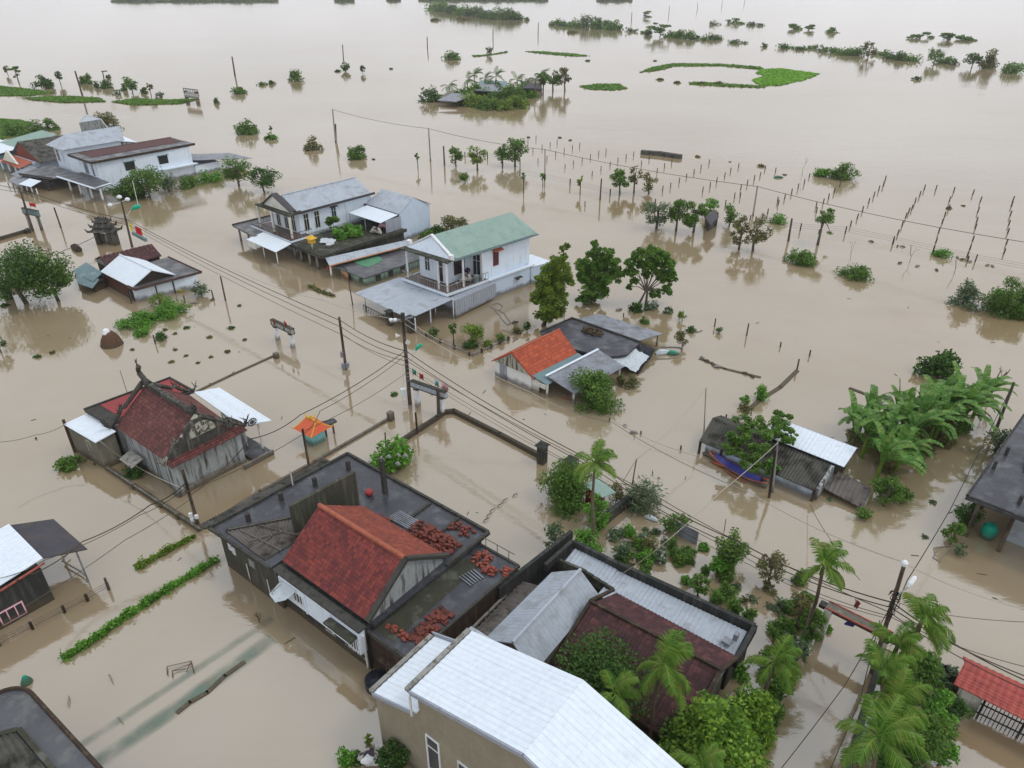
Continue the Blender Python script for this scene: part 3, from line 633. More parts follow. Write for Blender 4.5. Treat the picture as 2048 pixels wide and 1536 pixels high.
# ================================================================== 3. tan house with white metal roofs, bottom edge
h = thing('tan_house', 'tall tan plastered house with large white ribbed metal roofs at the bottom edge', 'house', S(-10, 13))
mb = MB(); mb.add([e2((-16.65, 11.85), -1), e2((-13.95, 11.85), -1), e2((-13.95, 15.1), -1), e2((-16.65, 15.1), -1), e2((-16.65, 11.85), 3.75), e2((-13.95, 11.85), 4.7), e2((-13.95, 15.1), 4.7), e2((-16.65, 15.1), 3.75)],
       [(3, 2, 1, 0), (4, 5, 6, 7), (0, 1, 5, 4), (1, 2, 6, 5), (2, 3, 7, 6), (3, 0, 4, 7)]); mb.build('side_wing_wall', 'tan_wall', h)
mb = MB(); c8 = [(-13.95, 11.85), (-8.6, 11.85), (-3.6, 11.85), (-3.6, 15.1), (-8.6, 15.1), (-13.95, 15.1)]; zt = [5.85, 7.15, 5.7, 5.7, 7.15, 5.85]
mb.prism([e2(p, -1) for p in c8], [e2(p, z) for p, z in zip(c8, zt)]); mb.build('wall', 'tan_wall', h)
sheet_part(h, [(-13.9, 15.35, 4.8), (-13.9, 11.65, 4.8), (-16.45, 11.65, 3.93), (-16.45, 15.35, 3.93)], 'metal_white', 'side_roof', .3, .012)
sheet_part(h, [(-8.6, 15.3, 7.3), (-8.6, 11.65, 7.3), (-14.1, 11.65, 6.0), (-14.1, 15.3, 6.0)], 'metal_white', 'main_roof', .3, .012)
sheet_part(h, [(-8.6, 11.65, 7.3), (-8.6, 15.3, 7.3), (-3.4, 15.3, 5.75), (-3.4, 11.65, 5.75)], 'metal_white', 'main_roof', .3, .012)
mb = MB(); mb.bar(S(-14.25, 11.6, 5.93), S(-14.25, 15.3, 5.93), .22, .18); mb.bar(S(-16.6, 11.6, 3.9), S(-16.6, 15.3, 3.9), .2, .16)
mb.build('gutter', 'concrete', h)
mb = MB(); mb.bar(S(-14.1, 11.6, 5.9), S(-8.6, 11.6, 7.2), .06, .2); mb.bar(S(-8.6, 11.6, 7.2), S(-3.4, 11.6, 5.65), .06, .2); mb.bar(S(-16.5, 11.6, 3.8), S(-14.0, 11.6, 4.72), .06, .18)
mb.build('fascia', 'metal_cladding', h); MB().bar(S(-16.6, 15.4, 3.95), S(-15.0, 15.4, 4.5), .06, .2).build('fascia', 'metal_cladding', h)
mb = MB(); mb.bar(S(-15.1, 16.3, 4.3), S(-12.2, 16.3, 4.3), .5, .1); mb.bar(S(-15.1, 15.4, 4.35), S(-15.1, 16.5, 4.35), .3, .1); mb.build('rear_flashing', 'metal_pale', h)
MB().tube(S(-14.05, 11.55, 4.6), S(-14.05, 11.55, 5.8), .05, .05, 6).build('downpipe', 'white_pipe', h)
window(h, (-16.65, 11.85), (-3.6, 11.85), 3.35, .75, 1.2, 2.3, 0, pane='window_dark')
window(h, (-16.65, 11.85), (-3.6, 11.85), 5.3, 1.2, 1.2, 2.2, 1)
window(h, (-16.65, 11.85), (-3.6, 11.85), 8.2, 1.2, 1.2, 2.2, 1)

# ================================================================== 4. grey metal gable behind it
h = thing('metal_house', 'low house under a pale grey ribbed metal gable roof beside the tan house', 'house', S(-13.3, 20))
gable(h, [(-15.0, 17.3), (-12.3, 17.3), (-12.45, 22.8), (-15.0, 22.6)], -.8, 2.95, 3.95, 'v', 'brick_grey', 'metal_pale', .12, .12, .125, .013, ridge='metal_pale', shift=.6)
sheet_part(h, [(-15.3, 22.5, 1.9), (-15.0, 16.5, 1.9), (-16.6, 16.5, 1.5), (-16.8, 22.4, 1.5)], 'old_planks', 'lean_to_roof', .35, .05)
sheet_part(h, [(-15.5, 20.0, 2.1), (-15.3, 17.2, 2.1), (-16.2, 17.3, 1.85), (-16.3, 20.0, 1.85)], 'old_planks', 'loose_sheet', .35, .04)
MB().bar(S(-16.8, 16.4, 1.5), S(-16.9, 22.0, 1.5), .1, .15).build('fascia', 'concrete', h)

# ================================================================== 5. old brown tiled house
h = thing('tiled_house', 'old low house with a dark brown tiled gable roof behind the palms', 'house', S(-9, 21.5))
MB().ext(uvq([(-11.7, 19.6), (-5.9, 19.6), (-5.7, 23.2), (-11.4, 23.2)]), -.8, 2.2).build('wall', 'brick_grey', h)
mb = MB(); mb.add([e2((-5.75, 19.6), 2.15), e2((-5.65, 23.2), 2.15), e2((-5.7, 21.85), 3.55), e2((-5.95, 19.6), 2.15), e2((-5.85, 23.2), 2.15), e2((-5.9, 21.85), 3.55)], [(0, 1, 2), (3, 5, 4), (0, 2, 5, 3), (2, 1, 4, 5), (0, 3, 4, 1)]); mb.build('gable_wall', 'grey_plaster', h)
sheet_part(h, [(-12.0, 21.65, 3.65), (-5.55, 21.85, 3.65), (-5.45, 23.6, 2.95), (-11.7, 23.55, 2.95)], 'tile_dark', 'roof', .2, .018, 7, .015)
sheet_part(h, [(-12.0, 21.65, 3.65), (-5.55, 21.85, 3.65), (-5.6, 18.6, 2.0), (-12.2, 18.6, 2.0)], 'tile_dark', 'roof', .2, .018, 14, .015)
mb = MB(); mb.bar(S(-12.1, 21.65, 3.72), S(-5.5, 21.85, 3.72), .16, .14)
for u0 in (-12.1, -5.5): mb.bar(S(u0, 21.7, 3.72), S(u0 - .1, 18.6, 2.08), .16, .12); mb.bar(S(u0, 21.7, 3.72), S(u0 + .2, 23.6, 3.02), .16, .12)
mb.build('ridge_cap', 'brown_wall', h)

# ================================================================== 6. long low white metal roof with black parapet
h = thing('long_shed', 'long low shed with white ribbed metal roof framed by black mossy parapets', 'shed', S(-10, 25))
MB().ext(uvq([(-15.7, 24.35), (-12.6, 24.4), (-12.6, 23.9), (-5.7, 23.9), (-5.6, 26.3), (-15.7, 25.9)]), -.8, 1.95).build('wall', 'black_wall', h)
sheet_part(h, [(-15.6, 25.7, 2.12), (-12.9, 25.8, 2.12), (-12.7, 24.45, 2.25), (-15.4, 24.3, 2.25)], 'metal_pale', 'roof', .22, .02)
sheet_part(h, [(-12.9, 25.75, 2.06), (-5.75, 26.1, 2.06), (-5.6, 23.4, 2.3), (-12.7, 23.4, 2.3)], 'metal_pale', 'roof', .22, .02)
mb = MB(); mb.sbox(-15.8, -12.9, 25.75, 25.95, 1.8, 2.5); mb.bar(S(-12.95, 25.9, 2.2), S(-5.5, 26.35, 2.2), .22, .6); mb.bar(S(-5.5, 26.4, 2.2), S(-5.45, 23.8, 2.2), .22, .5); mb.bar(S(-15.9, 25.9, 2.2), S(-16.0, 23.4, 2.2), .2, .5)
mb.build('parapet', 'black_wall', h)
mb = MB()
for k in range(8): mb.sbox(-15.6 + k * .42, -15.18 + k * .42, 24.12, 24.28, 1.9, 2.6 - abs(3 - k) * .05)
mb.build('stepped_crest', 'moss_roof', h)
mb = MB(); mb.sbox(-6.4, -6.0, 24.4, 24.8, 2.35, 2.5); mb.sbox(-6.05, -5.85, 24.9, 25.2, 2.35, 2.75); mb.build('roof_box', 'metal_grey', h)
wl = thing('boundary_wall', 'tall black mossy wall between the brick house and the long shed', 'wall', S(-16.7, 24))
wallq(wl, (-16.55, 26.6), (-17.1, 20.6), -.8, 2.35, .22, 'black_wall', 'wall_panel')

# ================================================================== 7. two storey house with green roof
h = thing('two_storey_house', 'two storey pale blue house with a green ribbed metal roof and corner balcony', 'house', S(-49, 53))
cm = [(-51.2, 53.4), (-45.6, 53.4), (-44.75, 60.4), (-50.6, 60.9)]
MB().ext(uvq([(-51.6, 49.2), (-45.7, 49.0), (-44.1, 59.7), (-50.4, 60.3)]), -.8, 2.15).build('ground_floor_wall', 'blue_wall', h)
MB().ext(uvq(cm), 2.15, 5.35).build('wall', 'white_wall', h)
MB().ext(uvq([(-51.4, 50.0), (-47.4, 49.9), (-47.1, 53.4), (-51.2, 53.4)]), 2.3, 5.3).build('front_room_wall', 'white_wall', h)
gz = 5.5
mb = MB(); A = [e2(p, gz) for p in ((-52.1, 49.0), (-46.0, 48.9), (-44.5, 60.7), (-50.9, 61.1))]
mb.slab(A, .18); mb.build('eaves_slab', 'white_wall', h)
R0 = e2((-49.1, 49.7), 7.15); R1 = e2((-47.7, 61.0), 7.15)
mb = MB(); mb.add([A[0], A[1], A[2], A[3], R0, R1], [(0, 1, 4), (2, 3, 5), (1, 2, 5, 4), (3, 0, 4, 5)]); mb.build('attic_wall', 'white_wall', h)
f_ = Vector((0, 0, .08))
MB().sheet(R0 + f_, R1 + f_, e2((-44.1, 60.9), 5.5) + f_, e2((-45.7, 49.5), 5.5) + f_, .35, .015).build('roof', 'metal_green', h)
MB().sheet(R0 + f_, R1 + f_, e2((-51.2, 61.2), 5.5) + f_, e2((-52.3, 49.7), 5.5) + f_, .35, .015).build('roof', 'metal_green', h)
mb = MB(); mb.bar(R0 + Vector((0, 0, .15)), e2((-45.9, 49.2), 5.7), .3, .16); mb.bar(R0 + Vector((0, 0, .15)), e2((-52.0, 49.3), 5.7), .3, .16)
p = e2((-46.0, 49.1), 5.5); mb.box(p, .45, .45, .5, R(-38)); p = e2((-52.0, 49.3), 5.5); mb.box(p, .45, .45, .75, R(-38)); mb.build('gable_coping', 'white_plastic', h)
MB().slab([e2(p, 5.56) for p in ((-52.6, 48.3), (-45.6, 48.1), (-45.8, 49.15), (-52.4, 49.3))], .12).build('front_eave', 'moss_roof', h)
mb = MB(); mb.bar(e2((-45.6, 49.2), 5.45), e2((-44.0, 61.0), 5.45), .1, .14); mb.build('gutter', 'metal_teal', h)
MB().ext([e2(p, 0) for p in ((-52.4, 48.2), (-45.6, 47.8), (-44.9, 53.6), (-52.0, 53.6))], 2.1, 2.32).build('balcony_slab', 'white_wall', h)
MB().ext([e2(p, 0) for p in ((-52.2, 48.4), (-45.8, 48.0), (-45.1, 53.5), (-51.8, 53.5))], 2.32, 2.335).build('balcony_floor', 'floor_tile', h)
mb = MB(); q = [(-52.0, 52.5), (-52.35, 48.3), (-45.65, 47.9), (-44.95, 53.5)]
for a, b in zip(q, q[1:]):
    A_, B_ = e2(a, 2.18), e2(b, 2.18); L = (B_ - A_).length; n = int(L / .3)
    for i in range(n): p = A_.lerp(B_, (i + .5) / n); mb.box((p.x, p.y, 2.06), .13, .13, .24, R(45))
mb.build('balcony_frieze', 'white_plastic', h)
rail(h, q, 2.33, .8, 'pole_pale', 'balcony_railing', .35, .018)
for a in ((-45.95, 48.3), (-45.65, 50.4), (-47.2, 48.4), (-51.9, 48.7), (-45.3, 53.0)): post(h, a[0], a[1], 5.35, .11, 'white_plastic', 2.3, 'balcony_column', 8)
window(h, (-51.4, 50.0), (-47.4, 49.9), 1.2, .8, 3.1, 1.6, 1, frame='white_wall')
window(h, (-51.4, 50.0), (-47.4, 49.9), 3.1, .8, 2.35, 2.4, 0, name='door')
window(h, (-47.4, 49.9), (-47.1, 53.4), 1.7, 1.5, 3.0, 1.7, 3, frame='rust_wood')
window(h, (-47.1, 53.4), (-45.6, 53.4), .7, 1.1, 2.35, 2.5, 1, name='door', pane='window_dark')
window(h, cm[1], cm[2], 1.9, .8, 3.25, 1.7, 2, frame='red_metal', hood=None)
o = sheet_part(h, [(-45.4, 54.7, 5.15), (-45.25, 56.0, 5.15), (-44.75, 56.0, 4.95), (-44.9, 54.7, 4.95)], 'clay_ridge', 'window_awning', .2, .02)
mb = MB(); mb.bar(S(-45.0, 53.5, 2.2), S(-44.05, 60.3, 2.2), .35, .16); mb.build('string_course', 'white_wall', h)
window(h, (-44.9, 53.9), (-44.1, 59.7), 3.9, .7, 1.0, .35, 0, hood='dark_concrete')
# rear annex, carport roof, side cladding
MB().ext(uvq([(-48.5, 60.2), (-44.0, 59.75), (-43.3, 62.4), (-48.2, 62.9)]), -.8, 1.9).build('rear_annex_wall', 'blue_wall', h)
sheet_part(h, [(-46.4, 62.9, 2.12), (-43.2, 62.6, 2.05), (-44.0, 59.9, 2.0), (-46.6, 60.0, 2.1)], 'metal_white', 'rear_annex_roof', .3, .01)
sheet_part(h, [(-53.4, 48.9, 1.98), (-44.85, 47.9, 2.02), (-45.6, 42.5, 1.62), (-54.9, 43.8, 1.45)], 'metal_pale', 'carport_roof', .35, .012)
for u, v, z in ((-53.6, 44.0, 1.45), (-45.3, 42.95, 1.6), (-45.35, 45.1, 1.85), (-44.6, 47.6, 2.2), (-46.5, 47.0, 2.0)): post(h, u, v, z, .06, 'white_plastic', name='carport_post')
a, b = S(-44.45, 47.7), S(-44.35, 54.0)
MB().sheet((a[0], a[1], 1.98), (b[0], b[1], 1.9), (b[0] + .02, b[1], .35), (a[0] + .02, a[1], .2), .35, .02).build('side_cladding', 'metal_cladding', h)
sheet_part(h, [(-45.3, 47.9, 2.05), (-45.0, 53.9, 1.98), (-44.35, 54.0, 1.9), (-44.45, 47.7, 1.98)], 'metal_cladding', 'cladding_roof', .35, .012)

# ================================================================== 8. grey roofed two storey house
h = thing('grey_roof_house', 'two storey blue-white house with pale grey metal roof and open front balcony', 'house', S(-74, 55))
cb = [(-79.0, 51.6), (-73.1, 51.2), (-72.7, 62.6), (-78.6, 62.8)]
gable(h, cb, 2.0, 4.85, 6.35, 'v', 'white_wall', 'metal_pale', .35, .1, .35, .012, ridge='metal_pale')
MB().ext(uvq([(-79.2, 50.3), (-72.3, 49.8), (-72.0, 62.8), (-79.0, 63)]), -.8, 2.0).build('ground_floor_wall', 'grey_plaster', h)
A = [e2(p, 5.0) for p in ((-80.0, 49.9), (-72.5, 49.4), (-72.6, 51.6), (-79.3, 51.9))]
MB().slab(A, .2).build('porch_roof', 'moss_roof', h)
mb = MB(); P0, P1, P2 = e2((-79.1, 50.5), 5.0), e2((-73.1, 50.2), 5.0), e2((-76.3, 50.4), 6.7)
o_ = V3(S(0, .35)); mb.prism([P0 + o_, P1 + o_, P2 + o_], [P0, P1, P2]); mb.build('pediment', 'cream_wall', h)
mb = MB(); mb.bar(P2 + Vector((0, 0, .1)), P1 + Vector((0, 0, .1)) + o_ * 1, .9, .12); mb.bar(P2 + Vector((0, 0, .1)), P0 + Vector((0, 0, .1)), .5, .12); mb.build('pediment_coping', 'metal_dark', h)
MB().bar(S(-72.6, 51.2, 4.9), S(-72.2, 62.9, 4.9), .12, .28).build('gutter', 'metal_dark', h)
MB().ext([e2(p, 0) for p in ((-81.0, 49.4), (-71.7, 48.6), (-71.7, 51.9), (-80.6, 52.2))], 1.95, 2.12).build('balcony_slab', 'white_wall', h)
MB().ext([e2(p, 0) for p in ((-80.8, 49.6), (-71.9, 48.8), (-71.9, 51.8), (-80.4, 52.1))], 2.12, 2.135).build('balcony_floor', 'floor_tile', h)
rail(h, [(-80.6, 52), (-80.9, 49.5), (-71.8, 48.7), (-71.8, 51.9)], 2.13, .8, 'stake', 'balcony_railing', .4, .02)
for a in ((-79.7, 50.0), (-76.6, 49.8), (-72.7, 49.6)): post(h, a[0], a[1], 4.85, .15, 'cream_wall', 2.1, 'balcony_column', 8)
for s in (1.4, 3.0): window(h, (-73.1, 51.2), (-72.7, 62.6), s - .6 + .2, .8, 2.3, 2.2, 1, frame='cream_wall', name='door')
window(h, (-73.1, 51.2), (-72.7, 62.6), 5.2, .8, 2.9, 1.5, 1, frame='blue_wall', hood='dark_concrete')
for s in (1.2, 3.0, 4.6): window(h, (-79.0, 51.6), (-73.1, 51.2), s, .9, 2.2, 2.2, 1, frame='cream_wall')
flat(h, [(-83.5, 48.3), (-77.3, 47.3), (-77.0, 50.0), (-80.4, 52), (-80, 55), (-82.9, 55.3)], 2.0, .2, 'wet_roof_grey', 'side_roof_slab', (4, 5))
for u, v in ((-82.6, 48.6), (-80.0, 48.2), (-82.4, 54.5)): post(h, u, v, 1.85, .14, 'concrete', name='porch_post')
sheet_part(h, [(-77.6, 48.9, 2.1), (-71.2, 48.3, 2.1), (-70.75, 45.7, 1.85), (-77.5, 46.3, 1.85)], 'metal_white', 'front_awning', .4, .01)
for u, v in ((-77.2, 46.5), (-70.9, 45.85), (-74, 46.2)): post(h, u, v, 1.85, .06, 'white_plastic', name='awning_post')
for u, v in ((-71.6, 48.9), (-70.0, 48.6), (-68.0, 48.3), (-66.5, 48.2)): post(h, u, v, 1.9, .16, 'concrete', name='porch_post')
s_ = MB(); s_.ext([e2(p, 0) for p in ((-77.3, 46.4), (-75.6, 46.3), (-75.6, 46.25), (-77.3, 46.35))], .95, 1.75); s_.build('shop_sign', 'cream_wall', h)
# rear wing and the terrace with plants
MB().ext(uvq([(-72.0, 61.7), (-65.9, 61.1), (-66.0, 66.7), (-72.0, 67)]), -.8, 3.6).build('rear_wing_wall', 'blue_wall', h)
g0 = [(-72.5, 61.7), (-65.9, 61.1), (-66.0, 66.7), (-72.3, 67)]
A = [e2(p, 3.6) for p in g0]; R0 = e2((-72.3, 64.3), 5.1); R1 = e2((-65.95, 63.9), 5.1)
MB().add([A[0], A[1], A[2], A[3], R0, R1], [(1, 2, 5), (3, 0, 4), (0, 1, 5, 4), (2, 3, 4, 5)]).build('rear_wing_gable', 'blue_wall', h)
f_ = Vector((0, 0, .07)); MB().sheet(R0 + f_, R1 + f_, e2((-65.8, 60.9), 3.6) + f_, e2((-72.7, 61.5), 3.6) + f_, .35, .012).build('rear_wing_roof', 'metal_pale', h)
MB().sheet(R0 + f_, R1 + f_, e2((-65.8, 66.9), 3.6) + f_, e2((-72.5, 67.2), 3.6) + f_, .35, .012).build('rear_wing_roof', 'metal_pale', h)
MB().bar(e2((-72.9, 61.4), 3.62), e2((-65.8, 60.8), 3.62), .2, .25).build('rear_wing_gutter', 'metal_dark', h)
sheet_part(h, [(-72.0, 61.2, 3.7), (-65.7, 60.7, 3.7), (-65.5, 57.5, 3.45), (-72.0, 58.0, 3.45)], 'metal_white', 'terrace_awning', .4, .01)
for u, v in ((-71.9, 58.1), (-68.7, 57.8)): post(h, u, v, 3.4, .05, 'metal_pale', 1.9, 'awning_post')
wallq(h, (-65.55, 58.4), (-65.55, 61.0), 1.9, 3.45, .08, 'metal_cladding', 'terrace_screen')
flat(h, [(-72.0, 48.3), (-65.0, 47.8), (-64.6, 61.0), (-72.0, 61.6)], 1.9, .25, 'moss_roof', 'terrace_slab', (0, 1), 'dark_concrete')
MB().ext(uvq([(-71.8, 52), (-65.3, 51.5), (-65.0, 60.8), (-71.8, 61.4)]), -.8, 1.66).build('terrace_base_wall', 'black_wall', h)
sheet_part(h, [(-64.9, 48.2, 1.75), (-62.1, 58.4, 1.75), (-60.9, 57.2, 1.62), (-62.9, 47.1, 1.62)], 'metal_pale', 'strip_awning', .5, .01)
MB().bar(S(-62.8, 47.1, 1.6), S(-60.8, 57.2, 1.6), .12, .12).build('awning_fascia', 'orange_wall', h)
wallq(h, (-62.4, 48.4), (-60.9, 47.9), -.5, 1.2, .12, 'orange_wall', 'orange_wall')
post(h, -63.0, 47.3, 1.6, .1, 'white_plastic', name='awning_post')

# ================================================================== 9. small mint building
h = thing('mint_house', 'small mint green house with dark flat roof between the two big white houses', 'house', S(-60, 52))
MB().ext(uvq([(-62.9, 48.6), (-58.1, 48.2), (-57.5, 57.0), (-62.3, 57.4)]), -.8, 1.05).build('wall', 'mint_wall', h)
flat(h, [(-63.4, 48.0), (-57.7, 47.6), (-57.0, 57.0), (-62.0, 57.6)], 1.2, .14, 'wet_roof_grey', 'roof_slab', None)
MB().ext(uvq([(-62.9, 50.4), (-62.4, 53.3), (-61.0, 53.2), (-60.0, 52.4), (-59.9, 50.1), (-61.3, 50.0)][::-1]), 1.2, 1.235).build('green_patch', 'green_patch', h)
for s in (1.6, 3.4, 5.2): window(h, (-58.1, 48.2), (-57.5, 57.0), s, .9, .0, .92, 0, frame='mint_wall', name='door')
for s in (1.3, 3.9): window(h, (-62.9, 48.6), (-58.1, 48.2), s, .9, .0, .92, 0, frame='mint_wall', name='door')

# ================================================================== 10. orange tiled house
h = thing('orange_roof_house', 'small white house with bright orange tiled gable roof and grey lean-to', 'house', S(-31.5, 44))
gable(h, [(-34.1, 41.25), (-30.0, 41.0), (-29.4, 46.6), (-33.6, 47.4)], -.8, 1.45, 2.85, 'v', 'bright_wall', 'tile_orange', .3, .12, .2, .022, 12, .025, ridge='clay_ridge')
mb = MB(); mb.prism([e2((-34.0, 41.18), 1.5), e2((-30.1, 40.93), 1.5), e2((-32.05, 41.05), 2.72)], [e2((-34.0, 41.1), 1.5), e2((-30.1, 40.85), 1.5), e2((-32.05, 40.97), 2.72)]); mb.build('gable_panel', 'relief', h, label='peeling plaster gable panel')
mb = MB(); [mb.ext([e2((u, 41.24 - .0 * k), 0), e2((u + .75, 41.19), 0), e2((u + .75, 41.1), 0), e2((u, 41.15), 0)][::-1], -.3, 1.35) for k, u in enumerate((-33.5, -31.9))]; mb.build('wall_panel', 'metal_cladding', h)
sheet_part(h, [(-29.95, 41.0, 1.5), (-29.2, 46.7, 1.5), (-27.9, 46.6, 1.2), (-28.35, 40.9, 1.2)], 'metal_teal', 'lean_to_roof', .3, .01)
wallq(h, (-29.9, 40.95), (-28.5, 40.85), .75, 1.15, .1, 'cream_wall', 'lean_to_beam')
wallq(h, (-30.0, 41.1), (-29.3, 41.06), -.5, 1.2, .1, 'cream_wall', 'lean_to_wall')
sheet_part(h, [(-27.9, 47.9, 1.75), (-28.85, 41.6, 1.55), (-25.9, 41.2, 1.15), (-24.9, 47.3, 1.35)], 'metal_grey', 'carport_roof', .28, .02)
MB().bar(S(-28.9, 41.5, 1.62), S(-27.9, 47.9, 1.8), .22, .06).build('carport_flashing', 'metal_white', h)
for u, v, z in ((-28.4, 41.0, 1.2), (-26.2, 41.6, 1.1), (-25.2, 47.0, 1.3), (-25.4, 44.3, 1.2), (-27.5, 44.3, 1.3)): post(h, u, v, z, .1, 'cream_wall', name='carport_post')
MB().ext(uvq([(-33.9, 47.6), (-26.6, 48.2), (-26.2, 51.4), (-33.6, 52.0)]), -.8, 1.3).build('rear_wall', 'black_wall', h)
flat(h, [(-34.2, 48.0), (-33.0, 46.9), (-27.0, 47.3), (-25.7, 49.0), (-25.9, 51.8), (-33.6, 52.3)], 1.52, .2, 'wet_roof', 'rear_roof_slab', (4, 5))
sheet_part(h, [(-33.2, 52.6, 1.5), (-26.2, 52.1, 1.5), (-25.3, 55.1, 1.3), (-32.3, 55.2, 1.3)], 'metal_grey', 'rear_awning', .3, .02)
for u, v in ((-25.7, 54.7), (-31.8, 54.9), (-28.7, 54.9)): post(h, u, v, 1.3, .06, 'stake', name='awning_post')
def drape(name, label, pts, mat, cat='tarpaulin', seed=0, amp=.1, parent=None, n=9):
    """a crumpled sheet over four (u,v,z) corners"""
    rg = random.Random(seed); P = [V3(S(*p)) for p in pts]; vs = []; fs = []
    for j in range(n + 1):
        for i in range(n + 1):
            q = P[0].lerp(P[1], i / n).lerp(P[3].lerp(P[2], i / n), j / n)
            q = q + Vector((rg.uniform(-.04, .04), rg.uniform(-.04, .04), rg.uniform(-1, 1) * amp + amp * math.sin(i * 1.9 + j * 1.3 + seed)))
            q.z = max(q.z, .02); vs.append(q)
    for j in range(n):
        for i in range(n): k = j * (n + 1) + i; fs.append((k, k + 1, k + n + 2, k + n + 1))
    mb = MB().add(vs, fs); o = mb.build(name, mat, parent, label=label, cat=None if parent else cat)
    sm = o.modifiers.new('s', 'SOLIDIFY'); sm.thickness = .02
    return o
drape('tarpaulin', 'black tarpaulin hanging from the flat roof corner down to the water', [(-26.4, 52.0, 1.3), (-24.8, 53.0, .7), (-24.4, 48.9, .1), (-26.0, 49.4, 1.3)], 'black_tarp', seed=2, amp=.09)
drape('tarpaulin', 'white tarpaulin stretched over the shed beside the orange roofed house', [(-26.1, 50.7, 1.38), (-24.3, 50.5, 1.15), (-24.3, 48.2, .55), (-26.5, 48.0, 1.2)], 'white_tarp', seed=4, amp=.03)
bricks('rubble_heap', 'oval heap of dark rubble on the black flat roof', -31.3, -29.4, 50.4, 51.2, 1.52, 70, 4, 'brown_wall', tilt=1.5, size=(.3, .2, .1))

# ================================================================== 11. fibre cement shack
h = thing('shack', 'low old shack with dark corrugated fibre cement roof beside the banana grove', 'shack', S(-11, 42.5))
MB().ext(uvq([(-14.9, 41.7), (-7.1, 41.2), (-6.9, 44.0), (-15.0, 44.8)]), -.8, .75).build('wall', 'blue_wall', h)
sheet_part(h, [(-15.5, 43.9, 1.65), (-11.2, 43.6, 1.65), (-11.1, 41.3, .92), (-15.35, 41.5, .92)], 'fibro', 'roof', .2, .04, th=.02)
sheet_part(h, [(-11.2, 43.5, 1.62), (-6.75, 43.3, 1.55), (-7.05, 40.95, .85), (-11.1, 41.2, .88)], 'fibro', 'roof', .2, .04, th=.02)
sheet_part(h, [(-15.5, 43.9, 1.65), (-6.75, 43.3, 1.55), (-6.7, 45.3, 1.0), (-15.5, 45.6, 1.0)], 'fibro', 'rear_roof', .2, .04, th=.02)
mb = MB(); mb.add([e2((-6.95, 41.2), .1), e2((-6.8, 44.2), .1), e2((-6.8, 43.3), 1.65), e2((-6.95, 41.1), 1.0), e2((-6.75, 41.2), .1), e2((-6.6, 44.2), .1), e2((-6.6, 43.3), 1.65), e2((-6.75, 41.1), 1.0)], [(0, 3, 2, 1), (4, 5, 6, 7), (3, 7, 6, 2), (0, 4, 7, 3), (1, 2, 6, 5)]); mb.build('gable_wall', 'grey_plaster', h)
for u, v in ((-15.2, 41.4), (-13.6, 41.4), (-7.0, 40.95)): post(h, u, v, 1.0, .1, 'dark_wood')
MB().ext(uvq([(-11.3, 44.2), (-6.4, 43.6), (-6.3, 45.9), (-11.4, 46.4)]), -.6, 1.55).build('rear_wall', 'black_wall', h)
sheet_part(h, [(-11.7, 46.3, 1.95), (-5.95, 45.9, 1.95), (-6.05, 43.5, 1.72), (-11.6, 43.9, 1.72)], 'metal_white', 'white_roof', .3, .012)
sheet_part(h, [(-11.7, 46.3, 1.95), (-5.95, 45.9, 1.95), (-5.9, 46.7, 1.5), (-11.6, 47.1, 1.5)], 'metal_pale', 'rear_fascia', .3, .012)
h = thing('lean_to', 'collapsed lean-to roof of old planks at the right end of the corrugated shack', 'lean-to', S(-5.5, 42.8))
sheet_part(h, [(-6.75, 44.0, .95), (-4.1, 43.6, .8), (-4.1, 41.75, .35), (-6.7, 42.1, .5)], 'old_planks', 'roof', .3, .03)
post(h, -4.3, 41.9, .5, .05, 'dark_wood'); post(h, -4.4, 43.4, .8, .05, 'dark_wood')

# ================================================================== 12. right edge flat roofed house on posts
h = thing('flat_roof_house', 'unfinished house on posts with a wet dark flat roof at the right edge', 'house', S(5, 48))
flat(h, [(.82, 43.2), (12, 42.2), (12, 56.5), (2.4, 56.0)], 2.9, .28, 'wet_roof', 'roof_slab', (0, 3), 'black_wall', ph=.05)
for u, v in ((1.6, 43.4), (3.36, 43.1), (1.5, 45.2), (2.3, 50.5), (5.6, 43.0), (8, 43), (2.6, 55.5)): post(h, u, v, 2.7, .15, 'pole_concrete', name='column', n=4)
for u, v in ((1.7, 47.3), (3.4, 44.3), (2.1, 49.5), (5.4, 44.2), (3.7, 46.4)): MB().sbox(u - .1, u + .1, v - .1, v + .1, 2.9, 3.5).build('stub_column', 'dark_concrete', h)
MB().sbox(3.2, 5.2, 48.4, 50.4, 2.9, 3.25).build('roof_hatch', 'dark_concrete', h)
MB().ext(uvq([(3.6, 44.5), (12, 44), (12, 55), (4.5, 55)]), -.8, 2.6).build('inner_wall', 'metal_pale', h)
c = S(2.6, 44.0); MB().lathe((c[0], c[1], .0), [(.3, 0), (.42, .3), (.42, .8), (.3, 1.05), (.1, 1.1)], 16).build('plastic_tank', 'green_tarp', label='teal plastic tank under the flat roof at the right edge', cat='tank')

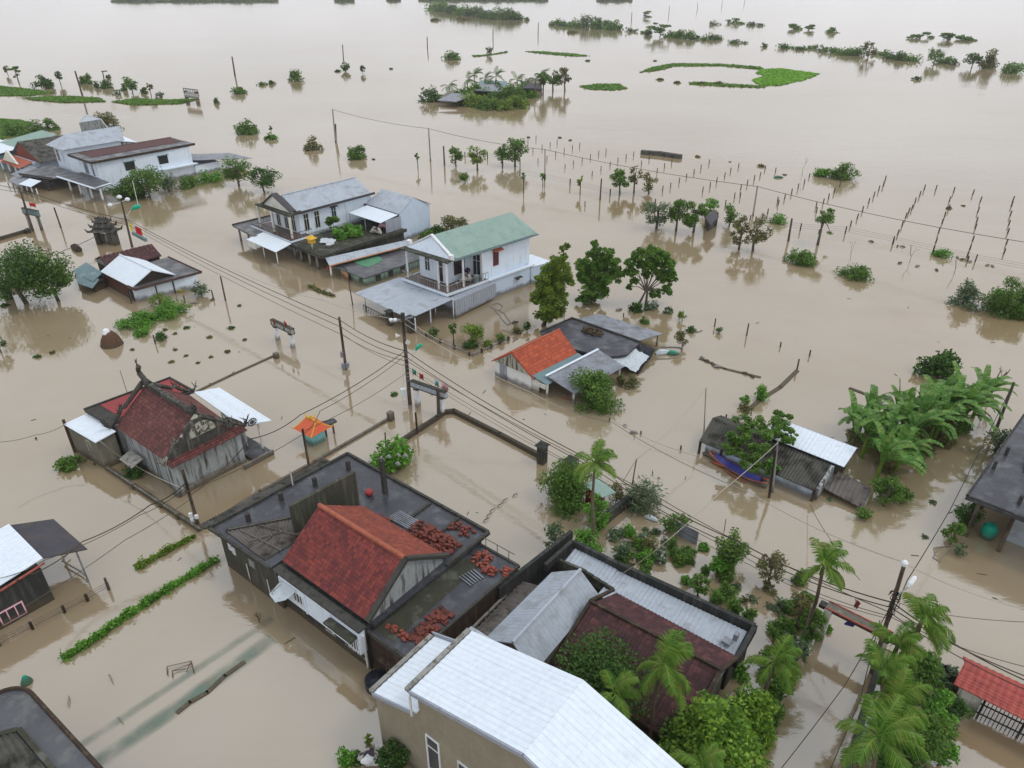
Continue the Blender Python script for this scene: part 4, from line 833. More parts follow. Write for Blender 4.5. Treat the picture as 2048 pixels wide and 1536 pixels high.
# ================================================================== 13. flat roof at the bottom left corner
h = thing('corner_house', 'wet grey flat roof with rounded corner at the bottom left of the picture', 'house', S(-27, 0))
oc = [(-23.6, -3), (-23.0, 3.1)]
arc = [(-29.9 + 1.3 - 1.3 * math.sin(a) * 1 if False else -28.7 - 1.2 * math.sin(a), 1.75 + 1.15 * math.cos(a)) for a in [math.pi / 2 * k / 7 for k in range(8)]]
oc = [(-19, -4), (-19.0, 3.3), (-23.0, 3.12)] + arc + [(-29.9, -4)]
MB().ext([e2(p, 0) for p in oc], 2.75, 2.95).build('roof_slab', 'wet_roof_grey', h)
MB().ext([e2((p[0] * .99, p[1] - .15), 0) for p in oc], -.8, 2.75).build('wall', 'mossy_wall', h)
mb = MB(); mb.path([e2(p, 3.0) for p in oc[1:]], .09, 6); mb.build('roof_kerb', 'brown_wall', h)
sheet_part(h, [(-28.3, .2, 3.12), (-27.3, 1.7, 3.12), (-22, 1.9, 3.05), (-22, -1.5, 3.05)], 'fibro', 'corrugated_roof', .32, .05)
mb = MB(); mb.bar(S(-28.3, .1, 3.1), S(-27.2, 1.8, 3.1), .2, .15); mb.bar(S(-27.2, 1.85, 3.1), S(-22, 2.05, 3.1), .2, .14); mb.build('kerb', 'moss_roof', h)

# ================================================================== 14. dark house at the left edge
h = thing('left_edge_house', 'dark walled house with white metal roof and a brown canopy at the left edge', 'house', S(-40, 5))
MB().ext(uvq([(-41.3, 1.5), (-37.3, 1.5), (-37.25, 6.55), (-41.6, 6.6)]), -.8, 2.35).build('wall', 'black_wall', h)
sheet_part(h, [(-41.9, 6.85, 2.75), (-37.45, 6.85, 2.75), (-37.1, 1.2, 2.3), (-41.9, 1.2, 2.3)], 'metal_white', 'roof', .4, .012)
MB().bar(S(-37.2, 6.8, 2.58), S(-36.95, 1.3, 2.15), .06, .1).build('red_fascia', 'pink_band', h)
sheet_part(h, [(-41.95, 6.9, 2.6), (-37.6, 6.9, 2.6), (-36.85, 8.8, 2.3), (-41.0, 8.75, 2.3)], 'metal_dark', 'canopy_roof', .18, .015)
for u, v in ((-37.05, 8.3), (-40.8, 8.4)): post(h, u, v, 2.3, .05, 'metal_grey', name='canopy_post')
window(h, (-37.3, 1.5), (-37.25, 6.55), 3.1, 1.2, .15, .9, 2, frame='pink_cloth')

# ================================================================== 15. small house with white roof, left
h = thing('white_roof_house', 'small weathered house with a bright white gable roof beside the big dark tree', 'house', S(-77, 33))
MB().ext(uvq([(-81.0, 30.5), (-74.2, 30.15), (-72.5, 36.4), (-79.8, 36.8)]), -.8, 1.55).build('wall', 'rust_wood', h)
wallq(h, (-72.42, 36.5), (-74.1, 30.2), -.8, 1.5, .1, 'white_wall', 'front_wall')
gable(h, [(-81.0, 30.6), (-74.0, 30.4), (-73.7, 34.6), (-80.8, 34.9)], 1.4, 1.75, 2.85, 'u', 'dark_wood', 'metal_white', .3, .15, .3, .01, ridge='metal_white')
flat(h, [(-74.6, 30.0), (-73.0, 30.0), (-72.2, 37.1), (-79.6, 37.4), (-79.6, 34.2), (-74.4, 34.2)], 1.68, .16, 'wet_roof_grey', 'flat_roof', (0, 1, 2), 'rust_wood', ph=.08)
sheet_part(h, [(-83.2, 31.4, 2.6), (-82.8, 37.3, 2.6), (-80.4, 37.0, 1.75), (-80.6, 31.2, 1.75)], 'tile_dark', 'rear_roof', .5, .05)
sheet_part(h, [(-83.2, 31.4, 2.6), (-82.8, 37.3, 2.6), (-85.2, 37.4, 1.7), (-85.4, 31.6, 1.7)], 'tile_dark', 'rear_roof', .5, .05)
MB().ext(uvq([(-85.0, 31.7), (-80.8, 31.5), (-80.6, 36.8), (-84.9, 37)]), -.8, 1.65).build('rear_wall', 'brown_wall', h)
mb = MB(); mb.add([e2((-85.1, 31.6), 1.6), e2((-80.8, 31.4), 1.6), e2((-83.1, 31.5), 2.5), e2((-85.1, 31.9), 1.6), e2((-80.8, 31.7), 1.6), e2((-83.1, 31.8), 2.5)], [(0, 1, 2), (3, 5, 4), (0, 2, 5, 3), (2, 1, 4, 5)]); mb.build('rear_gable', 'concrete', h)
sheet_part(h, [(-85.9, 30.9, 1.5), (-81.2, 30.5, 1.45), (-80.2, 28.9, 1.15), (-85.3, 29.0, 1.15)], 'metal_teal', 'side_roof', .35, .02)
sheet_part(h, [(-85.0, 29.2, 1.2), (-80.2, 29.6, 1.2), (-79.0, 28.2, .9), (-81.8, 27.9, .9)], 'metal_teal', 'side_roof', .35, .02)
MB().ext(uvq([(-84.6, 28.9), (-80.0, 28.8), (-80.6, 30.6), (-85.0, 31.2)]), -.6, 1.0).build('side_wall', 'dark_wood', h)
window(h, (-74.1, 30.2), (-72.42, 36.5), 2.2, 1.5, .1, 1.05, 1, frame='white_wall', pane='white_wall', name='door')
window(h, (-74.1, 30.2), (-72.42, 36.5), 5.0, 1.2, .1, 1.2, 1, frame='metal_cladding', pane='metal_grey', name='door')
window(h, (-81.0, 30.5), (-74.2, 30.15), 6.0, .6, .0, 1.1, 0, frame='dark_wood', pane='metal_teal')
for u, v in ((-74.0, 29.7), (-73.4, 32.3), (-72.9, 34.0)): post(h, u, v, 1.5, .07, 'dark_wood', name='porch_post')

# ================================================================== 16. cluster at the upper left
h = thing('red_roof_house', 'two storey blue-white house with a flat maroon roof and front balcony, upper left', 'house', S(-122, 55))
MB().ext(uvq([(-126.4, 48.9), (-119.4, 48.6), (-119.4, 64.2), (-126.8, 64.6)]), -.8, 4.85).build('wall', 'white_wall', h)
flat(h, [(-127.4, 48.0), (-118.9, 47.7), (-119.3, 65.2), (-127.9, 65.5)], 5.1, .3, 'wet_roof_grey', 'roof_slab', None)
MB().ext(uvq([(-127.1, 49.5), (-121.9, 49.3), (-122.3, 64.9), (-127.6, 65.1)]), 5.1, 5.13).build('red_roof_patch', 'tile_dark', h)
MB().path([e2(p, 5.05) for p in ((-127.4, 65.5), (-127.4, 48.0), (-118.9, 47.7), (-119.3, 65.2))], .14, 4).build('roof_edge', 'brown_wall', h)
window(h, (-126.4, 48.9), (-119.4, 48.6), 2.7, 1.5, 2.4, 2.2, 2, frame='white_wall', name='door')
window(h, (-126.4, 48.9), (-119.4, 48.6), 5.2, .9, 2.4, 2.0, 1, frame='white_wall')
window(h, (-119.4, 48.6), (-119.4, 64.2), 5.0, 1.6, 2.8, 1.3, 1, frame='dark_wood', hood='metal_teal')
window(h, (-119.4, 48.6), (-119.4, 64.2), 10.6, 1.6, 2.8, 1.3, 1, frame='dark_wood', hood='metal_teal')
flat(h, [(-126.5, 45.2), (-114.4, 45.4), (-115.6, 48.4), (-126.0, 48.9)], 2.4, .25, 'wet_roof_grey', 'balcony_slab', None)
MB().path([e2(p, 2.3) for p in ((-126.5, 45.2), (-114.4, 45.4), (-115.6, 48.4))], .14, 4).build('balcony_edge', 'white_wall', h)
for u, v in ((-124.5, 45.9), (-117.3, 45.9), (-115.1, 46.4), (-121, 45.9)): post(h, u, v, 2.2, .16, 'white_plastic', name='porch_column')
MB().bar(S(-119.0, 57, 2.0), S(-119.0, 64.6, 2.0), 1.0, .16).build('side_canopy', 'white_wall', h)
MB().ext(uvq([(-124.5, 64.4), (-119.2, 64.2), (-119.4, 69), (-124.5, 69.2)]), -.8, 1.5).build('rear_annex_wall', 'white_wall', h)
sheet_part(h, [(-125.5, 64.7, 2.5), (-118.9, 64.4, 2.5), (-117.5, 74.5, 1.3), (-124.5, 74.5, 1.3)], 'metal_grey', 'rear_annex_roof', .5, .02)

h = thing('white_gable_house', 'two storey white house with pale metal hipped roof behind the maroon roofed house', 'house', S(-138, 54))
c = [(-137.0, 49.8), (-131.5, 49.5), (-131.5, 58.5), (-137.3, 59.2)]
MB().ext(uvq(c), -.8, 5.2).build('wall', 'white_wall', h)
A = [e2(p, 5.2) for p in ((-137.7, 49.0), (-130.9, 48.7), (-130.9, 59.0), (-137.9, 59.7))]; R0 = e2((-134.7, 51.5), 6.9); R1 = e2((-134.7, 60.5), 6.9)
MB().sheet(R0, R1, A[2], A[1], .5, .015).build('roof', 'metal_pale', h); MB().sheet(R0, R1, A[3], A[0], .5, .015).build('roof', 'metal_pale', h)
MB().slab([A[0], A[1], R0], .05).build('hip', 'metal_pale', h); MB().slab([A[2], A[3], R1], .05).build('hip', 'metal_pale', h)
window(h, c[1], c[2], 2.6, 1.0, 2.6, 1.9, 2, name='door'); window(h, c[1], c[2], 4.4, .5, 2.9, 1.1, 0); window(h, c[1], c[2], 5.6, .9, 2.9, 1.1, 1)
window(h, c[0], c[1], 1.2, 1.2, 2.6, 2.0, 1, name='door'); window(h, c[0], c[1], 3.4, 1.0, 2.6, 1.8, 3, frame='white_wall', pane='blue_wall')

h = thing('brick_gable_house', 'low house with a brick gable and small orange awning in the upper left cluster', 'house', S(-148, 50))
MB().ext(uvq([(-151, 47.5), (-142.0, 47.5), (-142.0, 56), (-151, 56)]), -.8, 1.8).build('wall', 'blue_wall', h)
sheet_part(h, [(-147.5, 48.2, 4.6), (-147.5, 56.5, 4.6), (-151.8, 56.5, 2.3), (-151.8, 48.2, 2.3)], 'metal_pale', 'roof', .5, .02)
mb = MB(); mb.prism([e2((-151.2, 48.7), 1.8), e2((-140.5, 48.7), 1.8), e2((-147.5, 48.7), 4.5)], [e2((-151.2, 48.4), 1.8), e2((-140.5, 48.4), 1.8), e2((-147.5, 48.4), 4.5)]); mb.build('brick_gable', 'brick', h)
sheet_part(h, [(-147.5, 48.2, 4.6), (-147.5, 56.5, 4.6), (-140.4, 56.5, 2.0), (-140.4, 48.2, 2.0)], 'fibro', 'roof', .5, .02)
sheet_part(h, [(-149.5, 47.5, 2.2), (-140.8, 47.3, 2.2), (-139.8, 44.6, 1.75), (-149.2, 44.9, 1.75)], 'clay_ridge', 'orange_awning', .4, .03)
mb = MB(); mb.prism([e2((-147.8, 45.5), 2.0), e2((-142.0, 45.5), 2.0), e2((-144.9, 45.5), 4.0)], [e2((-147.8, 45.2), 2.0), e2((-142.0, 45.2), 2.0), e2((-144.9, 45.2), 4.0)]); mb.build('porch_pediment', 'cream_wall', h)
for u in (-148.5, -145.5, -142.7, -140.4): post(h, u, 45.0, 1.8, .16, 'white_wall', name='porch_column')
h = thing('shop_house', 'low shop with grey awnings and white posts left of the maroon roofed house', 'house', S(-133, 46))
MB().ext(uvq([(-139, 44), (-128, 44), (-128, 48.7), (-139, 48.7)]), -.8, 1.6).build('wall', 'black_wall', h)
flat(h, [(-134.5, 42.6), (-127.2, 44.6), (-127.6, 49.0), (-137.5, 48.6)], 2.0, .2, 'wet_roof_grey', 'roof_slab', (0,), 'dark_concrete')
sheet_part(h, [(-139.8, 46.5, 1.9), (-136.5, 46.4, 1.9), (-133.5, 42.3, 1.5), (-138.0, 42.5, 1.5)], 'metal_grey', 'awning', .4, .02)
sheet_part(h, [(-137.5, 43.6, 1.6), (-132.0, 43.4, 1.6), (-129.5, 40.8, 1.2), (-135, 41, 1.2)], 'metal_grey', 'awning', .4, .02)
sheet_part(h, [(-131.5, 43, 1.7), (-128.3, 43.4, 1.7), (-127.2, 41.3, 1.35), (-130.7, 40.9, 1.35)], 'metal_white', 'white_awning', .4, .01)
for k in range(7): post(h, -137.5 + k * 1.9, 41.6, 1.2, .1, 'white_plastic', name='awning_post')
h = thing('green_shed', 'grey-green shed with pale roof at the far left edge', 'shed', S(-158, 46))
MB().ext(uvq([(-163, 43.5), (-151.5, 43.5), (-151.5, 50), (-163, 50)]), -.8, 2.1).build('wall', 'metal_teal', h)
sheet_part(h, [(-163, 50.3, 2.9), (-151.2, 50.3, 2.9), (-151, 43.2, 2.2), (-163, 43.2, 2.2)], 'metal_white', 'roof', .5, .02)
sheet_part(h, [(-158, 56.3, 4.2), (-151.2, 56.3, 4.2), (-151, 49.2, 2.8), (-160, 49.2, 2.8)], 'metal_green', 'rear_roof', .5, .02)
h = thing('back_house', 'small grey house with pale metal gable roof wrapped by a leafy tree', 'house', at(212, 262, 0))
a0, a1, a2, a3 = at(156, 247, 2.5), at(196, 243, 2.5), at(222, 255, 2.5), at(214, 238, 3)
R0, R1 = V3(at(171, 229, 4.6)), V3(at(203, 239, 4.6)); E0, E1 = V3(at(158, 246, 2.6)), V3(at(196, 256, 2.6)); F0 = R0 * 2 - E0; F1 = R1 * 2 - E1; F0.z = F1.z = 2.6
mb = MB(); q = [Vector((p.x, p.y, -.8)) for p in (E0, E1, F1, F0)] + [E0, E1, F1, F0, R0, R1]
mb.add(q, [(0, 1, 5, 4), (1, 2, 6, 9, 5), (2, 3, 7, 6), (3, 0, 4, 8, 7), (4, 5, 9, 8), (8, 9, 6, 7)]); mb.build('wall', 'grey_plaster', h)
u_ = Vector((0, 0, .1)); MB().sheet(R0 + u_, R1 + u_, E1 + u_, E0 + u_, .5, .02).build('roof', 'metal_white', h); MB().sheet(R0 + u_, R1 + u_, F1 + u_, F0 + u_, .5, .02).build('roof', 'metal_white', h)
h = thing('back_shed', 'low shed with pale sloping roof behind the white two storey house, upper left', 'shed', at(245, 290, 0))
q = [at(225, 268, 2.4), at(241, 270, 2.4), at(274, 284, 1.6), at(229, 281, 1.9)]
MB().slab([V3(p) for p in (q[3], q[2], q[1], q[0])], .12).build('roof', 'metal_white', h)
MB().ext([q[3], q[2], q[1], q[0]], -.6, 1.45).build('wall', 'grey_plaster', h)

# ================================================================== red tiled gateway, lower right
h = thing('tiled_gateway', 'gateway roof of bright red tiles over tan wall and black barred gate', 'gateway', S(4.5, 30))
sheet_part(h, [(3.0, 30.75, 2.0), (9, 30.55, 2.0), (9, 29.2, 1.62), (2.85, 29.45, 1.62)], 'tile_bright', 'roof', .3, .02, 4, .02)
sheet_part(h, [(3.0, 30.75, 2.0), (9, 30.55, 2.0), (9, 31.2, 1.75), (2.9, 31.3, 1.75)], 'tile_bright', 'roof', .3, .02, 2, .02)
MB().ext(uvq([(3.2, 30.1), (4.15, 30.05), (4.15, 30.9), (3.2, 30.9)]), -.6, 1.7).build('pillar', 'cream_wall', h)
g = MB(); 
for k in range(24): g.tube(S(4.2 + k * .16, 29.75, -.4), S(4.2 + k * .16, 29.75, 1.25), .025, .025, 4)
for z in (.35, .95): g.bar(S(4.1, 29.75, z), S(8.2, 29.75, z), .05, .06)
for k in (0, 10): g.bar(S(4.2 + k * .16, 29.75, -.4), S(4.2 + k * .16, 29.75, 1.3), .09, .09)
g.build('barred_gate', 'cable', h)
# ------------------------------------------------------------------ vegetation builders
def leaf_mesh(name, C_, mat, parent, size, elong=1.6, rs=None, up=.35, org=None, flat=.45):
    """C_: (n,3) leaf centres in world space -> one mesh of small leaf quads"""
    rs = rs or np.random.RandomState(1); n = len(C_)
    a = rs.normal(size=(n, 3)); a[:, 2] *= (1 - up); a /= np.linalg.norm(a, axis=1)[:, None]
    b = rs.normal(size=(n, 3)); b -= (a * b).sum(1)[:, None] * a; b /= np.linalg.norm(b, axis=1)[:, None]
    # leaves tend to face upward: keep b more horizontal
    b[:, 2] *= flat; b /= np.linalg.norm(b, axis=1)[:, None]
    s = size * rs.uniform(.6, 1.3, size=(n, 1)); L = a * s * elong / 2; W_ = b * s / 2
    V = np.stack([C_ - L, C_ - L * .1 + W_, C_ + L, C_ - L * .1 - W_], 1).reshape(-1, 3)
    o0 = np.array(wloc(parent)) if parent else np.array(org); V = V - o0
    me = bpy.data.meshes.new(name); me.vertices.add(4 * n); me.vertices.foreach_set('co', V.astype(np.float32).ravel())
    me.loops.add(4 * n); me.loops.foreach_set('vertex_index', np.arange(4 * n, dtype=np.int32))
    me.polygons.add(n); me.polygons.foreach_set('loop_start', np.arange(0, 4 * n, 4, dtype=np.int32)); me.update(calc_edges=True)
    me.materials.append(M[mat]); o = bpy.data.objects.new(name, me); COL.objects.link(o)
    if parent: o.parent = parent
    else: o.location = tuple(o0)
    return o
def clumps(rs, c, rx, rz, nc, cr, n, flat=1., shell=.55, zmin=.03, cone=0.):
    """leaf centres gathered in clumps spread over an ellipsoid"""
    d = rs.normal(size=(nc, 3)); d /= np.linalg.norm(d, axis=1)[:, None]
    r = rs.uniform(shell, 1, size=(nc, 1)) ** .8; K = d * r * np.array([rx, rx, rz])
    if cone: K[:, :2] *= (1 - cone * np.clip((K[:, 2:3] + rz) / (2 * rz), 0, 1))
    K += np.array(c); K = K[K[:, 2] > zmin - cr * .3]
    if len(K) == 0: K = np.array([c])
    w_ = rs.uniform(.35, 1.3, size=len(K)); idx = rs.choice(len(K), size=n, p=w_ ** 2 / (w_ ** 2).sum())
    g = rs.normal(size=(n, 3)); g /= np.linalg.norm(g, axis=1)[:, None]; g *= (rs.uniform(.05, 1, size=(n, 1)) ** .5) * cr * .95 * w_[idx][:, None] * np.array([1, 1, flat]); P = K[idx] + g
    return P[P[:, 2] > zmin], K
KINDS = {   # leaf material, leaf size factor, elongation, number of clumps, clump radius (share of crown), fill, flatness
    'round':   ('leaf_dark', 1.5, 46, .30, 1.0, .75),
    'mango':   ('leaf_mango', 1.7, 120, .15, 1.2, .9),
    'mid':     ('leaf_mid', 1.6, 40, .30, 1.0, .8),
    'bright':  ('leaf_bright', 1.6, 34, .30, 1.0, .8),
    'yellow':  ('leaf_yellow', 2.0, 34, .30, .8, .8),
    'grey':    ('leaf_grey', 2.6, 34, .26, .55, .9),
    'brown':   ('leaf_brown', 2.4, 30, .26, .6, .9),
    'sparse':  ('leaf_mid', 1.8, 13, .22, .35, .6),
    'tier':    ('leaf_mid', 1.5, 16, .30, .8, .25),
    'feather': ('leaf_grey', 5.0, 30, .34, .8, 1.),
}
SEED = [10]
def plant(name, label, px, py, wpx, ytop, kind='round', cat=None, group=None, trunk=None, lsz=None, low=False, dens=1., lean=0.):
    """tree or bush standing at photo pixel (px,py), wpx wide, its top at row ytop"""
    SEED[0] += 1; rs = np.random.RandomState(SEED[0]); rg = random.Random(SEED[0])
    g = at(px, py); m = depth_of(g) / FPX; rx = max(.12, wpx * m / 2); H = max(.15, height(px, py, ytop) * 1.02)
    mat, el, nc, cr, fill, fl = KINDS[kind]
    near = m * 2                                       # metres per rendered pixel
    ls = lsz or min(max(.10, near * 1.25), rx * .5)
    if trunk is None: trunk = H > rx * 1.5
    base = (g[0], g[1] + (0 if trunk else rx * .6), 0)
    root = thing(name, label, cat or ('tree' if name.endswith('tree') else 'bush'), base, group)
    if trunk:
        rz = min(H * .46, rx * 1.5); cz = H - rz * 1.0; rx *= rs.uniform(.85, 1.1); nc = max(9, int(nc * rs.uniform(.35, .7)))
        if low: rz = H * .5; cz = H * .5
    else:
        rz = H; cz = 0.
        if H < rx * .7: nc = int(nc * 1.2)
    c = (base[0] + lean * rx, base[1], cz)
    area = 4 * math.pi * rx * max(rz, rx * .5); n = int(dens * fill * area / (ls * ls * el * .5) * 1.15)
    n = max(80, min(n, 22000))
    P, K = clumps(rs, c, rx * .86, rz * .86, nc, cr * max(rx, .6 * rz) * 1.6, n, fl, .45 if trunk else .3)
    if len(P): leaf_mesh('crown' if trunk else 'foliage', P, mat, root, ls, el, rs)
    mb = MB(); tr = max(.03, min(.22, H * .022 + rx * .02))
    if trunk:
        top = V3(c) + Vector((0, 0, rz * .25)); b0 = Vector((base[0], base[1], -.5)); mid = b0.lerp(top, .5) + Vector((rg.uniform(-.1, .1) * rx, rg.uniform(-.1, .1) * rx, 0))
        mb.path([b0, mid, top], [tr * 1.3, tr, tr * .5], 6)
        for k in range(min(9, len(K))):
            q = V3(K[k * len(K) // 9 if len(K) > 9 else k]); s0 = b0.lerp(top, rg.uniform(.45, .95)); mb.path([s0, s0.lerp(q, .5) + Vector((0, 0, .1 * rz)), q], [tr * .5, tr * .35, tr * .12], 4)
        mb.build('trunk', 'bark', root)
    else:
        for k in range(min(7, len(K))):
            q = V3(K[k]); 
            if q.z > .1: mb.path([Vector((base[0], base[1], -.3)), q], [tr * .7, tr * .2], 4)
        if mb.v: mb.build('stem', 'bark', root)
    return root
def tuft(px, py, w, label, group, mat='leaf_dark', hz=.5, sz=None):
    SEED[0] += 1; rs = np.random.RandomState(SEED[0]); g = at(px, py); m = depth_of(g) / FPX; r = w * m / 2 * .72
    ls = sz or max(.1, min(m * 3, r * .6)); n = int(60 + 90 * min(2, r))
    P = rs.normal(size=(n, 3)) * np.array([r * .5, r * .5, r * hz * .5]) + np.array([g[0], g[1], r * .15]); P[:, 2] = np.abs(P[:, 2])
    o = leaf_mesh('floating_plant', P, mat, None, ls, 2., rs, org=g)
    return tag(o, label, 'plant', group)
def palm(name, label, bx, by, cx, cy, L, nf=11, droop=1., hang=.4, mat='palm_leaf', seed=1, r=.11, trunk=True, H=None, windx=.25):
    """feather palm: foot at pixel (bx,by), crown heart at pixel (cx,cy)"""
    rg = random.Random(seed); g = V3(at(bx, by)); H = H or height(bx, by, cy); t = V3(at(cx, cy, H))
    root = thing(name, label, 'palm', tuple(g))
    mb = MB(); mid = g.lerp(t, .55) + Vector((rg.uniform(-.25, .25), 0, 0))
    mb.path([g - Vector((0, 0, .6)), g.lerp(t, .25), mid, t], [r * 1.3, r, r * .9, r * .8], 8); mb.build('trunk', 'palm_bark', root)
    MB().path([t - Vector((0, 0, .7)), t + Vector((0, 0, .1))], [r * .95, r * .6], 8).build('crownshaft', 'leaf_mid', root)
    for k in range(nf):
        az = 2 * math.pi * k / nf + rg.uniform(-.3, .3); el = R(rg.choice([75, 55, 35, 15, -5])) if k else R(85)
        Lk = L * rg.uniform(.8, 1.1); d = Vector((math.cos(az) * math.cos(el) + windx, math.sin(az) * math.cos(el), math.sin(el))).normalized()
        pts = [t.copy()]; n = 9; step = Lk / n
        for i in range(n):
            d = (d + Vector((windx * .06, 0, -.13 * droop * (i + 1) / n * 2.2))).normalized(); pts.append(pts[-1] + d * step)
        mb = MB(); mb.path(pts, [.035 * (1 - i / (n + 1)) + .008 for i in range(n + 1)], 4)
        vs = []; fs = []
        m_ = 46
        for i in range(m_):
            f = .12 + .88 * i / (m_ - 1); x = f * n; j = min(n - 1, int(x)); p = pts[j].lerp(pts[j + 1], x - j); dd = (pts[j + 1] - pts[j]).normalized()
            side = dd.cross(Vector((0, 0, 1)));  side = side.normalized() if side.length > .05 else Vector((1, 0, 0))
            ll = L * .34 * math.sin(math.pi * (.12 + .80 * f)) ** .7 * rg.uniform(.8, 1.1)
            for sg in (-1, 1):
                q = (side * sg * .75 + dd * .65 + Vector((0, 0, -hang * rg.uniform(.4, 1.3)))).normalized(); w0 = dd * .024
                e = p + q * ll + Vector((0, 0, -ll * hang * .18)); mid2 = p + q * ll * .5
                b = len(vs); vs += [p - w0 * .5, p + w0 * .5, mid2 + w0 * .8, e, mid2 - w0 * .8]; fs += [(b, b + 1, b + 2, b + 3, b + 4)]
        mb.add(vs, fs); mb.build('frond', mat, root)
    return root
def banana(px, py, ytop, seed, label, s=1., nl=9):
    rg = random.Random(seed); g = V3(at(px, py)); H = height(px, py, ytop) * .52
    root = thing('banana_plant', label, 'banana plant', tuple(g), 'banana plants in the flooded grove')
    MB().path([g - Vector((0, 0, .5)), g + Vector((.05, 0, H))], [.16, .09], 8).build('stem', 'leaf_yellow', root)
    t = g + Vector((0, 0, H * .97))
    for k in range(nl):
        az = 2 * math.pi * k / nl + rg.uniform(-.35, .35); el = R(rg.uniform(25, 82)); L = (2.0 + rg.uniform(-.4, .5)) * s
        d = Vector((math.cos(az) * math.cos(el) + .25, math.sin(az) * math.cos(el), math.sin(el))).normalized(); pts = [t - Vector((0, 0, rg.uniform(0, .9)))]
        n = 10
        for i in range(n): d = (d + Vector((.02, 0, -.17 * (i + 1) / n * 1.8))).normalized(); pts.append(pts[-1] + d * L / n)
        vs = []; fs = []; m_ = 30
        for i in range(m_):                            # blade split into narrow strips by the wind
            f = .08 + .92 * i / m_; x = f * n; j = min(n - 1, int(x)); p = pts[j].lerp(pts[j + 1], x - j); x2 = min(n - .001, (f + .92 / m_ * rg.choice([1.06, 1.06, 1.0, .8])) * n); j2 = min(n - 1, int(x2)); p2 = pts[j2].lerp(pts[j2 + 1], x2 - j2)
            dd = (pts[j + 1] - pts[j]).normalized(); sd = dd.cross(Vector((0, 0, 1))); sd = sd.normalized() if sd.length > .05 else Vector((1, 0, 0)); up = sd.cross(dd)
            w = .20 * s * math.sin(math.pi * min(1, (f - .03) * .97)) ** .5 + .01
            for sg in (-1, 1):
                tip = sd * sg * w + up * w * (.3 + rg.uniform(-.06, .06)) + dd * w * .3 - Vector((0, 0, w * rg.uniform(.0, .12))); k0 = len(vs); vs += [p, p2, p2 + tip, p + tip]; fs.append((k0, k0 + 1, k0 + 2, k0 + 3))
        mb = MB().add(vs, fs); mb.path(pts, [.025 * (1 - i / (n + 2)) for i in range(n + 1)], 4); mb.build('leaf', 'banana_leaf', root, smooth=True)
    return root
def bare_tree(name, label, px, py, ytop, spread, seed, cat='tree', mat='bark', thick=1.):
    rg = random.Random(seed); g = V3(at(px, py)); H = height(px, py, ytop); root = thing(name, label, cat, tuple(g))
    mb = MB()
    def grow(p, d, L, r, k):
        q = p + d * L; mb.path([p, p.lerp(q, .5) + Vector((rg.uniform(-.04, .04) * L, 0, 0)), q], [r, r * .85, r * .65], 5)
        if k == 0: return
        for _ in range(rg.choice([2, 2, 3])):
            dd = (d + Vector((rg.uniform(-1, 1) * spread, rg.uniform(-1, 1) * spread, rg.uniform(0, .5)))).normalized(); grow(q, dd, L * rg.uniform(.55, .8), r * .6, k - 1)
    grow(g - Vector((0, 0, .3)), Vector((rg.uniform(-.15, .15), 0, 1)).normalized(), H * .42, .07 * thick * max(1, H / 4), 3)
    mb.build('trunk', mat, root); return root
def grass_patch(name, label, pix, n, h=.12, mat='grass', cat='grass'):
    h = min(h, .22); n = int(n * 1.6)
    """ground cover over an outline given in photo pixels"""
    SEED[0] += 1; rs = np.random.RandomState(SEED[0]); poly = [at(x, y)[:2] for x, y in pix]; A = np.array(poly)
    lo, hi = A.min(0), A.max(0); P = []
    while len(P) < n:
        q = rs.uniform(lo, hi); ins = False; j = len(poly) - 1
        for i in range(len(poly)):
            if (poly[i][1] > q[1]) != (poly[j][1] > q[1]) and q[0] < (poly[j][0]-poly[i][0]) * (q[1]-poly[i][1]) / (poly[j][1]-poly[i][1]) + poly[i][0]: ins = not ins
            j = i
        if ins: P.append((q[0], q[1], rs.uniform(.02, h)))
    P = np.array(P); ctr = (P[:, 0].mean(), P[:, 1].mean(), 0)
    area = 0.5 * abs(sum(poly[i][0] * poly[(i+1) % len(poly)][1] - poly[(i+1) % len(poly)][0] * poly[i][1] for i in range(len(poly))))
    ls = math.sqrt(area / n) * 1.9
    o = leaf_mesh(name, P, mat, None, ls, 1.5, rs, up=.88, org=ctr, flat=.12); return tag(o, label, cat, None, 'stuff')
def hedge(label, pts, wd, hh, mat, n, name='hedge', cat='hedge', ls=.16):
    SEED[0] += 1; rs = np.random.RandomState(SEED[0]); g = [V3(at(x, y)) for x, y in pts]; P = []
    L = sum((b - a).length for a, b in zip(g, g[1:])); root = thing(name, label, cat, tuple(g[0])); mb = MB()
    for a, b in zip(g, g[1:]):
        k = int(n * (b - a).length / L); t = rs.uniform(0, 1, k); w_ = 1 + .45 * np.sin(t * L * 2.3) * np.sin(t * L * .9 + 1)
        q = np.array(a)[None] * (1 - t[:, None]) + np.array(b)[None] * t[:, None]
        off = rs.normal(size=(k, 3)) * np.array([wd * .45, wd * .45, hh * .4]) * w_[:, None]; q = q + off; q[:, 2] = np.abs(q[:, 2]) + .02; P.append(q)
        for i in range(int((b - a).length / .8)): p = a.lerp(b, (i + .5) * .8 / (b - a).length); mb.tube((p.x, p.y, -.3), (p.x, p.y, hh * .6), .02, .01, 4)
    leaf_mesh('foliage', np.concatenate(P), mat, root, ls, 1.8, rs)
    if mb.v: mb.build('stem', 'bark', root)
    return root

